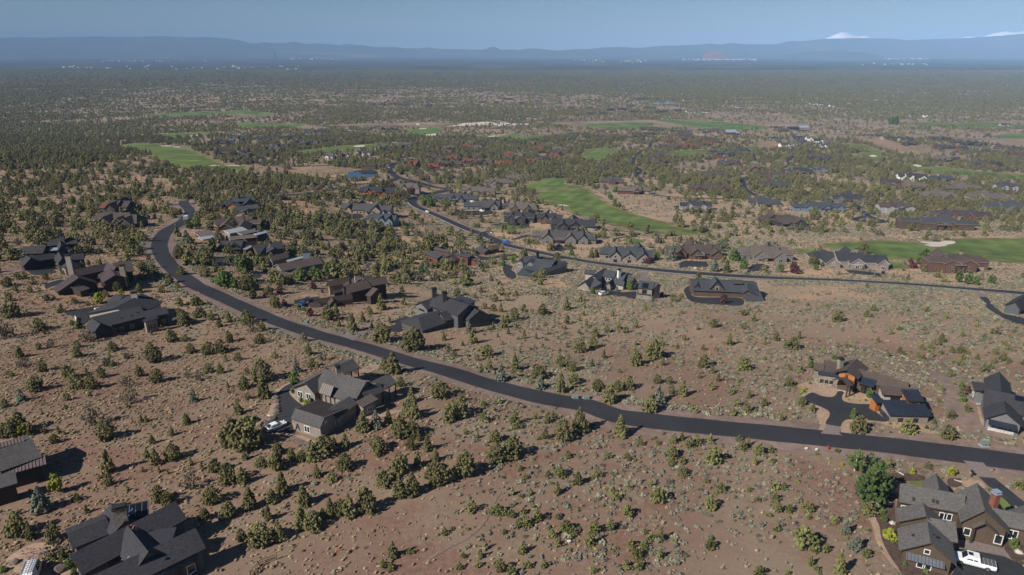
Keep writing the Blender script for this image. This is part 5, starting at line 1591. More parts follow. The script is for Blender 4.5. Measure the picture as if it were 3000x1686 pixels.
ROWS = [
    ('front cottage row', 'F6', [(40, 625, 90), (95, 595, 80), (230, 650, 120), (350, 620, 100), (355, 565, 80), (465, 560, 90), (500, 620, 110), (630, 590, 110), (720, 605, 70), (845, 605, 100), (1030, 615, 120), (1070, 565, 90), (1300, 595, 100), (1400, 575, 90), (1480, 560, 100), (1560, 535, 80)], ['rust', 'brown', 'rust', 'brown', 'brown'], ['rusty', 'red']),
    ('middle cottage row', 'F6', [(230, 550, 100), (410, 495, 90), (410, 445, 100), (620, 425, 70), (720, 540, 80), (735, 445, 80), (920, 400, 80), (1070, 520, 90), (1130, 415, 80), (1180, 530, 90), (1320, 515, 110), (1390, 450, 100), (1580, 500, 100), (1600, 455, 90)], ['brown', 'tan', 'brown', 'rust'], ['rusty', 'red']),
    ('back cottage row', 'F6', [(530, 395, 80), (660, 390, 60), (790, 400, 60), (1320, 395, 60), (1460, 340, 80), (1520, 410, 70), (1620, 315, 100), (1730, 425, 70), (1780, 295, 140), (1850, 355, 80), (2050, 360, 100), (2060, 300, 110), (2170, 310, 80), (2350, 310, 90), (2450, 305, 90)], ['brown', 'tan'], ['rusty', 'brown']),
    ('cluster above the winding west road', 'F5', [(200, 380, 180), (330, 345, 120), (420, 338, 80), (570, 325, 90), (610, 360, 70), (680, 318, 100), (770, 325, 60), (890, 305, 130), (1010, 320, 120), (1120, 262, 100), (1260, 262, 90), (1980, 225, 130)], ['charcoal', 'slate', 'charcoal', 'tan'], ['dark', 'stone', 'grey']),
    ('cluster inside the west road loop', 'F5', [(190, 495, 160), (390, 535, 130), (740, 460, 170), (840, 430, 110), (1040, 392, 120), (1160, 390, 110), (1340, 368, 110), (1470, 360, 90)], ['charcoal', 'plum', 'slate'], ['dark', 'brown']),
    ('villa row below the thin fairway', 'F5', [(1340, 540, 70), (1430, 530, 70), (1520, 530, 90), (1650, 495, 60), (1730, 505, 70), (1860, 455, 50), (1920, 450, 40), (2010, 448, 60), (2080, 420, 60), (2170, 415, 70)], ['tan', 'brown', 'tan'], ['white', 'stone', 'beige']),
    ('lodge row beside the sage hollow', 'F7', [(330, 620, 100), (400, 495, 90), (490, 425, 110), (540, 500, 100), (610, 350, 90), (650, 490, 110), (690, 400, 100), (720, 340, 90), (760, 485, 90), (850, 470, 90), (920, 395, 80), (940, 465, 90), (1000, 410, 90), (1060, 430, 90)], ['brown', 'brown', 'rust'], ['rusty', 'red']),
    ('resort row along the meadow', 'F7', [(60, 345, 130), (160, 262, 90), (230, 345, 120), (280, 270, 120), (350, 280, 90), (540, 310, 100), (640, 310, 90), (720, 312, 80), (950, 325, 90), (1060, 290, 150), (1100, 325, 60), (1830, 262, 120), (1920, 288, 110)], ['brown', 'slate', 'charcoal'], ['brown', 'dark', 'stone']),
    ('hilltop row by the sage hollow', 'F7', [(1820, 400, 150), (1930, 480, 100), (2050, 475, 130), (2090, 390, 120), (2150, 440, 90), (2260, 395, 90), (2350, 425, 100), (2430, 490, 70), (2460, 435, 120)], ['charcoal', 'slate', 'tan'], ['stone', 'grey', 'white']),
    ('middle tree belt row', 'F7', [(300, 690, 220), (400, 590, 120), (1030, 575, 80), (1110, 595, 110), (1150, 655, 130), (1160, 715, 130), (1250, 610, 90), (1290, 565, 110), (1310, 710, 100), (1400, 545, 120)], ['brown', 'slate', 'charcoal', 'slate'], ['orange', 'brown', 'rusty']),
    ('row above the branching lane', 'F7', [(2250, 575, 90), (2280, 660, 80), (2390, 660, 110), (2480, 665, 60)], ['plum', 'charcoal', 'slate'], ['brown', 'dark']),
    ('ridge row along the dry field', 'F8', [(640, 365, 160), (750, 365, 100), (850, 385, 110), (960, 400, 100), (1060, 408, 90), (1140, 405, 90), (1170, 455, 160), (1450, 400, 100), (1520, 400, 100), (1620, 405, 100), (1740, 430, 120), (1900, 460, 170), (2050, 470, 120), (2260, 500, 90), (2330, 515, 130), (2450, 530, 130)], ['slate', 'plum', 'brown', 'charcoal'], ['dark', 'stone', 'brown']),
    ('row behind the long fairway', 'F8', [(1540, 505, 150), (1650, 505, 110), (1820, 525, 100), (1920, 535, 100), (2130, 575, 130), (2280, 570, 80), (2490, 605, 120), (1580, 665, 140), (1710, 668, 120), (2030, 715, 180), (2240, 735, 110)], ['charcoal', 'tan', 'brown', 'plum'], ['dark', 'brown', 'red']),
    ('far woodland row', 'F2', [(240, 590, 40), (310, 590, 40), (380, 585, 40), (460, 600, 60), (520, 590, 50), (660, 600, 50), (970, 585, 60), (1060, 575, 50), (1170, 575, 40), (1260, 550, 80), (1360, 580, 50), (1480, 570, 40), (1640, 585, 60)], ['slate', 'charcoal'], ['grey', 'dark']),
    ('row before the far lake', 'F2', [(1740, 620, 50), (1870, 622, 60), (1930, 640, 60), (1890, 662, 70), (1970, 658, 50), (2030, 632, 60), (2120, 625, 70), (2180, 602, 60), (2210, 645, 60), (2260, 552, 70), (2310, 552, 50), (2340, 618, 70), (2400, 552, 40), (2420, 650, 90), (2520, 555, 60), (2540, 638, 60)], ['plum', 'charcoal', 'brown', 'slate'], ['brown', 'dark']),
    ('farm row on the right plain', 'F3', [(40, 558, 70), (430, 612, 60), (60, 648, 70), (180, 648, 70), (980, 588, 40), (1040, 590, 40), (1130, 602, 40), (940, 655, 40), (1840, 680, 30), (1730, 676, 30), (2440, 750, 60), (2460, 442, 22)], ['slate', 'tan'], ['white', 'beige']),
]
WORDS = {'rust': 'rust-red roofed', 'brown': 'brown-roofed', 'tan': 'taupe-roofed', 'charcoal': 'black-roofed', 'slate': 'slate-roofed', 'plum': 'plum-roofed'}
for rowname, z, L, roofs, walls in ROWS:
    L = sorted(L)
    for i, (x, y, w_) in enumerate(L):
        rg = random.Random(x * 31 + y)
        rf, wl = roofs[i % len(roofs)], walls[rg.randrange(len(walls))]
        px_ = zp(z, (x, y))[1]
        far = px_ < 340
        sm = w_ / ZOOM[z][2] < 30
        wz_ = w_ * (1.2 if not far else 1.0)
        gb = []
        if not far:
            gb = [(rg.uniform(.2, .8), 6.5, 2.5)] + ([(rg.uniform(.05, .3), 6, 2.0)] if wz_ / ZOOM[z][2] > 30 else [])
        lodge(z, (x, y), wz_, '%s house, %s from left in the %s' % (WORDS[rf], ORD[i], rowname), rf, wl, 'trim_tan', gb, rg.uniform(-22, 22), rg.uniform(.2, .8) if not far and rg.random() < .6 else None, i, deep=13.5, small=far or sm, win=not far and wz_ / ZOOM[z][2] > 28, group='houses of the ' + rowname)

# stable block with a white arena roof, a barn with metal roof, and a brick hall
H = House('F6', (1010, 172), 'white-walled stable building beside the pale riding yard', 'stable', roof='metal_silver', wall='wall_white', trim='trim_dark', phrase='white stable')
g = zg('F6', (1010, 172))
H.block(g + Vector((-9, 4, 0)), Vector((1, 0, 0)), Vector((0, -1, 0)), 16, 7, 7, 7.5, 4.5, 4.5, 'metal_silver', 'wall_white')
for i, x in enumerate((1045, 1065, 1130, 1150, 1210, 1235, 1255, 1270, 92)):
    q = zg('F6', (x, 172 if x > 1100 or x < 100 else 165))
    b = MB()
    b.bx(q.x - 5, q.x + 3, q.y - 1.4, q.y + 1.4, q.z + .5, q.z + 3.2)
    o = tag(b.build('horse_trailer', 'trim_white'), 'white horse trailer parked by the riding yard, %s from the left' % ORD[(0 if x == 92 else i + 1)], 'trailer', 'horse trailers by the riding yard')
    rb_ = MB()
    for k in (-3.5, -1):
        rb_.tube((q.x + k, q.y - 1.45, q.z + .5), (q.x + k, q.y + 1.45, q.z + .5), .45, n=10)
    _WL[o.name] = Vector((0, 0, 0))
    rb_.build('wheels_axle', 'trim_dark', o)
H = House('F7', (1250, 325), 'brick-walled hall with tall pale grey metal roof by the meadow', 'hall', roof='metal_bluegrey', wall='wall_red', trim='trim_dark', phrase='brick hall')
g = zg('F7', (1250, 325))
H.block(g + Vector((-12, 9, 0)), Vector((1, .15, 0)).normalized(), Vector((.15, -1, 0)).normalized(), 26, 9, 9, 10, 5, 5, 'metal_bluegrey', 'wall_red')
H.block(g + Vector((10, 3, 0)), Vector((1, .15, 0)).normalized(), Vector((.15, -1, 0)).normalized(), 9, 5, 5, 6, 3.5, 3.5, 'metal_bluegrey', 'wall_dark')
H = House('F7', (2100, 262), 'long dark sports barn with steel-grey angled roof beside the parked cars', 'barn', roof='metal_bluegrey', wall='wall_dark', trim='trim_dark', phrase='dark sports barn')
g = zg('F7', (2100, 262))
H.block(g + Vector((-22, 8, 0)), Vector((1, 0, 0)), Vector((0, -1, 0)), 30, 8, 8, 7, 4.5, 4.5, 'roof_charcoal', 'wall_dark')
H.block(g + Vector((2, 6, 0)), Vector((1, 0, 0)), Vector((0, -1, 0)), 22, 9, 9, 9.5, 5, 5, 'metal_bluegrey', 'wall_stone')
H = House('F5', (1765, 655), 'brown timber pump house standing at the far bank of the pond', 'shed', roof='roof_brown', wall='wall_brown', trim='trim_brown', phrase='brown pump house')
g = zg('F5', (1765, 655))
H.block(g + Vector((-9, 3, 0)), Vector((1, 0, 0)), Vector((0, -1, 0)), 18, 4, 4, 6.5, 5.2, 5.2, 'roof_brown', 'wall_brown')
# the far town: pale roofs too small to tell apart
b = MB()
rg = random.Random(5)
for (x0, x1, y0, y1, n_) in ((2000, 2215, 174, 177, 90), (2340, 2460, 168, 171, 40), (2500, 2740, 171, 175, 40), (140, 900, 192, 204, 40), (850, 1000, 172, 175, 16), (300, 620, 178, 182, 18), (1680, 1900, 176, 186, 30), (1400, 1650, 160, 176, 16), (2500, 2720, 186, 192, 16), (2380, 2550, 160, 172, 26), (1000, 1260, 165, 168, 14)):
    for _ in range(n_):
        q = pix(rg.uniform(x0, x1), rg.uniform(y0, y1))
        s_ = q.y / 2000 * rg.uniform(.6, 1.5)
        h_ = q.y / 2000 * rg.uniform(.3, .6)
        b.bx(q.x - s_ * 2, q.x + s_ * 2, q.y - 8, q.y + 8, q.z - 2, q.z + h_ * 2 + 2)
kind(b.build('town', 'trim_white'), 'stuff')

# ------------------------------------------------------------------ tree shapes
def leafmat(name, c, c2, rnd=.28):
    return mat(name, c, .9, .22, .9, c2=c2, rnd=rnd, spec=.15)


M['juniper_leaf'] = leafmat('juniper_leaf', (.090, .088, .036), (.165, .150, .064))
M['young_leaf'] = leafmat('young_leaf', (.095, .102, .036), (.170, .165, .060))
M['grey_leaf'] = leafmat('grey_leaf', (.085, .076, .052), (.150, .130, .090))
M['spruce_leaf'] = leafmat('spruce_leaf', (.085, .100, .075), (.17, .18, .135), .2)
M['pine_leaf'] = leafmat('pine_leaf', (.036, .062, .018), (.075, .112, .034), .12)
M['green_leaf'] = leafmat('green_leaf', (.055, .085, .022), (.105, .145, .040), .2)
M['lime_leaf'] = leafmat('lime_leaf', (.15, .17, .02), (.27, .27, .035), .15)
M['maroon_leaf'] = leafmat('maroon_leaf', (.055, .022, .026), (.10, .042, .04), .15)
M['sage_leaf'] = leafmat('sage_leaf', (.15, .145, .10), (.245, .235, .17), .22)
M['dark_sage_leaf'] = leafmat('dark_sage_leaf', (.105, .096, .074), (.185, .168, .132), .25)
M['bunch_grass'] = leafmat('bunch_grass', (.21, .155, .095), (.34, .26, .165), .22)
M['green_shrub'] = leafmat('green_shrub', (.085, .095, .035), (.16, .165, .06), .25)


def profile(kind_, t):
    if kind_ == 'c':      # upright cone
        return .30 * (1 - t)**.75 * min(1, .55 + t * 4) + .02
    if kind_ == 'n':      # narrow
        return .21 * (1 - t)**.6 * min(1, .5 + t * 4) + .02
    if kind_ == 'r':      # rounded, wider than tall sometimes
        return .46 * math.sin(math.pi * min(1, (t * .86 + .14)))**.7
    if kind_ == 's':
        return .44 * math.sin(math.pi * min(1, (t * .8 + .2)))**.8
    if kind_ == 'w':      # wide low
        return .62 * math.sin(math.pi * min(1, (t * .8 + .2)))**.6
    if kind_ == 'b':      # spruce cone
        return .34 * (1 - t)**.85 + .02
    if kind_ == 'p':
        return .50 * math.sin(math.pi * min(1, t * .72 + .28))**.85
    return .36 * math.sin(math.pi * min(1, (t * .85 + .12)))**.65


def crown_bm(kind_, rng, clumps=80, leaves=420, z0=.06, cs=.085, lobes=3):
    b = MB()
    # several stems of foliage make an uneven outline
    L = []
    for i in range(lobes):
        a = rng.uniform(0, 6.28)
        r = 0 if i == 0 else rng.uniform(.06, .16) * (2.2 if kind_ in 'swp' else 1.2 if kind_ in 'rd' else .8)
        L.append((math.cos(a) * r, math.sin(a) * r, 1.0 if i == 0 else rng.uniform(.55, .92)))
    centers = []
    for k in range(clumps):
        lx, ly, lh = L[rng.randrange(lobes)] if rng.random() < .75 else L[0]
        t = rng.random()**(1.0 if kind_ not in 'cnb' else 1.35)
        pr = profile(kind_, t) * (.8 if lobes > 2 else 1)
        a = rng.uniform(0, 6.28)
        q = math.sqrt(rng.uniform(.15, 1))
        zc = z0 + t * (lh - z0 - .03)
        c = (lx + math.cos(a) * pr * q, ly + math.sin(a) * pr * q, zc)
        s = cs * rng.uniform(.6, 1.25) * (1.0 - .35 * t)
        centers.append((c, s))
        b.blob(c, (s, s, s * rng.uniform(.9, 1.5)), rng, .38)
    for k in range(leaves):
        c, s = centers[rng.randrange(len(centers))]
        v = Vector((rng.gauss(0, 1), rng.gauss(0, 1), rng.gauss(.2, 1))).normalized()
        p = Vector(c) + v * s * rng.uniform(.8, 1.45)
        u = v.orthogonal().normalized()
        u = (u * rng.uniform(-1, 1) + v.cross(u) * rng.uniform(-1, 1) + v * .5).normalized()
        w_ = u.cross(v).normalized()
        h = s * rng.uniform(.35, .7)
        b.poly([p - w_ * h * .35, p + w_ * h * .35, p + u * h])
    return b


def trunk_bm(rng, kind_, h=.5, n=2):
    b = MB()
    r = .028 if kind_ in 'cnb' else .036
    b.tube((0, 0, -.12), (0, 0, h), r, r * .45, 6)
    for i in range(n):
        a = rng.uniform(0, 6.28)
        z = rng.uniform(.1, .3)
        b.tube((0, 0, z), (math.cos(a) * .22, math.sin(a) * .22, z + .25), r * .5, r * .2, 5)
    return b


def mesh_of(b, name, mats):
    me = bpy.data.meshes.new(name)
    me.from_pydata([tuple(v) for v in b.v], [], b.f)
    for q in mats:
        me.materials.append(M[q])
    if len(mats) > 1:
        me.polygons.foreach_set('material_index', b.m)
    me.update()
    return me


TREES = {}


def variants(key, kind_, leaf, n, clumps, leaves, z0, cs, lobes, trunk='trunk', th=.5, branches=2):
    L = []
    for i in range(n):
        rg = random.Random(hash((kind_, i, n, leaf.__len__())) % 9999)
        c = mesh_of(crown_bm(kind_, rg, clumps, leaves, z0, cs, rg.choice(lobes)), 'crown', [leaf])
        t = mesh_of(trunk_bm(rg, kind_, th, branches), 'trunk', [trunk])
        L.append((c, t))
    TREES[key] = L


variants('r', 'r', 'juniper_leaf', 6, 230, 1200, .03, .062, (2, 3, 4))
variants('c', 'c', 'juniper_leaf', 6, 200, 1100, .02, .056, (1, 2, 2, 3))
variants('y', 'c', 'young_leaf', 4, 110, 500, .02, .066, (2, 3))
variants('o', 'r', 'young_leaf', 4, 120, 600, .02, .078, (2, 3, 4))
variants('w', 'w', 'juniper_leaf', 3, 190, 900, .08, .075, (4, 5))
variants('s', 's', 'grey_leaf', 3, 110, 1300, .10, .05, (4, 5))
variants('b', 'b', 'spruce_leaf', 3, 190, 900, .03, .06, (1, 2))
variants('p', 'p', 'pine_leaf', 2, 340, 2200, .04, .065, (4, 5))
variants('d', 'd', 'green_leaf', 4, 150, 1000, .12, .07, (2, 3), th=.6)
variants('t', 'd', 'lime_leaf', 2, 60, 500, .25, .10, (2,), 'paletrunk', .6)
variants('m', 'd', 'maroon_leaf', 2, 70, 500, .12, .10, (2, 3))
variants('i', 'd', 'green_leaf', 2, 55, 900, .22, .07, (3, 4), 'paletrunk', .75, 4)
variants('g', 'r', 'green_leaf', 3, 70, 400, .0, .14, (2, 3))
variants('l', 'r', 'lime_leaf', 2, 70, 400, .0, .14, (2, 3))
variants('n', 'n', 'green_leaf', 2, 70, 500, .02, .075, (1,))
KINDW = {'r': ('juniper_tree', 'juniper', 'rounded'), 'c': ('juniper_tree', 'juniper', 'upright'), 'y': ('juniper_tree', 'juniper', 'young upright'), 'o': ('juniper_tree', 'juniper', 'young rounded'), 'w': ('juniper_tree', 'juniper', 'spreading'),
         's': ('juniper_tree', 'juniper', 'sparse grey'), 'b': ('spruce_tree', 'blue-grey spruce', ''), 'p': ('pine_tree', 'broad green pine', ''), 'd': ('leafy_tree', 'leafy tree', 'green'), 't': ('aspen_tree', 'aspen', 'yellow-green'), 'm': ('maroon_tree', 'maroon-leaved tree', ''),
         'i': ('birch_tree', 'birch', 'thin pale-trunked'), 'g': ('shrub', 'shrub', 'green'), 'l': ('shrub', 'shrub', 'bright yellow-green'), 'n': ('poplar_tree', 'poplar', 'narrow')}

PLANT = []    # (pixel x, pixel y, height px, kind)
_data = {
    'T1': "150,380,250,r;345,375,90,r;490,545,175,w;560,600,75,y;940,215,85,r;1110,235,65,o;775,320,110,c;1250,210,130,t;1345,130,85,r;590,170,110,s;680,160,60,o;415,225,50,o;50,650,270,s;490,790,100,r;640,770,130,s;970,880,150,r;970,765,110,r;1410,800,125,w;1370,890,70,o;1330,1000,120,s;1420,1000,80,o;250,890,160,c;270,1010,150,s;545,1060,160,r;100,1110,60,o;150,1125,75,o;450,1310,210,r;520,1290,110,c;270,1440,180,b;860,1150,190,r;960,1270,200,r;1150,1280,190,r;1270,1140,140,r;1090,1090,80,c;1750,1130,170,r;1980,1200,190,r;1590,1260,160,s;1660,1447,220,s;840,1430,110,r;1130,1380,100,c;1080,690,190,s;1420,605,145,c;2310,490,160,r;2250,360,100,r;2260,235,110,r;2460,235,125,w;2540,390,150,r;2160,690,170,r;2330,690,100,w;1940,945,240,r;1880,800,120,r;2400,840,140,r;2570,840,120,r;1910,610,70,c;1590,910,90,s;1750,920,70,c;2350,1150,150,s;2500,1180,150,s;2440,1447,180,b;2010,75,85,r;1975,145,60,o;1760,80,90,r;380,75,100,r;200,60,90,r;1870,540,110,g;2030,520,50,c;1570,560,40,c;920,490,80,d;970,530,80,g;740,330,60,o;120,180,120,r",
    'T2': "85,420,130,r;190,505,160,c;305,450,160,c;530,455,175,w;620,560,165,s;720,560,150,r;310,700,160,r;40,235,70,y;60,850,180,r;200,830,190,r;700,710,140,w;1250,690,120,r;1450,770,85,c;1300,860,150,r;265,940,110,c;420,930,110,r;880,900,85,w;60,1080,130,r;200,1090,130,r;530,1100,90,r;720,1190,300,r;740,1400,270,c;1160,1080,200,b;1140,1230,190,d;1350,1010,130,r;1420,1030,100,c;1740,980,100,y;1960,920,60,o;2260,1050,190,c;2370,1090,285,c;500,1280,170,r;290,1270,90,c;540,1420,100,r;410,1447,60,o;1550,420,215,r;1650,360,160,c;1690,505,110,c;1860,555,250,c;1990,450,150,y;2070,350,110,r;2220,290,230,c;2230,690,260,r;890,270,165,c;1000,250,100,m;600,150,120,r;1180,290,80,g;1250,310,70,d;1330,370,110,m;2500,230,100,r;2480,90,110,r;2460,1250,130,r;1060,720,55,o;950,760,50,o;590,770,50,w;1490,930,140,s;300,1340,60,o;2100,520,90,y;2320,460,100,y;2400,620,70,y;1480,80,60,m;750,130,60,m;640,40,80,d;1120,1340,90,g;1220,1420,110,g;1310,1440,80,g;1180,1400,70,l;920,620,40,o",
    'T3': "60,810,330,r;430,680,130,c;750,590,180,b;800,715,200,c;490,820,120,r;565,890,90,r;665,745,80,y;970,880,170,r;1000,1060,200,c;900,1080,120,c;850,930,90,r;1150,1190,260,b;1320,1060,250,c;1640,1290,180,b;1640,1150,170,r;1900,1330,290,c;2060,1220,150,r;1890,1010,170,r;2050,1060,140,r;2370,1310,160,r;2520,1447,240,r;2290,1010,110,c;2440,900,120,c;2140,820,180,r;2300,770,150,r;1390,830,70,y;1670,770,80,y;1980,765,80,y;1890,815,60,y;1160,730,60,o;1110,640,60,y;1240,600,90,y;1170,520,180,c;1220,460,150,c;1310,420,180,r;1430,320,110,r;1075,190,110,r;1230,180,100,r;1160,110,120,r;1340,120,80,r;1690,110,110,r;900,75,80,r;600,120,120,r;820,150,70,r;940,280,95,r;1055,310,100,r;1150,320,130,c;1670,355,160,r;1970,295,190,c;1980,470,120,r;2220,510,120,c;2190,275,110,c;2330,640,150,r;2480,580,110,r;1440,650,120,c;1360,665,60,o;1590,660,90,c;1735,605,80,c;1340,535,80,c;1960,540,70,y;2550,380,100,c;2460,430,70,y;2135,435,80,y;390,1390,220,r;640,1447,120,r;20,1447,200,c;1880,475,40,o;2130,600,70,o;1720,680,50,o;1000,550,60,o;1050,540,100,y;1990,910,60,o;1570,780,50,o;1960,600,50,o;2190,370,80,y",
    'T4': "745,190,110,r;840,160,90,r;270,520,120,c;50,540,120,c;140,585,90,r;600,610,70,y;1045,545,80,c;1145,400,70,y;1240,515,130,r;1620,365,90,r;1755,430,90,o;1620,535,90,r;880,675,80,r;1440,740,180,c;2030,680,130,r;1885,730,110,c;2240,780,165,w;2320,655,110,c;490,900,260,r;270,985,210,o;610,990,110,y;525,1020,70,y;570,910,90,r;600,750,90,r;1115,800,80,o;790,780,80,y;1270,795,60,o;1120,1010,180,r;1220,1090,120,c;1300,1190,120,c;1620,1050,180,o;530,1215,130,r;690,1225,110,r;180,1280,180,r;30,1310,150,r;860,1370,210,c;720,1350,120,r;550,1447,230,b;1210,1290,110,o;1470,1345,100,o;1690,1400,150,y;1570,1205,60,o;1550,1105,40,o;2320,1080,110,o;2190,1250,130,o;2470,1020,100,d;2450,930,70,d;60,1080,60,o;1070,1150,70,o;2430,240,50,o;840,340,70,o;390,300,90,y;2190,1045,70,y;1090,1090,50,o;1210,640,45,o;270,740,80,y;740,920,40,o;1690,300,50,o;1820,320,55,o;480,190,60,b;2240,205,50,o",
    'T5': "230,435,160,o;680,305,100,o;590,380,100,r;650,385,60,o;1105,320,80,y;1350,320,80,o;1600,405,80,o;1260,255,50,y;1175,125,60,y;995,545,70,o;905,600,80,y;1320,550,70,o;735,700,80,y;1285,790,90,o;1400,775,80,o;1470,735,100,r;1530,695,130,c;1800,625,70,o;2075,640,70,o;2210,600,110,o;2450,575,80,r;1985,510,70,o;1985,435,60,y;1005,835,90,r;1060,860,60,o;1130,835,60,o;860,880,80,y;1235,890,80,o;1305,915,80,y;1415,885,90,y;1530,850,70,o;1660,830,90,o;1770,840,130,r;1850,850,90,o;1800,915,90,o;1770,990,90,o;1690,960,60,o;1985,915,80,o;2210,850,90,o;2385,805,80,o;2330,740,70,o;2200,960,80,o;2310,930,110,o;2390,955,70,o;2560,980,80,o;2060,1080,140,y;2150,1030,80,o;1640,1135,100,o;1530,1320,100,y;350,760,70,o;235,755,60,o;60,835,80,o;190,910,60,g;1800,1447,90,g;2560,760,60,o;90,265,60,o;1290,40,30,o;620,1400,140,d;1700,1240,40,o;1780,1280,110,n;1850,1340,110,c;490,910,40,y;940,280,40,o;760,1000,30,o",
    'T6': "60,100,120,r;250,400,280,r;60,470,200,r;150,470,220,r;290,450,150,t;400,450,200,c;740,430,110,c;690,550,130,r;560,70,60,o;530,190,80,c;1150,320,300,s;1330,510,270,r;1780,290,130,c;1840,285,100,c;820,120,70,o;1600,110,60,o;2350,310,160,c;2165,455,140,c;1910,560,140,c;1850,730,150,c;1960,820,220,c;2170,750,210,r;2400,830,120,c;2000,920,90,c;2110,940,70,y;1800,910,70,o;1370,920,320,c;1385,1080,190,c;720,1170,250,t;530,1400,340,b;2400,1130,240,s;2000,1290,230,r;2110,1330,200,r;1600,1150,80,y;1090,1430,120,c;970,1280,110,o;240,1447,70,r;2540,880,100,c;1250,1000,60,o;560,420,90,s",
    'A': "135,1150,185,r;225,1180,120,c;400,1190,150,r;395,1340,170,s;30,1420,45,g;310,1355,40,l;350,1310,50,g;395,1340,35,l;470,1330,60,g;500,1400,80,d;540,1445,60,d;520,1340,60,b",
    'T7': "240,105,110,c;200,325,210,r;330,330,230,r;285,430,70,c;70,520,110,r;170,590,150,r;270,600,130,c;400,480,80,r;510,500,140,r;620,430,90,r;690,440,80,r;765,430,150,c;850,395,150,r;920,330,70,c;1000,345,110,c;1130,220,150,c;1220,200,130,b;1305,170,110,c;1385,270,160,r;1440,120,130,r;1000,495,120,r;800,550,95,c;905,580,75,o;555,665,160,c;705,750,145,c;60,735,125,r;325,775,160,c;475,735,110,c;175,815,95,r;1230,365,110,r;1225,410,70,c;1390,530,165,r;1270,610,110,r;1385,690,160,c;1145,800,180,r;520,390,90,r;690,20,50,g;750,45,60,g;720,40,40,l",
    'T8': "40,135,140,c;280,155,140,c;360,120,130,r;530,160,75,o;755,175,95,o;770,208,60,o;600,95,55,y;895,140,50,o;980,165,80,y;1205,225,185,c;1090,280,155,r;965,280,75,r;610,300,90,r;730,410,150,r;620,440,130,r;130,365,130,c;20,265,120,r;65,295,80,c;10,355,90,r;60,475,110,c;185,440,100,c;190,590,160,r;400,540,180,r;300,580,100,c;20,680,170,c;435,795,85,o;485,275,50,y;780,505,45,o;820,565,40,o;730,680,60,y;1120,415,55,o;1070,550,75,o;1195,605,95,o;1050,670,95,c;980,550,45,o;1340,550,60,o;1410,420,50,o;625,815,75,o;680,815,45,o;800,815,45,o;640,30,40,o;520,55,50,o;1020,130,50,o;400,245,40,o;1300,570,35,o;790,700,35,o",
    'T9': "40,260,160,c;255,85,130,r;420,310,75,o;415,410,85,r;90,430,60,o;535,345,85,o;590,320,75,o;680,310,70,y;705,445,115,o;480,290,70,y;480,540,72,w;310,725,105,o;95,640,60,y;255,625,70,y;485,455,55,o;405,465,50,o;885,300,50,o;950,330,75,y;910,360,70,o;1030,390,90,o;1000,465,75,y;1105,375,55,o;1115,450,45,o;680,775,100,o;755,655,70,o;1140,640,65,o;1200,642,60,o;1140,720,65,o;1160,800,70,o;1240,805,70,o;1360,785,75,o;1400,795,65,o;95,815,65,o;940,95,85,c;845,120,60,y;1185,150,70,c;15,710,55,o;580,100,50,y;345,250,30,o;305,320,40,o;185,325,50,o;960,655,40,o;1020,725,40,o;650,595,40,o;870,50,60,r;1060,45,60,r",
    'T10': "245,420,90,r;415,400,115,r;700,425,115,c;640,585,150,r;770,560,150,c;500,570,90,r;930,470,150,c;1010,480,130,r;1080,400,70,c;1140,390,130,c;1210,380,110,r;1270,400,170,c",
    'T11': "245,690,120,c;370,665,45,o;175,755,55,o;230,780,55,o;985,380,75,o;1045,385,50,o;1085,400,60,o;1265,425,90,o;1170,375,45,o;1200,465,75,o;1140,465,65,o;615,525,50,o;745,690,40,o;865,695,70,y;905,630,60,y;1160,660,85,y;1375,545,60,y;1415,605,50,o;1010,790,90,o;1090,817,80,o;1200,760,55,o;1320,755,50,o;850,755,45,o;715,770,50,o;1035,520,35,o",
    'T12': "140,500,80,o;190,530,60,o;40,545,60,o;345,510,80,o;310,600,110,y;455,495,70,o;580,395,80,o;470,235,50,o;495,280,50,o;740,565,60,o;810,565,90,y;85,605,50,o;600,615,60,o;690,625,60,o;640,695,75,o;810,695,75,y;660,775,75,o;560,765,65,y;335,800,45,o;1165,625,70,o;80,415,45,o;700,520,40,o;910,590,40,o;1440,220,40,o",
    'T13': "425,500,50,o;620,620,155,o;775,650,65,o;705,660,40,o;665,745,80,y;705,790,50,o;865,805,165,y;985,635,120,b;915,520,110,b;1060,685,70,o;840,445,75,o;1070,385,95,r;300,817,70,o;500,817,40,o;1120,270,290,p",
    'E': "200,300,260,i;370,240,170,i;1000,272,85,o;830,330,70,l;1260,345,110,l;575,280,95,r;580,1045,120,l;1940,1140,115,g;2020,500,140,o;500,770,60,g;530,860,70,g;750,1345,60,g;980,1420,50,g;1700,530,50,g;60,240,40,l;150,350,30,g;1440,1060,40,g;620,1100,40,g",
    'D': "150,335,90,r;280,290,80,d;40,310,60,o;260,205,50,o;410,125,50,o;170,690,110,r;290,760,90,r;730,830,120,n;800,970,190,r;1320,985,170,o;1740,1050,180,r;1790,830,100,r;900,600,110,d;1900,590,100,r;1680,545,90,c;1950,760,120,c;1890,500,80,n;1960,560,90,m;1820,470,40,l;680,640,30,l;740,600,25,l;800,650,25,l;870,650,30,g;180,560,50,l;220,530,40,l;1550,800,70,g;1600,890,60,g;1130,900,35,l;1195,900,35,l;1420,940,40,g;1520,945,45,g;1630,925,30,g;320,430,40,g;265,465,35,g;560,1200,60,o;2350,150,60,r",
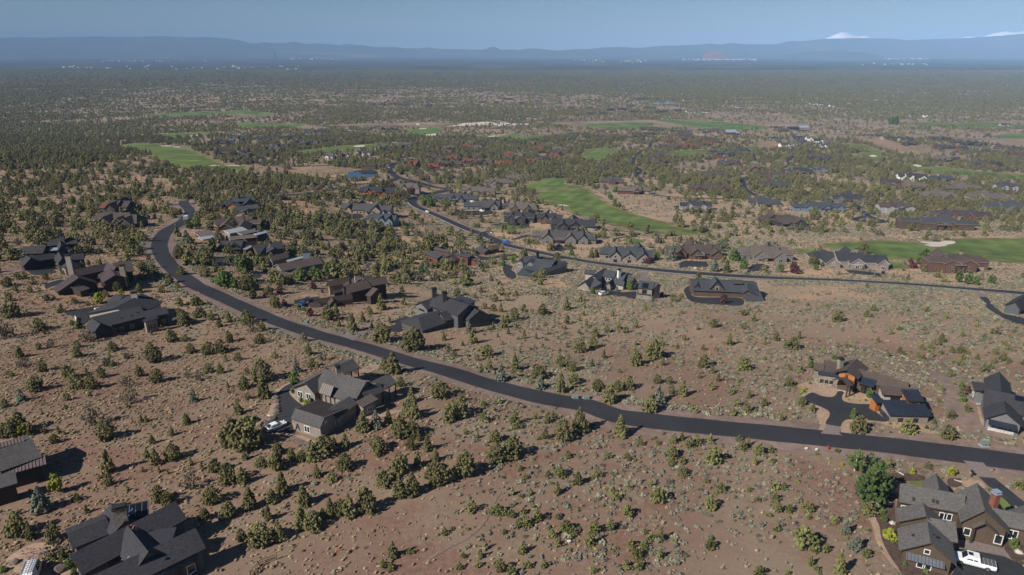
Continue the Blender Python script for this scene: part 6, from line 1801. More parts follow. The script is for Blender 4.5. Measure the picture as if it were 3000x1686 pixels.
    'G': "2200,640,120,r;2170,440,130,r;1900,650,100,r;2060,740,130,r;1740,590,120,r;1460,830,170,c;1430,840,130,r;1560,800,120,c;1690,850,110,r;1280,900,80,r;900,980,75,r;400,760,110,r;560,700,90,r;220,700,100,r;100,780,130,r;300,680,100,r;860,350,110,b;470,280,120,b;270,430,120,b;540,540,100,g;1070,530,80,d;780,640,70,r;880,600,60,d;920,560,40,g;1200,540,90,d;1050,380,110,r;1340,370,70,r;1550,360,130,r;1290,250,100,b;1700,400,130,r;1550,210,130,r;2150,800,90,r;1960,860,90,r;1480,900,90,t;1220,980,140,t;740,1090,110,c;2420,1160,140,r;2180,1020,110,r;2230,1240,180,r;1370,1360,130,c;960,1280,110,d;870,1240,60,d;2390,1010,120,w",
    'L': "420,930,230,r;100,860,180,r;260,860,130,r;420,1080,150,r;650,1210,260,d;700,1200,200,r;780,1230,170,i;860,1030,250,d;960,1030,200,d;1090,960,180,d;520,770,180,d;580,640,130,r;1040,1240,170,d;930,1240,200,r;1000,1340,120,r;1580,1130,180,d;1740,1100,160,d;1800,1110,140,d;1920,1080,190,d;1680,1130,120,b;1450,1170,140,r;1330,1280,120,m;1150,1280,70,m;1190,1300,120,r;1260,1430,140,r;1730,1230,110,m;330,490,170,d;220,500,130,d;200,670,170,b;760,500,120,d;700,500,90,d;910,490,110,d;1120,500,150,r;1020,370,90,d;1090,350,130,r;660,310,50,l;940,340,70,d;1500,830,150,d;1460,840,110,d;1680,620,130,r;1750,470,150,r;1820,640,120,c;1430,600,110,r;1350,460,120,r;1960,1000,110,r;2020,1050,110,c;2200,1000,130,r;2050,820,110,r;1960,810,90,r;2300,880,180,r;400,760,70,g;380,880,60,g",
    'N1': "1220,410,130,d;1270,430,150,d;1330,440,80,d;1480,470,90,d;1580,430,80,d;1660,570,70,r;1710,560,60,r;1800,560,70,r;2060,560,70,r;1870,700,80,d;1060,530,60,r;1130,590,70,r;880,410,60,r;600,740,150,r;690,720,120,r;650,800,110,r;420,800,110,r;800,720,80,r;1000,790,130,r;1140,790,110,s;1290,960,230,r;1620,950,80,r;2170,1160,80,g;2290,1120,90,d;2330,1060,40,m;2420,1010,70,b;1280,1170,60,b;1380,1180,80,d;1440,1160,90,d;1560,1190,90,g;1620,1190,130,m;1660,1200,90,d;1170,1250,110,d;1230,1230,120,b;990,1340,190,c;2380,700,60,g;1780,230,40,o;290,340,110,r;340,340,90,r;210,330,120,r;470,360,70,r;560,350,60,r;720,220,130,r;960,330,120,r;1060,290,110,m;820,250,110,m",
    'N3': "1090,290,190,b;1060,240,120,b;1580,200,140,b;1520,400,160,b;1640,410,150,c;1710,290,130,g;1810,370,140,d;2020,410,90,r;2170,380,90,b;2190,410,110,d;2310,400,120,m;1360,480,90,r;665,590,130,d;540,600,60,b;300,625,80,d;455,630,60,i;120,290,50,g;400,290,60,d;340,260,80,m;510,280,60,d;750,310,60,d;860,320,90,m;940,280,90,d;590,310,60,b;640,310,50,d;1170,110,70,r;1110,95,50,r;900,700,60,b;990,660,70,m;1610,720,110,m;2490,320,120,c;85,240,70,g;280,240,50,g;330,225,60,g;180,700,80,o;500,290,40,g",
    'N4': "370,400,110,r;840,390,140,r;300,500,110,r;330,560,80,d;1490,500,190,d;1600,530,110,d;1280,500,60,b;1380,540,100,m;1350,480,60,m;1500,580,90,r;1560,570,80,b;1670,580,50,l;1870,690,150,d;1970,710,160,d;2050,720,120,d;2110,670,110,b;2220,710,120,d;2020,570,110,d;2130,490,90,r;1640,640,80,o;1720,690,80,o;880,750,70,c;740,620,50,b;960,640,60,b;1165,640,70,b;1320,660,80,c;1270,670,70,b;80,590,130,m;130,600,90,m;580,610,50,b;840,560,60,b;400,520,60,d;2560,640,60,r;1270,570,40,g;1700,590,40,l",
    'N5': "270,380,90,r;1060,720,110,r;1480,830,110,r;1500,900,90,r;1700,870,120,r;630,590,80,c;810,650,60,r;1150,920,60,r;1120,900,60,r;2060,740,120,r;2110,800,150,r;2290,850,120,r;2380,870,130,r;1290,540,110,r;1350,550,70,r;1400,590,80,r;1230,450,100,d;1170,390,60,r;1300,360,90,g;490,760,60,g;850,880,50,g",
}
for z, s in _data.items():
    for q in s.split(';'):
        a = q.split(',')
        x, y, h = float(a[0]), float(a[1]), float(a[2])
        p = zp(z, (x, y))
        PLANT.append((p[0], p[1], h / ZOOM[z][2], a[3], z))
for i, (x, y) in enumerate([(932, 145), (987, 140), (1027, 155), (1148, 160), (1262, 168), (1374, 180), (1467, 186), (1561, 200), (1655, 208), (1748, 228), (1818, 228), (1390, 250), (1432, 270), (1512, 265), (1572, 258)]):
    p = zp('F7', (x, y))
    PLANT.append((p[0], p[1], 36 / 4.293, 'n', 'F7'))
p = zp('F8', (935, 195))
PLANT.append((p[0] - 6, p[1], 26, 'd', 'F8'))
PLANT.append((p[0] + 6, p[1], 27, 'd', 'F8'))
EXTRA = []     # junipers past the individual limit: (x, y, height, kind)


def tree_height(px, py, hpx):
    g = pix(px, py)
    f = proj(g.x, g.y, g.z)[2]
    dep = math.atan2(CAMZ - g.z, math.hypot(g.x, g.y))
    return g, max(.5, hpx * f / FPX / max(.55, math.cos(dep)) * .92)


PLANT = [(q, *tree_height(q[0], q[1], q[2])) for q in PLANT]
jun = [t for t in PLANT if KINDW[t[0][3]][0] == 'juniper_tree']
oth = [t for t in PLANT if KINDW[t[0][3]][0] != 'juniper_tree']
jun.sort(key=lambda t: -t[0][2])
for t in jun[298:]:
    EXTRA.append((t[1].x, t[1].y, t[2], t[0][3]))
LAND += [('near bend in the main road', zg('G', (1935, 330)).xy), ('paver apron by the orange-walled house', zg('D', (510, 960)).xy), ('fallen rail fence', zg('T10', (740, 700)).xy), ('bare slope at the bottom edge', pix(1250, 1600).xy), ('sagebrush slope at the bottom edge', pix(1900, 1560).xy),
         ('open slope by the barn-style house drive', pix(2250, 960).xy), ('main road in mid frame', pix(1700, 1190).xy), ('left frame edge meadow', pix(150, 1130).xy), ('bunch-grass slope left of the courtyard house', pix(420, 1180).xy), ('main road in the right half', pix(2200, 1262).xy), ('orange grass patch', pix(1530, 1010).xy), ('upper right dry slope', pix(2780, 980).xy), ('lone rounded slope shrub', pix(2455, 940).xy), ('power box pair', pix(1700, 1172).xy)]
SIDE = ['in front of', 'left of', 'right of', 'behind']


def place_trees(lst):
    groups = {}
    for t in lst:
        g = t[1]
        nm, word, look = KINDW[t[0][3]]
        best = min(LAND, key=lambda l: (l[1].x - g.x)**2 + (l[1].y - g.y)**2)
        dx, dy = g.x - best[1].x, g.y - best[1].y
        side = (1 if dx < 0 else 2) if abs(dx) > abs(dy) else (0 if dy < 0 else 3)
        groups.setdefault((nm, look, best[0], side), []).append((math.hypot(dx, dy), t))
    n = 0
    for (nm, look, ph, side), L in groups.items():
        L.sort(key=lambda q: q[0])
        word = KINDW[L[0][1][0][3]][1]
        for i, (_d, t) in enumerate(L):
            (px, py, hpx, k, z), g, h = t
            what = ' '.join(x for x in (look, word) if x)
            if len(L) == 1:
                lab = '%s %s the %s' % (what, SIDE[side], ph)
            else:
                lab = '%s %s the %s, %s closest' % (what, SIDE[side], ph, ORD[min(i, 29)])
            c, tr = TREES[k][int(px * 7 + py) % len(TREES[k])]
            e = empty(nm, (g.x, g.y, g.z - .03), lab, word.split()[-1] if nm != 'leafy_tree' else 'tree', {'juniper_tree': 'junipers on the slope', 'shrub': 'garden shrubs'}.get(nm, word + ' planting'), rz=(px * 1.7) % 6.28)
            wv = 1 + .16 * math.sin(px * 3.3 + py)
            for name, me in (('crown', c), ('trunk', tr)):
                o = bpy.data.objects.new(name, me)
                COL.objects.link(o)
                o.parent = e
                o.scale = (h * wv, h * wv * (1 + .1 * math.sin(py)), h)
            n += 1
    return n


place_trees(jun[:298])
place_trees(oth)

# ------------------------------------------------------------------ scattered woodland, one mass (points carrying tree shapes)
DEN = """
999999888888777777888899999999999988
987544443333443333444566677777777766
775422222233334333334445666777666666
774211112223323332222446667777766666
777554555666667777665544444455555555
777766433456633367775444411122333455
777665555444422211112333111112233333
666666533336665577777633443211455111
888854224456666688888855443335551144
888833224455533355778887336666655267
888855544444443336777777277777755544
355566666666333377777114777777755555
222444667788886644550011888888886666
333444577744466642220000333777777666
455555544442221111000000444666665555
666622333355522111111111444555522333
555555333355551111111111333331111111
555443333444555511111111111111111111
444333225555555511111111111111111111
333333325555554411110000000000000000
333222244444443331100000000000000000
222222244433333322200000000000000000
""".strip().split('\n')
DEN = [[int(c) for c in r] for r in DEN]
DY0, DYS = 205.0, 30.0     # photo rows of the density survey


def density(x, y):
    z = ground(x, y)
    px, py, f = proj(x, y, z)
    r = np.clip((py - DY0) / DYS, 0, len(DEN) - 1.001)
    nc = len(DEN[0])
    c = np.clip(px / 3000 * nc - .5, 0, nc - 1.001)
    A = np.array(DEN, float)
    r0, c0 = r.astype(int), c.astype(int)
    fr, fc = r - r0, c - c0
    v = (A[r0, c0] * (1 - fr) * (1 - fc) + A[r0 + 1, c0] * fr * (1 - fc) + A[r0, c0 + 1] * (1 - fr) * fc + A[r0 + 1, c0 + 1] * fr * fc)
    return v / 10, px, py


def vnoise(x, y, s, seed):
    rg = np.random.default_rng(seed)
    T = rg.random((64, 64))
    u, v = x / s, y / s
    i, j = np.floor(u).astype(int), np.floor(v).astype(int)
    a, b_ = u - i, v - j
    a, b_ = a * a * (3 - 2 * a), b_ * b_ * (3 - 2 * b_)
    i0, j0, i1, j1 = i % 64, j % 64, (i + 1) % 64, (j + 1) % 64
    return T[i0, j0] * (1 - a) * (1 - b_) + T[i1, j0] * a * (1 - b_) + T[i0, j1] * (1 - a) * b_ + T[i1, j1] * a * b_


def frustum_points(y0, y1, rho, seed):
    rg = np.random.default_rng(seed)
    W0, W1 = .86 * y0 + 30, .86 * y1 + 30
    n = int(rho * (W0 + W1) * (y1 - y0))
    y = np.sqrt(rg.uniform(y0 * y0, y1 * y1, n))
    x = rg.uniform(-1, 1, n) * (.86 * y + 30)
    return x, y, rg


def free(x, y, masks):
    k = np.ones(len(x), bool)
    for m in masks:
        k &= ~inside(m, x, y)
    return k


def scatter(name, P, coll_meshes, kind_='stuff'):
    """P: x, y, z, sx, sz, rot, idx arrays -> one object; the shapes are placed by geometry nodes"""
    me = bpy.data.meshes.new(name)
    n = len(P[0])
    me.vertices.add(n)
    me.vertices.foreach_set('co', np.stack([P[0], P[1], P[2]], 1).astype(np.float32).ravel())
    for nm, arr, ty in (('sx', P[3], 'FLOAT'), ('sz', P[4], 'FLOAT'), ('rt', P[5], 'FLOAT'), ('ix', P[6], 'INT')):
        at = me.attributes.new(nm, ty, 'POINT')
        at.data.foreach_set('value', np.asarray(arr, np.int32 if ty == 'INT' else np.float32))
    o = bpy.data.objects.new(name, me)
    COL.objects.link(o)
    col = bpy.data.collections.new(name + '_shapes')
    for i, q in enumerate(coll_meshes):
        s = bpy.data.objects.new('%s_shape_%03d' % (name, i), q)
        col.objects.link(s)
    ng = bpy.data.node_groups.new(name, 'GeometryNodeTree')
    ng.interface.new_socket('Geometry', in_out='INPUT', socket_type='NodeSocketGeometry')
    ng.interface.new_socket('Geometry', in_out='OUTPUT', socket_type='NodeSocketGeometry')
    N, L = ng.nodes, ng.links
    gi, go_ = N.new('NodeGroupInput'), N.new('NodeGroupOutput')
    ci = N.new('GeometryNodeCollectionInfo')
    ci.inputs['Collection'].default_value = col
    ci.inputs['Separate Children'].default_value = True
    ci.inputs['Reset Children'].default_value = True
    ip = N.new('GeometryNodeInstanceOnPoints')
    ip.inputs['Pick Instance'].default_value = True

    def attr(nm, ty):
        a = N.new('GeometryNodeInputNamedAttribute')
        a.data_type = ty
        a.inputs['Name'].default_value = nm
        return a.outputs['Attribute']
    cx = N.new('ShaderNodeCombineXYZ')
    sx, sz = attr('sx', 'FLOAT'), attr('sz', 'FLOAT')
    L.new(sx, cx.inputs[0])
    L.new(sx, cx.inputs[1])
    L.new(sz, cx.inputs[2])
    cr = N.new('ShaderNodeCombineXYZ')
    L.new(attr('rt', 'FLOAT'), cr.inputs[2])
    er = N.new('FunctionNodeEulerToRotation')
    L.new(cr.outputs[0], er.inputs[0])
    L.new(gi.outputs[0], ip.inputs['Points'])
    L.new(ci.outputs[0], ip.inputs['Instance'])
    L.new(attr('ix', 'INT'), ip.inputs['Instance Index'])
    L.new(er.outputs[0], ip.inputs['Rotation'])
    L.new(cx.outputs[0], ip.inputs['Scale'])
    L.new(ip.outputs[0], go_.inputs[0])
    md = o.modifiers.new('scatter', 'NODES')
    md.node_group = ng
    kind(o, kind_)
    return o


def combined(kind_, leaf, seed, clumps, leaves, z0, cs, lobes, trunk=True, th=.4):
    rg = random.Random(seed)
    b = crown_bm(kind_, rg, clumps, leaves, z0, cs, lobes)
    if trunk:
        k = len(b.f)
        t = trunk_bm(rg, kind_, th, 1)
        i0 = len(b.v)
        b.v += t.v
        b.f += [tuple(i0 + q for q in f) for f in t.f]
        b.m += [1] * len(t.f)
    return mesh_of(b, 'shape', [leaf, 'trunk'] if trunk else [leaf])


MIDT = [combined(k, lf, i + 20, 60, 170, .06, .10, 3) for i, (k, lf) in enumerate([('r', 'juniper_leaf'), ('r', 'juniper_leaf'), ('c', 'juniper_leaf'), ('r', 'juniper_leaf'), ('w', 'juniper_leaf'), ('c', 'juniper_leaf'), ('s', 'grey_leaf'), ('r', 'young_leaf')])]
LOWT = [combined(k, lf, i + 40, 14, 0, .05, .19, 3, False) for i, (k, lf) in enumerate([('r', 'juniper_leaf'), ('c', 'juniper_leaf'), ('r', 'juniper_leaf'), ('w', 'juniper_leaf'), ('r', 'grey_leaf'), ('c', 'juniper_leaf')])]


def groves(b_):
    return b_


def woodland(y0, y1, rho, seed, nshape, hmin, hmax, gain=1.0, dens_pow=1.0):
    x, y, rg = frustum_points(y0, y1, rho, seed)
    d, px, py = density(x, y)
    cl = .55 * vnoise(x + 1e5, y + 1e5, 38 if y0 < 1500 else 120, seed) + .45 * vnoise(x + 3e5, y, 110 if y0 < 1500 else 420, seed + 1)
    pr = np.clip(d * gain * (0.35 + 1.3 * np.clip((cl - .28) / .44, 0, 1)), 0, 1)
    k = rg.random(len(x)) < pr
    k &= (py < 838) | (px < -20) | (px > 3020)
    x, y, d = x[k], y[k], d[k]
    # clearings: roads, houses, greens
    r_ = 2.2
    k = np.ones(len(x), bool)
    for m, _q in MASKS:
        k &= ~inside(m, x, y)
    x, y, d = x[k], y[k], d[k]
    n = len(x)
    h = rg.uniform(hmin, hmax, n) * (.75 + .5 * rg.random(n))
    return x, y, h, rg, n


parts_ = []
for (y0, y1, rho, seed, lo, hi) in ((250, 700, .040, 1, 2.8, 6.2), (700, 1500, .030, 2, 3.8, 7.2)):
    x, y, h, rg, n = woodland(y0, y1, rho, seed, len(MIDT), lo, hi)
    parts_.append((x, y, ground(x, y) - .1, h * rg.uniform(.85, 1.25, n), h, rg.uniform(0, 6.28, n), rg.integers(0, len(MIDT), n)))
KI = {'r': 0, 'c': 2, 'y': 5, 'o': 7, 'w': 4, 's': 6}
if EXTRA:
    ex = np.array([(a, b_, c) for a, b_, c, k in EXTRA])
    n = len(ex)
    parts_.append((ex[:, 0], ex[:, 1], ground(ex[:, 0], ex[:, 1]) - .05, ex[:, 2], ex[:, 2], RNG.uniform(0, 6.28, n), np.array([KI[k] for *_q, k in EXTRA])))
scatter('juniper_woodland', [np.concatenate(q) for q in zip(*parts_)], MIDT)
print('mid trees', sum(len(q[0]) for q in parts_))
parts_ = []
for (y0, y1, rho, seed, lo, hi, gain) in ((1500, 2600, .017, 3, 3.4, 6.4, 1.05), (2600, 4200, .0100, 4, 4.5, 8.5, 1.2), (4200, 7500, .0036, 5, 7, 14, 1.4)):
    x, y, h, rg, n = woodland(y0, y1, rho, seed, len(LOWT), lo, hi, gain)
    wd = 1.15 if y0 < 2500 else 1.5 if y0 < 4000 else 1.9
    hh = h if y0 < 2500 else h * .8 if y0 < 4000 else h * .55
    parts_.append((x, y, ground(x, y) - .2, h * wd, hh, rg.uniform(0, 6.28, n), rg.integers(0, len(LOWT), n)))
scatter('juniper_forest', [np.concatenate(q) for q in zip(*parts_)], LOWT)
print('far trees', sum(len(q[0]) for q in parts_))

# ------------------------------------------------------------------ ground cover: bunch grass, sagebrush, low shrubs
def tuft(seed, leaf, n, up_, spread, w_):
    rg = random.Random(seed)
    b = MB()
    for i in range(n):
        a = rg.uniform(0, 6.28)
        r0 = rg.uniform(0, .28)
        q = rg.uniform(.2, spread)
        p = Vector((math.cos(a) * r0, math.sin(a) * r0, -.05))
        t = Vector((math.cos(a) * (r0 + q * .5), math.sin(a) * (r0 + q * .5), up_ * rg.uniform(.6, 1)))
        s = Vector((-math.sin(a), math.cos(a), 0)) * w_ * rg.uniform(.6, 1.2)
        b.poly([p - s, p + s, t])
    b.blob((0, 0, up_ * .25), (.34, .34, up_ * .45), rg, .3)
    return mesh_of(b, 'shape', [leaf])


def bush(seed, leaf, cl, lv):
    rg = random.Random(seed)
    b = MB()
    C = []
    for i in range(cl):
        a, r = rg.uniform(0, 6.28), math.sqrt(rg.random()) * .42
        c = (math.cos(a) * r, math.sin(a) * r, rg.uniform(.18, .62) * (1 - r * .6))
        s = rg.uniform(.14, .24)
        C.append((c, s))
        b.blob(c, (s, s, s), rg, .4)
    for i in range(lv):
        c, s = C[rg.randrange(cl)]
        v = Vector((rg.gauss(0, 1), rg.gauss(0, 1), rg.gauss(.5, .8))).normalized()
        p = Vector(c) + v * s
        u = v.orthogonal().normalized()
        h = s * rg.uniform(.4, .8)
        b.poly([p - u * h * .4, p + u * h * .4, p + v * h])
    return mesh_of(b, 'shape', [leaf])


def stone_shape(seed):
    b = MB()
    b.blob((0, 0, .15), (.5, .4, .35), random.Random(seed), .3)
    return mesh_of(b, 'shape', ['rock'])


COVER = [tuft(1, 'bunch_grass', 22, .75, .6, .07), tuft(2, 'bunch_grass', 26, .6, .8, .07), tuft(3, 'bunch_grass', 18, .9, .5, .06),
         bush(4, 'sage_leaf', 7, 40), bush(5, 'sage_leaf', 9, 50), bush(6, 'dark_sage_leaf', 7, 50), bush(7, 'green_shrub', 6, 40), bush(8, 'dark_sage_leaf', 5, 60), stone_shape(9)]
MASKNP = MASKG


def cover(y0, y1, rho, seed, smin, smax):
    x, y, rg = frustum_points(y0, y1, rho, seed)
    z = ground(x, y)
    px, py, f = proj(x, y, z)
    n1 = vnoise(x + 5e4, y + 5e4, 14, 21)
    n2 = vnoise(x + 7e4, y + 2e4, 47, 22)
    n3 = vnoise(x + 9e4, y + 2e4, 5.5, 23)
    left = np.clip((1500 - px) / 900, 0, 1) * .75 + .12
    upr = np.clip((1150 - py) / 350, 0, 1)
    grass_p = left * (.5 + .9 * n3) * (.55 + .9 * n1) * (1 - .2 * upr)
    sage_p = (1 - left * .8) * np.clip((.55 * n1 + .45 * n2 - .30) / .3, .05, 1) * (.45 + .55 * upr)
    u = rg.random(len(x))
    isg = u < grass_p * .8
    iss = (~isg) & (rg.random(len(x)) < sage_p * .85)
    k = isg | iss
    x, y, z, isg = x[k], y[k], z[k], isg[k]
    fm = np.ones(len(x), bool)
    for m in MASKNP:
        fm &= ~inside(m, x, y)
    x, y, z, isg = x[fm], y[fm], z[fm], isg[fm]
    n = len(x)
    r = rg.random(n)
    ix = np.where(isg, rg.integers(0, 3, n), np.where(r < .55, rg.integers(3, 5, n), np.where(r < .88, np.where(rg.random(n) < .5, 5, 7), 6)))
    s = rg.uniform(smin, smax, n) * np.where(isg, .8, .92)
    s *= np.where(rg.random(n) < .12, 1.45, 1.0)
    st = rg.random(n) < .035
    ix = np.where(st, 8, ix)
    s = np.where(st, rg.uniform(.25, .7, n), s)
    return x, y, z - .03, s * 1.15, s * rg.uniform(.55, .95, n), rg.uniform(0, 6.28, n), ix


cv = [cover(60, 190, 1.7, 31, .50, 1.10), cover(190, 330, 1.15, 32, .55, 1.15), cover(330, 620, .5, 33, .7, 1.3), cover(620, 1300, .10, 34, 1.0, 2.0)]
# sage hedges along the road verges
def verge(path, side, dist, y0, y1, n, seed, px0=-1e9, px1=1e9):
    rg = np.random.default_rng(seed)
    P = resample(path, .8)
    o = []
    for i in range(2, len(P) - 2):
        p = P[i]
        if not (y0 < p.y < y1):
            continue
        X = proj(p.x, p.y, gz(p.x, p.y))[0]
        if not (px0 < X < px1):
            continue
        if vnoise(np.array([p.x + 1e4]), np.array([p.y + 1e4]), 16, seed)[0] < .40:
            continue
        t = (P[i + 1] - P[i - 1]).normalized()
        nn = Vector((-t.y, t.x)) * side
        for _ in range(n):
            q = p + nn * (dist + abs(rg.normal(0, 1.6)))
            o.append((q.x + rg.normal(0, .5), q.y + rg.normal(0, .5)))
    o = np.array(o)
    m = len(o)
    s = rg.uniform(.55, 1.25, m)
    return o[:, 0], o[:, 1], ground(o[:, 0], o[:, 1]) - .03, s * 1.2, s * .9, rg.uniform(0, 6.28, m), np.where(rg.random(m) < .85, rg.integers(3, 5, m), 6)


for side in (-1, 1):
    cv.append(verge(sp_near, side, 7.2, 100, 420, 2, 41 + side, px1=1e9 if side < 0 else 1250))
    cv.append(verge(sp_up, side, 7.0 if side < 0 else 9.0, 250, 700, 2, 51 + side))
scatter('sagebrush_and_bunch_grass', [np.concatenate(q) for q in zip(*cv)], COVER)
print('cover', sum(len(q[0]) for q in cv))

# ------------------------------------------------------------------ vehicles
M['car_white'] = mat('car_white', (.78, .78, .78), .25, 0, spec=.6)
M['car_black'] = mat('car_black', (.018, .018, .022), .2, 0, spec=.6)
M['car_blue'] = mat('car_blue', (.02, .10, .42), .25, 0, spec=.6)
M['car_darkblue'] = mat('car_darkblue', (.015, .03, .10), .25, 0, spec=.6)
M['car_silver'] = mat('car_silver', (.42, .43, .45), .3, 0, metal=.4)
M['car_green'] = mat('car_green', (.03, .22, .17), .3, 0)
M['tyre'] = mat('tyre', (.015, .015, .016), .9, 0)
M['rim'] = mat('rim', (.35, .35, .37), .35, 0, metal=.7)
M['lamp_clear'] = mat('lamp_clear', (.7, .7, .72), .1, 0)
M['lamp_red'] = mat('lamp_red', (.35, .012, .01), .3, 0)
M['tonneau'] = mat('tonneau', (.10, .105, .115), .5, 0)
M['sign_white'] = mat('sign_white', (.75, .75, .72), .6, 0)
M['hydrant_red'] = mat('hydrant_red', (.42, .035, .025), .5, 0)
M['box_green'] = mat('box_green', (.15, .185, .16), .6, .1)
M['toilet_blue'] = mat('toilet_blue', (.06, .13, .20), .6, 0)
M['palerail'] = mat('palerail', (.34, .30, .26), .9, .2, 3)
M['flag_orange'] = mat('flag_orange', (.70, .15, .03), .7, 0)
M['skin'] = mat('skin', (.42, .24, .16), .7, 0)
M['shirt_blue'] = mat('shirt_blue', (.07, .22, .55), .9, 0)
M['shirt_red'] = mat('shirt_red', (.48, .09, .045), .9, 0)
M['jeans'] = mat('jeans', (.035, .045, .075), .9, 0)
M['workpants'] = mat('workpants', (.11, .085, .06), .9, 0)
M['boot'] = mat('boot', (.06, .04, .025), .9, 0)

DIMS = {'sedan': (4.85, 1.85, 1.45), 'suv': (4.8, 1.95, 1.75), 'pickup': (6.0, 2.02, 1.95), 'van': (5.6, 2.05, 2.3), 'trailer': (6.5, 2.4, 2.9)}


def cross(z, w_, n=0):
    return z, w_


def vehicle(z, c, front, kind_, paint, label, cat='car', group=None, name=None, dz=0.0, phrase=None, extra=None):
    g = zg(z, c)
    g.z += lift(g.y) + .06
    f = zg(z, front)
    d = Vector((f.x - g.x, f.y - g.y, 0)).normalized()
    # follow the slope of the ground
    L, W, H_ = DIMS[kind_]
    a, b_ = g + d * L / 2, g - d * L / 2
    pitch = math.atan2(gz(a.x, a.y) - gz(b_.x, b_.y), L)
    e = empty(name or 'parked_car', g, label, cat, group, rz=0)
    e.rotation_euler = (0, -pitch, math.atan2(d.y, d.x))
    _WL[e.name] = Vector((0, 0, 0))
    if phrase:
        LAND.append((phrase, g.xy))
    hw = W / 2
    low = MB()

    def loft(stations, mb):
        """rings of (x, [(y, z)...]) closed at both ends"""
        rings = [[(x, y, zz) for y, zz in r] for x, r in stations]
        n = len(rings[0])
        i0 = len(mb.v)
        for r in rings:
            mb.v += r
        for k in range(len(rings) - 1):
            for j in range(n):
                j2 = (j + 1) % n
                mb.f.append((i0 + k * n + j, i0 + k * n + j2, i0 + (k + 1) * n + j2, i0 + (k + 1) * n + j))
                mb.m.append(0)
        mb.f.append(tuple(range(i0 + n - 1, i0 - 1, -1)))
        mb.m.append(0)
        k = i0 + (len(rings) - 1) * n
        mb.f.append(tuple(range(k, k + n)))
        mb.m.append(0)

    def sec(w_, zt, zb=.28, sh=.10):
        return [(-w_ + .06, zb), (-w_, zb + .2), (-w_, zt - sh), (-w_ + sh * 1.3, zt), (w_ - sh * 1.3, zt), (w_, zt - sh), (w_, zb + .2), (w_ - .06, zb)]
    x0, x1 = -L / 2, L / 2
    if kind_ == 'trailer':
        b = MB()
        loft([(x0, sec(hw, H_, .6, .12)), (x1, sec(hw, H_, .6, .12))], b)
        b.build('body', paint, e, (0, 0, 0))
        b = MB()
        b.bx(x0 - .03, x0, -hw + .15, hw - .15, .75, H_ - .2)
        b.build('door', 'car_silver', e, (0, 0, 0))
        b = MB()
        b.bx(x1, x1 + 1.3, -.08, .08, .5, .62)
        b.build('hitch', 'tyre', e, (0, 0, 0))
        wx = (-.5, .5)
    elif kind_ == 'pickup':
        loft([(x0, sec(hw - .03, 1.12, .5)), (x0 + .3, sec(hw, 1.18, .42)), (x1 - 1.3, sec(hw, 1.2, .4)), (x1 - .5, sec(hw, 1.12, .4)), (x1, sec(hw - .1, .98, .45))], low)
        low.build('body', paint, e, (0, 0, 0))
        cab = MB()
        cx0, cx1 = x0 + 2.25, x1 - 1.25
        loft([(cx0, [(-hw + .06, 1.15), (-hw + .06, 1.2), (hw - .06, 1.2), (hw - .06, 1.15)]), (cx0 + .12, [(-hw + .06, 1.15), (-hw + .24, H_ - .03), (hw - .24, H_ - .03), (hw - .06, 1.15)]), (cx1 - .75, [(-hw + .06, 1.15), (-hw + .24, H_), (hw - .24, H_), (hw - .06, 1.15)]), (cx1, [(-hw + .06, 1.15), (-hw + .1, 1.2), (hw - .1, 1.2), (hw - .06, 1.15)])], cab)
        cab.build('cab', paint, e, (0, 0, 0))
        b = MB()
        for k in range(4):
            u0, u1 = x0 + .12 + k * .53, x0 + .12 + (k + 1) * .53 - .05
            b.bx(u0, u1, -hw + .1, hw - .1, 1.19, 1.24)
        b.build('bed_cover', 'tonneau', e, (0, 0, 0))
        glass = [((cx1 - .70, H_ - .04), (cx1 - .04, 1.24))]
        wx = (x0 + 1.15, x1 - 1.1)
        gx0, gx1 = cx0 + .2, cx1 - .75
        zg0, zg1 = 1.26, H_ - .14
        rear = (cx0 + .01, cx0 + .11)
    else:
        hood = {'sedan': .92, 'suv': 1.08, 'van': 1.1}[kind_]
        tr = {'sedan': 1.0, 'suv': 1.12, 'van': 1.15}[kind_]
        loft([(x0, sec(hw - .15, tr - .12, .38)), (x0 + .25, sec(hw - .04, tr, .30)), (x0 + 1.3, sec(hw, tr, .24)), (x1 - 1.6, sec(hw, hood + .03, .24)), (x1 - .55, sec(hw - .06, hood - .1, .26)), (x1, sec(hw - .28, .68, .36))], low)
        low.build('body', paint, e, (0, 0, 0), smooth=False)
        if kind_ == 'sedan':
            cx0, a0, a1, cx1 = x0 + .55, x0 + 1.35, x1 - 2.15, x1 - 1.25
        elif kind_ == 'suv':
            cx0, a0, a1, cx1 = x0 + .08, x0 + .45, x1 - 2.0, x1 - 1.25
        else:
            cx0, a0, a1, cx1 = x0 + .05, x0 + .15, x1 - 1.5, x1 - .7
        zb = tr - .03
        cab = MB()
        q = .2 if kind_ != 'van' else .12
        loft([(cx0, [(-hw + .1, zb - .05), (-hw + .12, zb), (hw - .12, zb), (hw - .1, zb - .05)]), (a0, [(-hw + .06, zb - .05), (-hw + q + .05, H_), (hw - q - .05, H_), (hw - .06, zb - .05)]), (a1, [(-hw + .06, zb - .05), (-hw + q + .05, H_), (hw - q - .05, H_), (hw - .06, zb - .05)]), (cx1, [(-hw + .1, zb - .05), (-hw + .14, zb), (hw - .14, zb), (hw - .1, zb - .05)])], cab)
        cab.build('cabin', paint, e, (0, 0, 0))
        glass = [((a1 + .04, H_ - .05), (cx1 - .05, zb + .06))]
        wx = (x0 + .95, x1 - .92)
        gx0, gx1 = a0 - (.35 if kind_ == 'sedan' else 0), a1 + .2
        zg0, zg1 = zb + .05, H_ - .1
        rear = (cx0 + .03, a0 - .03)
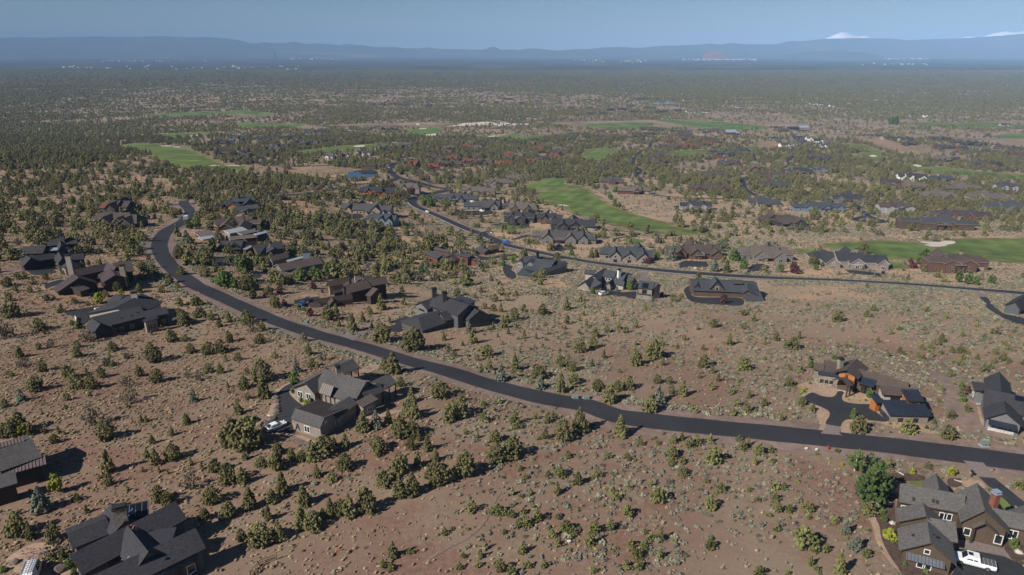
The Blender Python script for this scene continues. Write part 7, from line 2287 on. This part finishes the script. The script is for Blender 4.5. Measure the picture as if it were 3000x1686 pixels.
    if kind_ != 'trailer':
        # windscreen, rear window, side windows: thin panes standing just proud of the cabin
        def pane(nm, p, n_):
            n_ = Vector(n_).normalized() * .012
            b = MB()
            P_ = [Vector(v) for v in p]
            b.prism([v for v in P_], [v + n_ for v in P_], 0)
            b.build(nm, 'glass', e, (0, 0, 0))
        (ax_, az_), (bx_, bz_) = glass[0]
        y1, y2 = hw - .34, hw - .2
        n_ = Vector((az_ - bz_, 0, bx_ - ax_)).normalized()
        pane('windscreen', [Vector((ax_, -y1, az_)) + n_ * .02, Vector((bx_, -y2, bz_)) + n_ * .02, Vector((bx_, y2, bz_)) + n_ * .02, Vector((ax_, y1, az_)) + n_ * .02], n_)
        rx0, rx1 = rear
        zr0 = zg0 - .02
        n_ = Vector((-(zg1 - zr0), 0, (rx1 - rx0))).normalized()
        pane('rear_window', [Vector((rx0, -y2, zr0)) + n_ * .03, Vector((rx1, -y1, zg1 + .05)) + n_ * .03, Vector((rx1, y1, zg1 + .05)) + n_ * .03, Vector((rx0, y2, zr0)) + n_ * .03], n_)
        mid = (gx0 + gx1) / 2
        q = .26 if kind_ != 'van' else .17
        for s in (-1, 1):
            for u0, u1 in ((gx0 + .15, mid - .05), (mid + .05, gx1 - .1)):
                if kind_ == 'van' and u0 < mid - .1:
                    continue
                ya, yb = hw - .075, hw - q
                pane('side_window', [(u0, s * ya, zg0), (u1 + (.25 if u1 > mid else 0), s * ya, zg0), (u1, s * yb, zg1), (u0 + .05, s * yb, zg1)], (0, s, .35))
        for s in (-1, 1):
            b = MB()
            b.bx(x1 - .16, x1 - .02, s * (hw - .42) - .2, s * (hw - .42) + .2, .66, .84) if kind_ != 'pickup' else b.bx(x1 - .08, x1 + .01, s * (hw - .32) - .18, s * (hw - .32) + .18, .75, .95)
            b.build('headlight', 'lamp_clear', e, (0, 0, 0))
            b = MB()
            b.bx(x0 - .015, x0 + .06, s * (hw - .3) - .14, s * (hw - .3) + .14, .72, .95)
            b.build('tail_light', 'lamp_red', e, (0, 0, 0))
    rw = .36 if kind_ in ('sedan', 'suv') else .41
    for x in wx:
        for s in (-1, 1):
            b = MB()
            b.tube((x, s * (hw - .22), rw), (x, s * (hw + .015), rw), rw, n=14)
            t = b.build('wheel', 'tyre', e, (0, 0, 0))
            _WL[t.name] = Vector((0, 0, 0))
            b = MB()
            b.tube((x, s * (hw + .01), rw), (x, s * (hw + .03), rw), rw * .62, n=10)
            b.build('rim', 'rim', t, (0, 0, 0))
    if extra == 'rack':
        b = MB()
        for k in range(6):
            x = -1.9 + k * .55
            b.bx(x - .03, x + .03, -hw + .15, hw - .15, H_ + .12, H_ + .17)
        for s in (-1, 1):
            b.bx(-2.1, 1.2, s * (hw - .25) - .03, s * (hw - .25) + .03, H_ + .03, H_ + .14)
        b.build('roof_rack', 'alu', e, (0, 0, 0))
        b = MB()
        for s in (-.25, .1):
            b.bx(-2.3, 1.6, s - .03, s + .03, H_ + .19, H_ + .26)
        for k in range(11):
            b.bx(-2.2 + k * .36, -2.16 + k * .36, -.25, .1, H_ + .2, H_ + .25)
        b.build('ladder', 'alu', e, (0, 0, 0))
    if extra == 'sunroof':
        b = MB()
        b.bx(.25, .95, -.4, .4, H_ - .01, H_ + .02)
        b.build('sunroof', 'glass', e, (0, 0, 0))
    return e


vehicle('C', (448, 1062), (560, 1015), 'sedan', 'car_white', 'white four-door sedan parked on the curved black drive of the taupe house', phrase='white parked sedan')
vehicle('E', (1500, 1335), (1330, 1290), 'pickup', 'car_white', 'white crew-cab pickup with grey bed cover beside the brown timber house', 'pickup', name='parked_pickup', extra='sunroof')
vehicle('A', (240, 1462), (262, 1405), 'van', 'car_white', 'white van with roof rack and ladder at the bottom left edge', 'van', name='parked_van', extra='rack')
vehicle('F4', (2010, 1200), (2040, 1165), 'trailer', 'car_white', 'white box trailer standing on the main road near the fork', 'trailer', name='box_trailer')
vehicle('N1', (1250, 510), (1300, 530), 'sedan', 'car_white', 'white car driving on the upper road just past its bend', name='car')
vehicle('N1', (1622, 500), (1690, 498), 'suv', 'car_black', 'black suv parked on the drive of the grey hip-roofed house')
vehicle('N1', (1912, 500), (1960, 505), 'suv', 'car_white', 'white suv at the garage of the grey hip-roofed house')
vehicle('N1', (1940, 772), (1985, 790), 'pickup', 'car_darkblue', 'dark blue pickup parked on the verge of the upper road', 'pickup', name='parked_pickup')
vehicle('N1', (2205, 885), (2270, 895), 'pickup', 'car_blue', 'bright blue pickup parked at the edge of the upper road', 'pickup', name='parked_pickup')
vehicle('N2', (1575, 48), (1640, 52), 'pickup', 'car_silver', 'silver pickup by the drive of the house with timber porch', 'pickup', name='parked_pickup')
vehicle('N2', (1690, 40), (1760, 35), 'trailer', 'car_black', 'long black work trailer beside the silver pickup', 'trailer', name='work_trailer')
vehicle('N2', (1865, 192), (1920, 180), 'pickup', 'car_darkblue', 'blue pickup under the timber porch of its grey-green roofed house', 'pickup', name='parked_pickup')
vehicle('N3', (402, 638), (450, 632), 'suv', 'car_white', 'white suv on the black drive of the beige courtyard house')
vehicle('N3', (622, 285), (650, 288), 'suv', 'car_white', 'white suv half hidden at the blue-grey gabled house, left one')
vehicle('N3', (665, 292), (690, 296), 'sedan', 'car_white', 'white sedan half hidden at the blue-grey gabled house, right one')
vehicle('N4', (1055, 605), (1062, 565), 'suv', 'car_black', 'black suv parked at the end of the black-roofed fairway house drive')
vehicle('J', (208, 530), (235, 485), 'suv', 'car_black', 'black suv parked beside the reddish-brown rambling house')
vehicle('J', (152, 578), (185, 565), 'sedan', 'car_blue', 'bright blue car with its nose by the black suv')
vehicle('N5', (238, 750), (270, 748), 'sedan', 'car_silver', 'silver car outside the black gabled house')
vehicle('N5', (80, 775), (110, 770), 'suv', 'car_black', 'dark suv outside the black gabled house, left of the silver car')
vehicle('N5', (932, 876), (955, 868), 'sedan', 'car_white', 'small white car near the big black cart-path house')
vehicle('N5', (1052, 840), (1080, 832), 'sedan', 'car_silver', 'pale car by the right end wall of the big black cart-path house')
vehicle('N6', (690, 378), (720, 376), 'suv', 'car_white', 'white suv in front of the brown many-gabled house')
vehicle('N6', (1152, 212), (1158, 190), 'sedan', 'car_silver', 'pale blue-grey car standing beside the curving lane')
vehicle('N7', (566, 870), (572, 840), 'van', 'car_green', 'teal truck parked on the turning lane near its loop', 'truck', name='parked_truck')
vehicle('N7', (562, 812), (575, 790), 'sedan', 'car_silver', 'pale car parked on the turning lane above the teal truck')
vehicle('F5', (1988, 640), (2000, 615), 'sedan', 'car_white', 'white car on the road beside the pond', name='car')
vehicle('F7', (1995, 664), (2010, 655), 'sedan', 'car_white', 'white car on the short lane among dense trees', name='car')
for i, x in enumerate((2045, 2065, 2082, 2100, 2122, 2140, 2165, 2192, 2215, 2240)):
    vehicle('F7', (x, 280 + (i % 3) * 5), (x + 4, 272 + (i % 3) * 5), 'suv' if i % 2 else 'sedan', 'car_white' if i % 3 else 'car_silver', 'pale car in the sports barn car park, %s from the left' % ORD[i], group='cars at the sports barn')

# ------------------------------------------------------------------ street furniture and small things
def at(z, p):
    g = zg(z, p)
    return g


for z, p, lab in (('T3', (2085, 1408), 'green utility cabinet on concrete pad beside the main road, left of its twin'), ('T3', (2225, 1415), 'pale green utility cabinet on concrete pad beside the main road, right of its twin'), ('T2', (1270, 462), 'green utility cabinet on a pad in sagebrush below the brown house'), ('D', (2145, 1128), 'low green utility cabinet on white pad by the right end of the main road')):
    g = at(z, p)
    e = empty('utility_cabinet', g, lab, 'utility box', 'utility cabinets by the road')
    b = MB()
    b.bx(g.x - .9, g.x + .9, g.y - .7, g.y + .7, g.z - .2, g.z + .12)
    b.build('pad', 'concrete', e)
    b = MB()
    b.prism([(g.x - .7, g.y - .55, g.z + .12), (g.x + .7, g.y - .55, g.z + .12), (g.x + .7, g.y + .55, g.z + .12), (g.x - .7, g.y + .55, g.z + .12)], [(g.x - .66, g.y - .4, g.z + .85), (g.x + .66, g.y - .4, g.z + .85), (g.x + .66, g.y + .5, g.z + 1.0), (g.x - .66, g.y + .5, g.z + 1.0)])
    c_ = b.build('cabinet', 'box_green', e)
    _WL[c_.name] = Vector(g)
    b = MB()
    b.bx(g.x - .05, g.x + .05, g.y - .58, g.y - .54, g.z + .4, g.z + .6)
    b.build('latch', 'trim_dark', c_)
g = at('D', (460, 1168))
e = empty('fire_hydrant', g, 'red fire hydrant on the bare verge below the main road', 'hydrant')
b = MB()
b.tube(g, g + Vector((0, 0, .75)), .17, .15, 10)
b.tube(g + Vector((0, 0, .75)), g + Vector((0, 0, .95)), .19, .06, 10)
b.build('barrel', 'hydrant_red', e)
for s in (-1, 1):
    b = MB()
    b.tube(g + Vector((s * .1, 0, .55)), g + Vector((s * .32, 0, .55)), .09, .09, 8)
    b.build('nozzle', 'hydrant_red', e)
b = MB()
b.tube(g + Vector((0, -.1, .5)), g + Vector((0, -.32, .5)), .12, .12, 8)
b.build('cap', 'hydrant_red', e)
for z, p, lab in (('D', (333, 1185), 'white ground marker on the verge left of the red hydrant'), ('D', (222, 1175), 'small white survey stake left of the ground marker'), ('T12', (160, 590), 'white survey stake standing in the sagebrush'), ('T7', (455, 130), 'white sign board on the gravel bank above the sedan')):
    g = at(z, p)
    e = empty('marker', g, lab, 'marker')
    b = MB()
    b.bx(g.x - .05, g.x + .05, g.y - .05, g.y + .05, g.z - .1, g.z + .55)
    b.build('stake', 'sign_white', e)
    b = MB()
    b.bx(g.x - .3, g.x + .3, g.y - .09, g.y - .055, g.z + .3, g.z + .75)
    b.build('plate', 'sign_white', e)
for z, p, lab in (('T3', (755, 1345), 'small orange survey flag on the verge below the main road'), ('T10', (1172, 655), 'small orange survey flag on the bare bottom slope')):
    g = at(z, p)
    e = empty('survey_flag', g, lab, 'flag')
    b = MB()
    b.tube(g, g + Vector((0, 0, 1.0)), .03, .02, 6)
    b.build('stick', 'sign_white', e)
    b = MB()
    b.bx(g.x, g.x + .45, g.y - .01, g.y + .01, g.z + .65, g.z + 1.0)
    b.build('cloth', 'flag_orange', e)
for z, p, lab in (('T2', (2045, 635), 'dark mailbox post at the apron of the charcoal house'), ('E', (1482, 368), 'dark mailbox post by the paver drive of the brown house'), ('N1', (1158, 520), 'dark post at the outer side of the upper road')):
    g = at(z, p)
    e = empty('mailbox_post', g, lab, 'mailbox', 'mailbox posts')
    b = MB()
    b.bx(g.x - .08, g.x + .08, g.y - .08, g.y + .08, g.z - .2, g.z + 1.1)
    b.build('post', 'trim_brown', e)
    b = MB()
    b.prism([(g.x - .2, g.y - .3, g.z + 1.1), (g.x + .2, g.y - .3, g.z + 1.1), (g.x + .2, g.y + .3, g.z + 1.1), (g.x - .2, g.y + .3, g.z + 1.1)], [(g.x - .12, g.y - .3, g.z + 1.5), (g.x + .12, g.y - .3, g.z + 1.5), (g.x + .12, g.y + .3, g.z + 1.5), (g.x - .12, g.y + .3, g.z + 1.5)])
    b.build('mailbox', 'trim_dark', e)
g = at('N1', (2022, 790))
e = empty('portable_toilet', g, 'blue portable toilet with white roof beside the upper road', 'toilet')
b = MB()
b.bx(g.x - .6, g.x + .6, g.y - .6, g.y + .6, g.z, g.z + 2.1)
b.build('cabin', 'toilet_blue', e)
b = MB()
b.prism([(g.x - .65, g.y - .65, g.z + 2.1), (g.x + .65, g.y - .65, g.z + 2.1), (g.x + .65, g.y + .65, g.z + 2.1), (g.x - .65, g.y + .65, g.z + 2.1)], [(g.x - .45, g.y - .45, g.z + 2.45), (g.x + .45, g.y - .45, g.z + 2.45), (g.x + .45, g.y + .45, g.z + 2.45), (g.x - .45, g.y + .45, g.z + 2.45)])
b.build('roof', 'sign_white', e)
b = MB()
b.bx(g.x - .4, g.x + .4, g.y - .64, g.y - .6, g.z + .1, g.z + 1.95)
b.build('door', 'toilet_blue', e)


def rail_fence(z, pts, label, m, rails, h, name='rail_fence', tilt=0.0, step=2.6, rad=1.0):
    P = resample([zg(z, p).xy for p in pts], step)
    g0 = Vector((P[0].x, P[0].y, gz(*P[0])))
    e = empty(name, g0, label, 'fence')
    rr = random.Random(3)
    for i, p in enumerate(P):
        zz = gz(p.x, p.y)
        b = MB()
        b.tube((p.x, p.y, zz - .3), (p.x + tilt * rr.uniform(-1, 1), p.y + tilt * rr.uniform(-1, 1), zz + h), .09 * rad, .08 * rad, 6)
        b.build('post', m, e)
        if i + 1 < len(P):
            q = P[i + 1]
            z2 = gz(q.x, q.y)
            for k in range(rails):
                hh = h * (k + .6) / rails
                b = MB()
                b.tube((p.x, p.y, zz + hh), (q.x, q.y, z2 + hh + tilt * rr.uniform(-.8, .4)), .07 * rad, .06 * rad, 6)
                b.build('rail', m, e)
    return e


rail_fence('D', [(1045, 322), (1120, 345), (1185, 372), (1260, 398), (1290, 412), (1350, 455), (1400, 480), (1465, 522)], 'pale two-rail fence curving behind the orange-walled house', 'palerail', 2, 1.1, rad=.6)
rail_fence('T10', [(575, 830), (605, 795), (645, 745), (735, 718), (790, 660), (830, 650)], 'leaning dark timber rail fence at the bottom edge of the slope', 'wood', 3, 1.3, tilt=.35)
rail_fence('J', [(520, 660), (600, 625), (700, 590), (750, 575)], 'brown timber rail fence below the reddish-brown house', 'wood', 2, 1.1)
rail_fence('N3', [(880, 440), (910, 455), (945, 462)], 'short pale fence beside the paver drive of the beige house', 'deadwood', 2, 1.1)
rail_fence('F7', [(1510, 310), (1580, 330), (1650, 325), (1750, 312)], 'long dark timber fence by the meadow barn', 'wood', 2, 1.5, step=6)

# boulders
def boulder(z, p, s, lab, seed, m='rock'):
    g = at(z, p)
    rg = random.Random(seed)
    b = MB()
    b.blob((g.x, g.y, g.z + s * .28), (s, s * rg.uniform(.7, 1), s * .62), rg, .22)
    o = b.build('boulder', m, None, g)
    return tag(o, lab, 'rock', 'garden boulders')


k = 0
WALLP = [(245, 1040), (285, 1025), (318, 1012), (345, 992), (375, 985), (398, 955), (425, 935), (438, 905), (452, 868), (300, 985), (350, 955), (455, 830), (462, 790), (455, 745), (440, 700)]
for i, p in enumerate(WALLP):
    boulder('C', p, .75 + .3 * ((i * 7) % 3) / 2, 'dark boulder of the drive bank above the sedan, %s from the road end' % ORD[i], i)
for i, (z, p, s, lab) in enumerate([('A', (108, 1362), .9, 'dark boulder left of the red rock pile'), ('A', (385, 1388), 1.0, 'dark boulder near the solar house entrance'), ('A', (428, 1415), 1.2, 'large dark boulder above the lower garden shrubs'), ('A', (325, 615), .5, 'grey boulder by the purple metal roof'), ('E', (1710, 295), .6, 'flat boulder right of the paver drive'), ('E', (575, 670), .7, 'tan slab rock in the mulch, upper one'), ('E', (615, 885), .7, 'tan slab rock in the mulch, lower one'), ('E', (2000, 1205), .8, 'pale boulder below the green shrub'), ('N2', (790, 490), 1.0, 'white boulder at the corner of the russet house, left one'), ('N2', (870, 465), 1.0, 'white boulder at the corner of the russet house, right one'), ('N3', (1330, 368), 1.0, 'pale boulder in the bed before the brown lodge')]):
    boulder(z, p, s, lab, 60 + i, 'deadwood' if 'white' in lab or 'pale' in lab or 'tan' in lab else 'rock')
M['redrock'] = mat('redrock', (.22, .13, .11), .95, .3, 1.2)
b = MB()
rg = random.Random(8)
for i in range(90):
    g = zg('A', (rg.uniform(150, 310), rg.uniform(1255, 1345)))
    s = rg.uniform(.12, .32)
    b.blob((g.x, g.y, g.z + s * .2), (s, s, s * .5), rg, .3)
kind(b.build('red_rubble', 'redrock'), 'stuff')
b = MB()
for i in range(160):
    u = rg.random()
    g = zg('C', (560 + 270 * u + rg.uniform(-25, 25), 1165 + 95 * u + rg.uniform(-18, 22)))
    s = rg.uniform(.1, .24)
    b.blob((g.x, g.y, g.z + s * .3), (s, s, s * .6), rg, .3)
kind(b.build('cobbles', 'rock'), 'stuff')

# fallen wood and dead trees
def dead_tree(z, p, h, lab, seed, fallen=False):
    g, hh = tree_height(*zp(z, p), h / ZOOM[z][2])
    rg = random.Random(seed)
    b = MB()
    if fallen:
        a = rg.uniform(0, 3.1)
        d = Vector((math.cos(a), math.sin(a) * .4, .05))
        b.tube(g + Vector((0, 0, .15)) - d * hh, g + Vector((0, 0, .3)) + d * hh, .2, .06, 6)
        for i in range(4):
            q = g + d * hh * rg.uniform(-.3, .9) + Vector((0, 0, .2))
            b.tube(q, q + Vector((rg.uniform(-1, 1), rg.uniform(-1, 1), rg.uniform(.2, 1))) * hh * .4, .07, .02, 5)
        o = b.build('fallen_log', 'deadwood', None, g)
        return tag(o, lab, 'log', 'fallen juniper wood')
    b.tube(g, g + Vector((.1, 0, hh)), .16, .04, 6)
    for i in range(9):
        t = rg.uniform(.25, .9)
        q = g + Vector((.1 * t, 0, hh * t))
        a = rg.uniform(0, 6.28)
        L = hh * (1.05 - t) * .6
        b.tube(q, q + Vector((math.cos(a) * L, math.sin(a) * L, L * .6)), .06, .015, 5)
    o = b.build('dead_tree', 'deadwood', None, g)
    return tag(o, lab, 'dead tree', 'bare dead trees')


dead_tree('C', (205, 785), 70, 'bare white dead tree left of the curved drive', 1)
dead_tree('T3', (180, 1330), 70, 'small bare snag left of the white root', 2)
dead_tree('C', (1030, 235), 120, 'thin dark bare snag above the taupe house roof', 3)
dead_tree('T3', (285, 1400), 70, 'pale fallen root below the main road', 4, True)
dead_tree('E', (700, 335), 70, 'bleached fallen log on the dark mulch, left of the roof', 5, True)
dead_tree('E', (1330, 420), 40, 'bleached short log between the roofs', 6, True)
dead_tree('E', (830, 240), 60, 'bleached log leaning above the yellow-green shrub', 7, True)
dead_tree('T2', (930, 1185), 40, 'short fallen branch left of the taupe house', 8, True)

# bench, courtyard pots, plank on the roof
g = at('D', (825, 548))
e = empty('garden_bench', g, 'long orange timber bench on the porch of the orange-walled house', 'bench')
ax_ = (zg('D', (860, 558)) - zg('D', (790, 540))).normalized()
nn_ = Vector((ax_.y, -ax_.x, 0))
for k, (o_, h_) in enumerate(((.0, .45), (.28, .45))):
    b = MB()
    b.box(g + nn_ * o_ + Vector((0, 0, h_)), ax_ * 1.5, nn_ * .12, (0, 0, .04))
    b.build('seat_board', 'trim_orange', e)
b = MB()
b.box(g - nn_ * .2 + Vector((0, 0, .8)), ax_ * 1.5, nn_ * .03, (0, 0, .16))
b.build('backrest', 'trim_orange', e)
for s in (-1.3, 0, 1.3):
    b = MB()
    b.box(g + ax_ * s + nn_ * .1 + Vector((0, 0, .2)), ax_ * .06, nn_ * .28, (0, 0, .22))
    b.build('leg', 'trim_orange', e)
for i, p in enumerate(((1010, 700), (1040, 690), (1075, 710), (1095, 725))):
    g = at('C', p)
    e = empty('patio_chair', g, 'pale patio chair under the metal porch roof, %s from the left' % ORD[i], 'chair', 'patio chairs')
    for nm, bb in (('seat', (-.3, .3, -.3, .3, .35, .45)), ('backrest', (-.3, .3, .25, .32, .45, .95))):
        b = MB()
        b.bx(g.x + bb[0], g.x + bb[1], g.y + bb[2], g.y + bb[3], g.z + bb[4], g.z + bb[5])
        b.build(nm, 'trim_white', e)
    for s in (-.25, .25):
        for s2 in (-.25, .25):
            b = MB()
            b.bx(g.x + s - .03, g.x + s + .03, g.y + s2 - .03, g.y + s2 + .03, g.z - .1, g.z + .35)
            b.build('leg', 'trim_white', e)

# ------------------------------------------------------------------ the two roof workers
bpy.context.view_layer.update()
DG = bpy.context.evaluated_depsgraph_get()


def hit(px, py):
    d = ray(px, py).normalized()
    r, loc, nor, idx, ob, mt = S.ray_cast(DG, Vector((0, 0, CAMZ)) + d * 5, d)
    return loc if r else pix(px, py)


def skin_mesh(name, pts, edges, rad, m, parent, sub=1, root=0):
    me = bpy.data.meshes.new(name)
    me.from_pydata(pts, edges, [])
    me.materials.append(M[m])
    o = bpy.data.objects.new(name, me)
    COL.objects.link(o)
    if parent is not None:
        o.parent = parent
    md = o.modifiers.new('skin', 'SKIN')
    md.use_smooth_shade = True
    if not me.skin_vertices:
        me.skin_vertices.new()
    for i, r in enumerate(rad):
        me.skin_vertices[0].data[i].radius = (r, r)
        me.skin_vertices[0].data[i].use_root = (i == root)
    s = o.modifiers.new('sub', 'SUBSURF')
    s.levels = s.render_levels = sub
    return o


def person(loc, face, lean, knee, label, shirt, pants, hat):
    e = empty('person', loc, label, 'person', rz=face)
    a = R(lean)
    hip = Vector((0, 0, .92 - knee * .42))
    f, up = Vector((math.sin(a), 0, math.cos(a))), Vector((0, 0, 1))
    chest, neck, head = hip + f * .34, hip + f * .52, hip + f * .66 + Vector((.05, 0, .02))
    P = [hip, hip + f * .18, chest, neck, head, head + f * .12]
    E = [(0, 1), (1, 2), (2, 3), (3, 4), (4, 5)]
    Rr = [.12, .115, .135, .05, .09, .085]

    def add(p, r, frm):
        P.append(Vector(p))
        Rr.append(r)
        E.append((frm, len(P) - 1))
        return len(P) - 1
    legs, arms, feet = [], [], []
    for s in (-1, 1):
        h = add(hip + Vector((0, s * .1, -.04)), .085, 0)
        kx = .10 + .30 * knee if s > 0 else .02 + .24 * knee
        kn = add((kx, s * .13, .46 - knee * .04), .062, h)
        an = add((-.05 if s > 0 else -.16, s * .13, .08), .042, kn)
        ft = add((.12 if s > 0 else .01, s * .14, .04), .036, an)
        legs.append((h, kn, an))
        feet.append((an, ft))
        sh = add(chest + f * .1 + Vector((0, s * .18, 0)), .062, 2)
        el = add(chest + Vector((.14, s * .24, -.22)), .042, sh)
        wr = add(chest + Vector((.34, s * .18, -.40)), .03, el)
        pm = add(chest + Vector((.40, s * .17, -.45)), .036, wr)
        for q in range(4):
            b1 = add(P[pm] + Vector((.05, (q - 1.5) * .022, -.03)), .010, pm)
            add(P[b1] + Vector((.028 + .006 * (q in (1, 2)), (q - 1.5) * .004, -.035)), .008, b1)
        add(P[pm] + Vector((.03, -s * .05, -.02)), .011, pm)
        arms.append((sh, el, wr))
    body = skin_mesh('body', [tuple(p) for p in P], E, Rr, 'skin', e)
    # clothes follow the same joints, a little larger
    Q, qe, qr = [hip, hip + f * .18, chest, hip + f * .47], [(0, 1), (1, 2), (2, 3)], [.145, .14, .16, .085]
    for (sh, el, wr) in arms:
        Q += [P[sh], P[el]]
        qr += [.082, .062]
        qe += [(2, len(Q) - 2), (len(Q) - 2, len(Q) - 1)]
    skin_mesh('shirt', [tuple(p) for p in Q], qe, qr, shirt, e)
    Q, qe, qr = [hip], [], [.15]
    for (h, kn, an) in legs:
        Q += [P[h], P[kn], P[an]]
        qr += [.105, .08, .06]
        n = len(Q)
        qe += [(0, n - 3), (n - 3, n - 2), (n - 2, n - 1)]
    skin_mesh('trousers', [tuple(p) for p in Q], qe, qr, pants, e)
    for (an, ft) in feet:
        skin_mesh('boot', [tuple(P[an]), tuple(P[ft])], [(0, 1)], [.06, .05], 'boot', e)
    b = MB()
    c = head + f * .10 + Vector((-.01, 0, .03))
    b.tube(c, c + f * .09, .105, .085, 10)
    b.tube(c - f * .004, c + f * .008, .14, .13, 10)
    b.build('cap', hat, e, (0, 0, 0))
    return e


person(hit(*zp('A', (943, 1022))), R(75), 65, .65, 'roof worker in a blue shirt crouching beside the solar panels', 'shirt_blue', 'jeans', 'shirt_blue')
person(hit(*zp('A', (994, 1124))), R(200), 60, .3, 'roof worker in a red-orange shirt bending forward on the black roof', 'shirt_red', 'workpants', 'shirt_red')
# lumber plank left on the roof valley
p0, p1 = hit(*zp('A', (884, 1338))), hit(*zp('A', (946, 1312)))
b = MB()
v = (p1 - p0) / 2
b.box((p0 + p1) / 2 + Vector((0, 0, .12)), v, Vector((-v.y, v.x, 0)).normalized() * .17, (0, 0, .03))
tag(b.build('plank', 'lumber', None, (p0 + p1) / 2), 'pale yellow timber plank lying on the black roof', 'plank')
# satellite dish on the garage gable of the courtyard house
g = hit(*zp('C', (1046, 975)))
e = empty('satellite_dish', g, 'small pale satellite dish on the shaded garage wall of the taupe house', 'satellite dish')
b = MB()
d = Vector((.5, -.8, .3)).normalized()
b.tube(g + d * .25, g + d * .33, .34, .38, 12)
b.build('dish', 'car_silver', e)
b = MB()
b.tube(g, g + d * .3, .035, .035, 6)
b.build('arm', 'trim_dark', e)
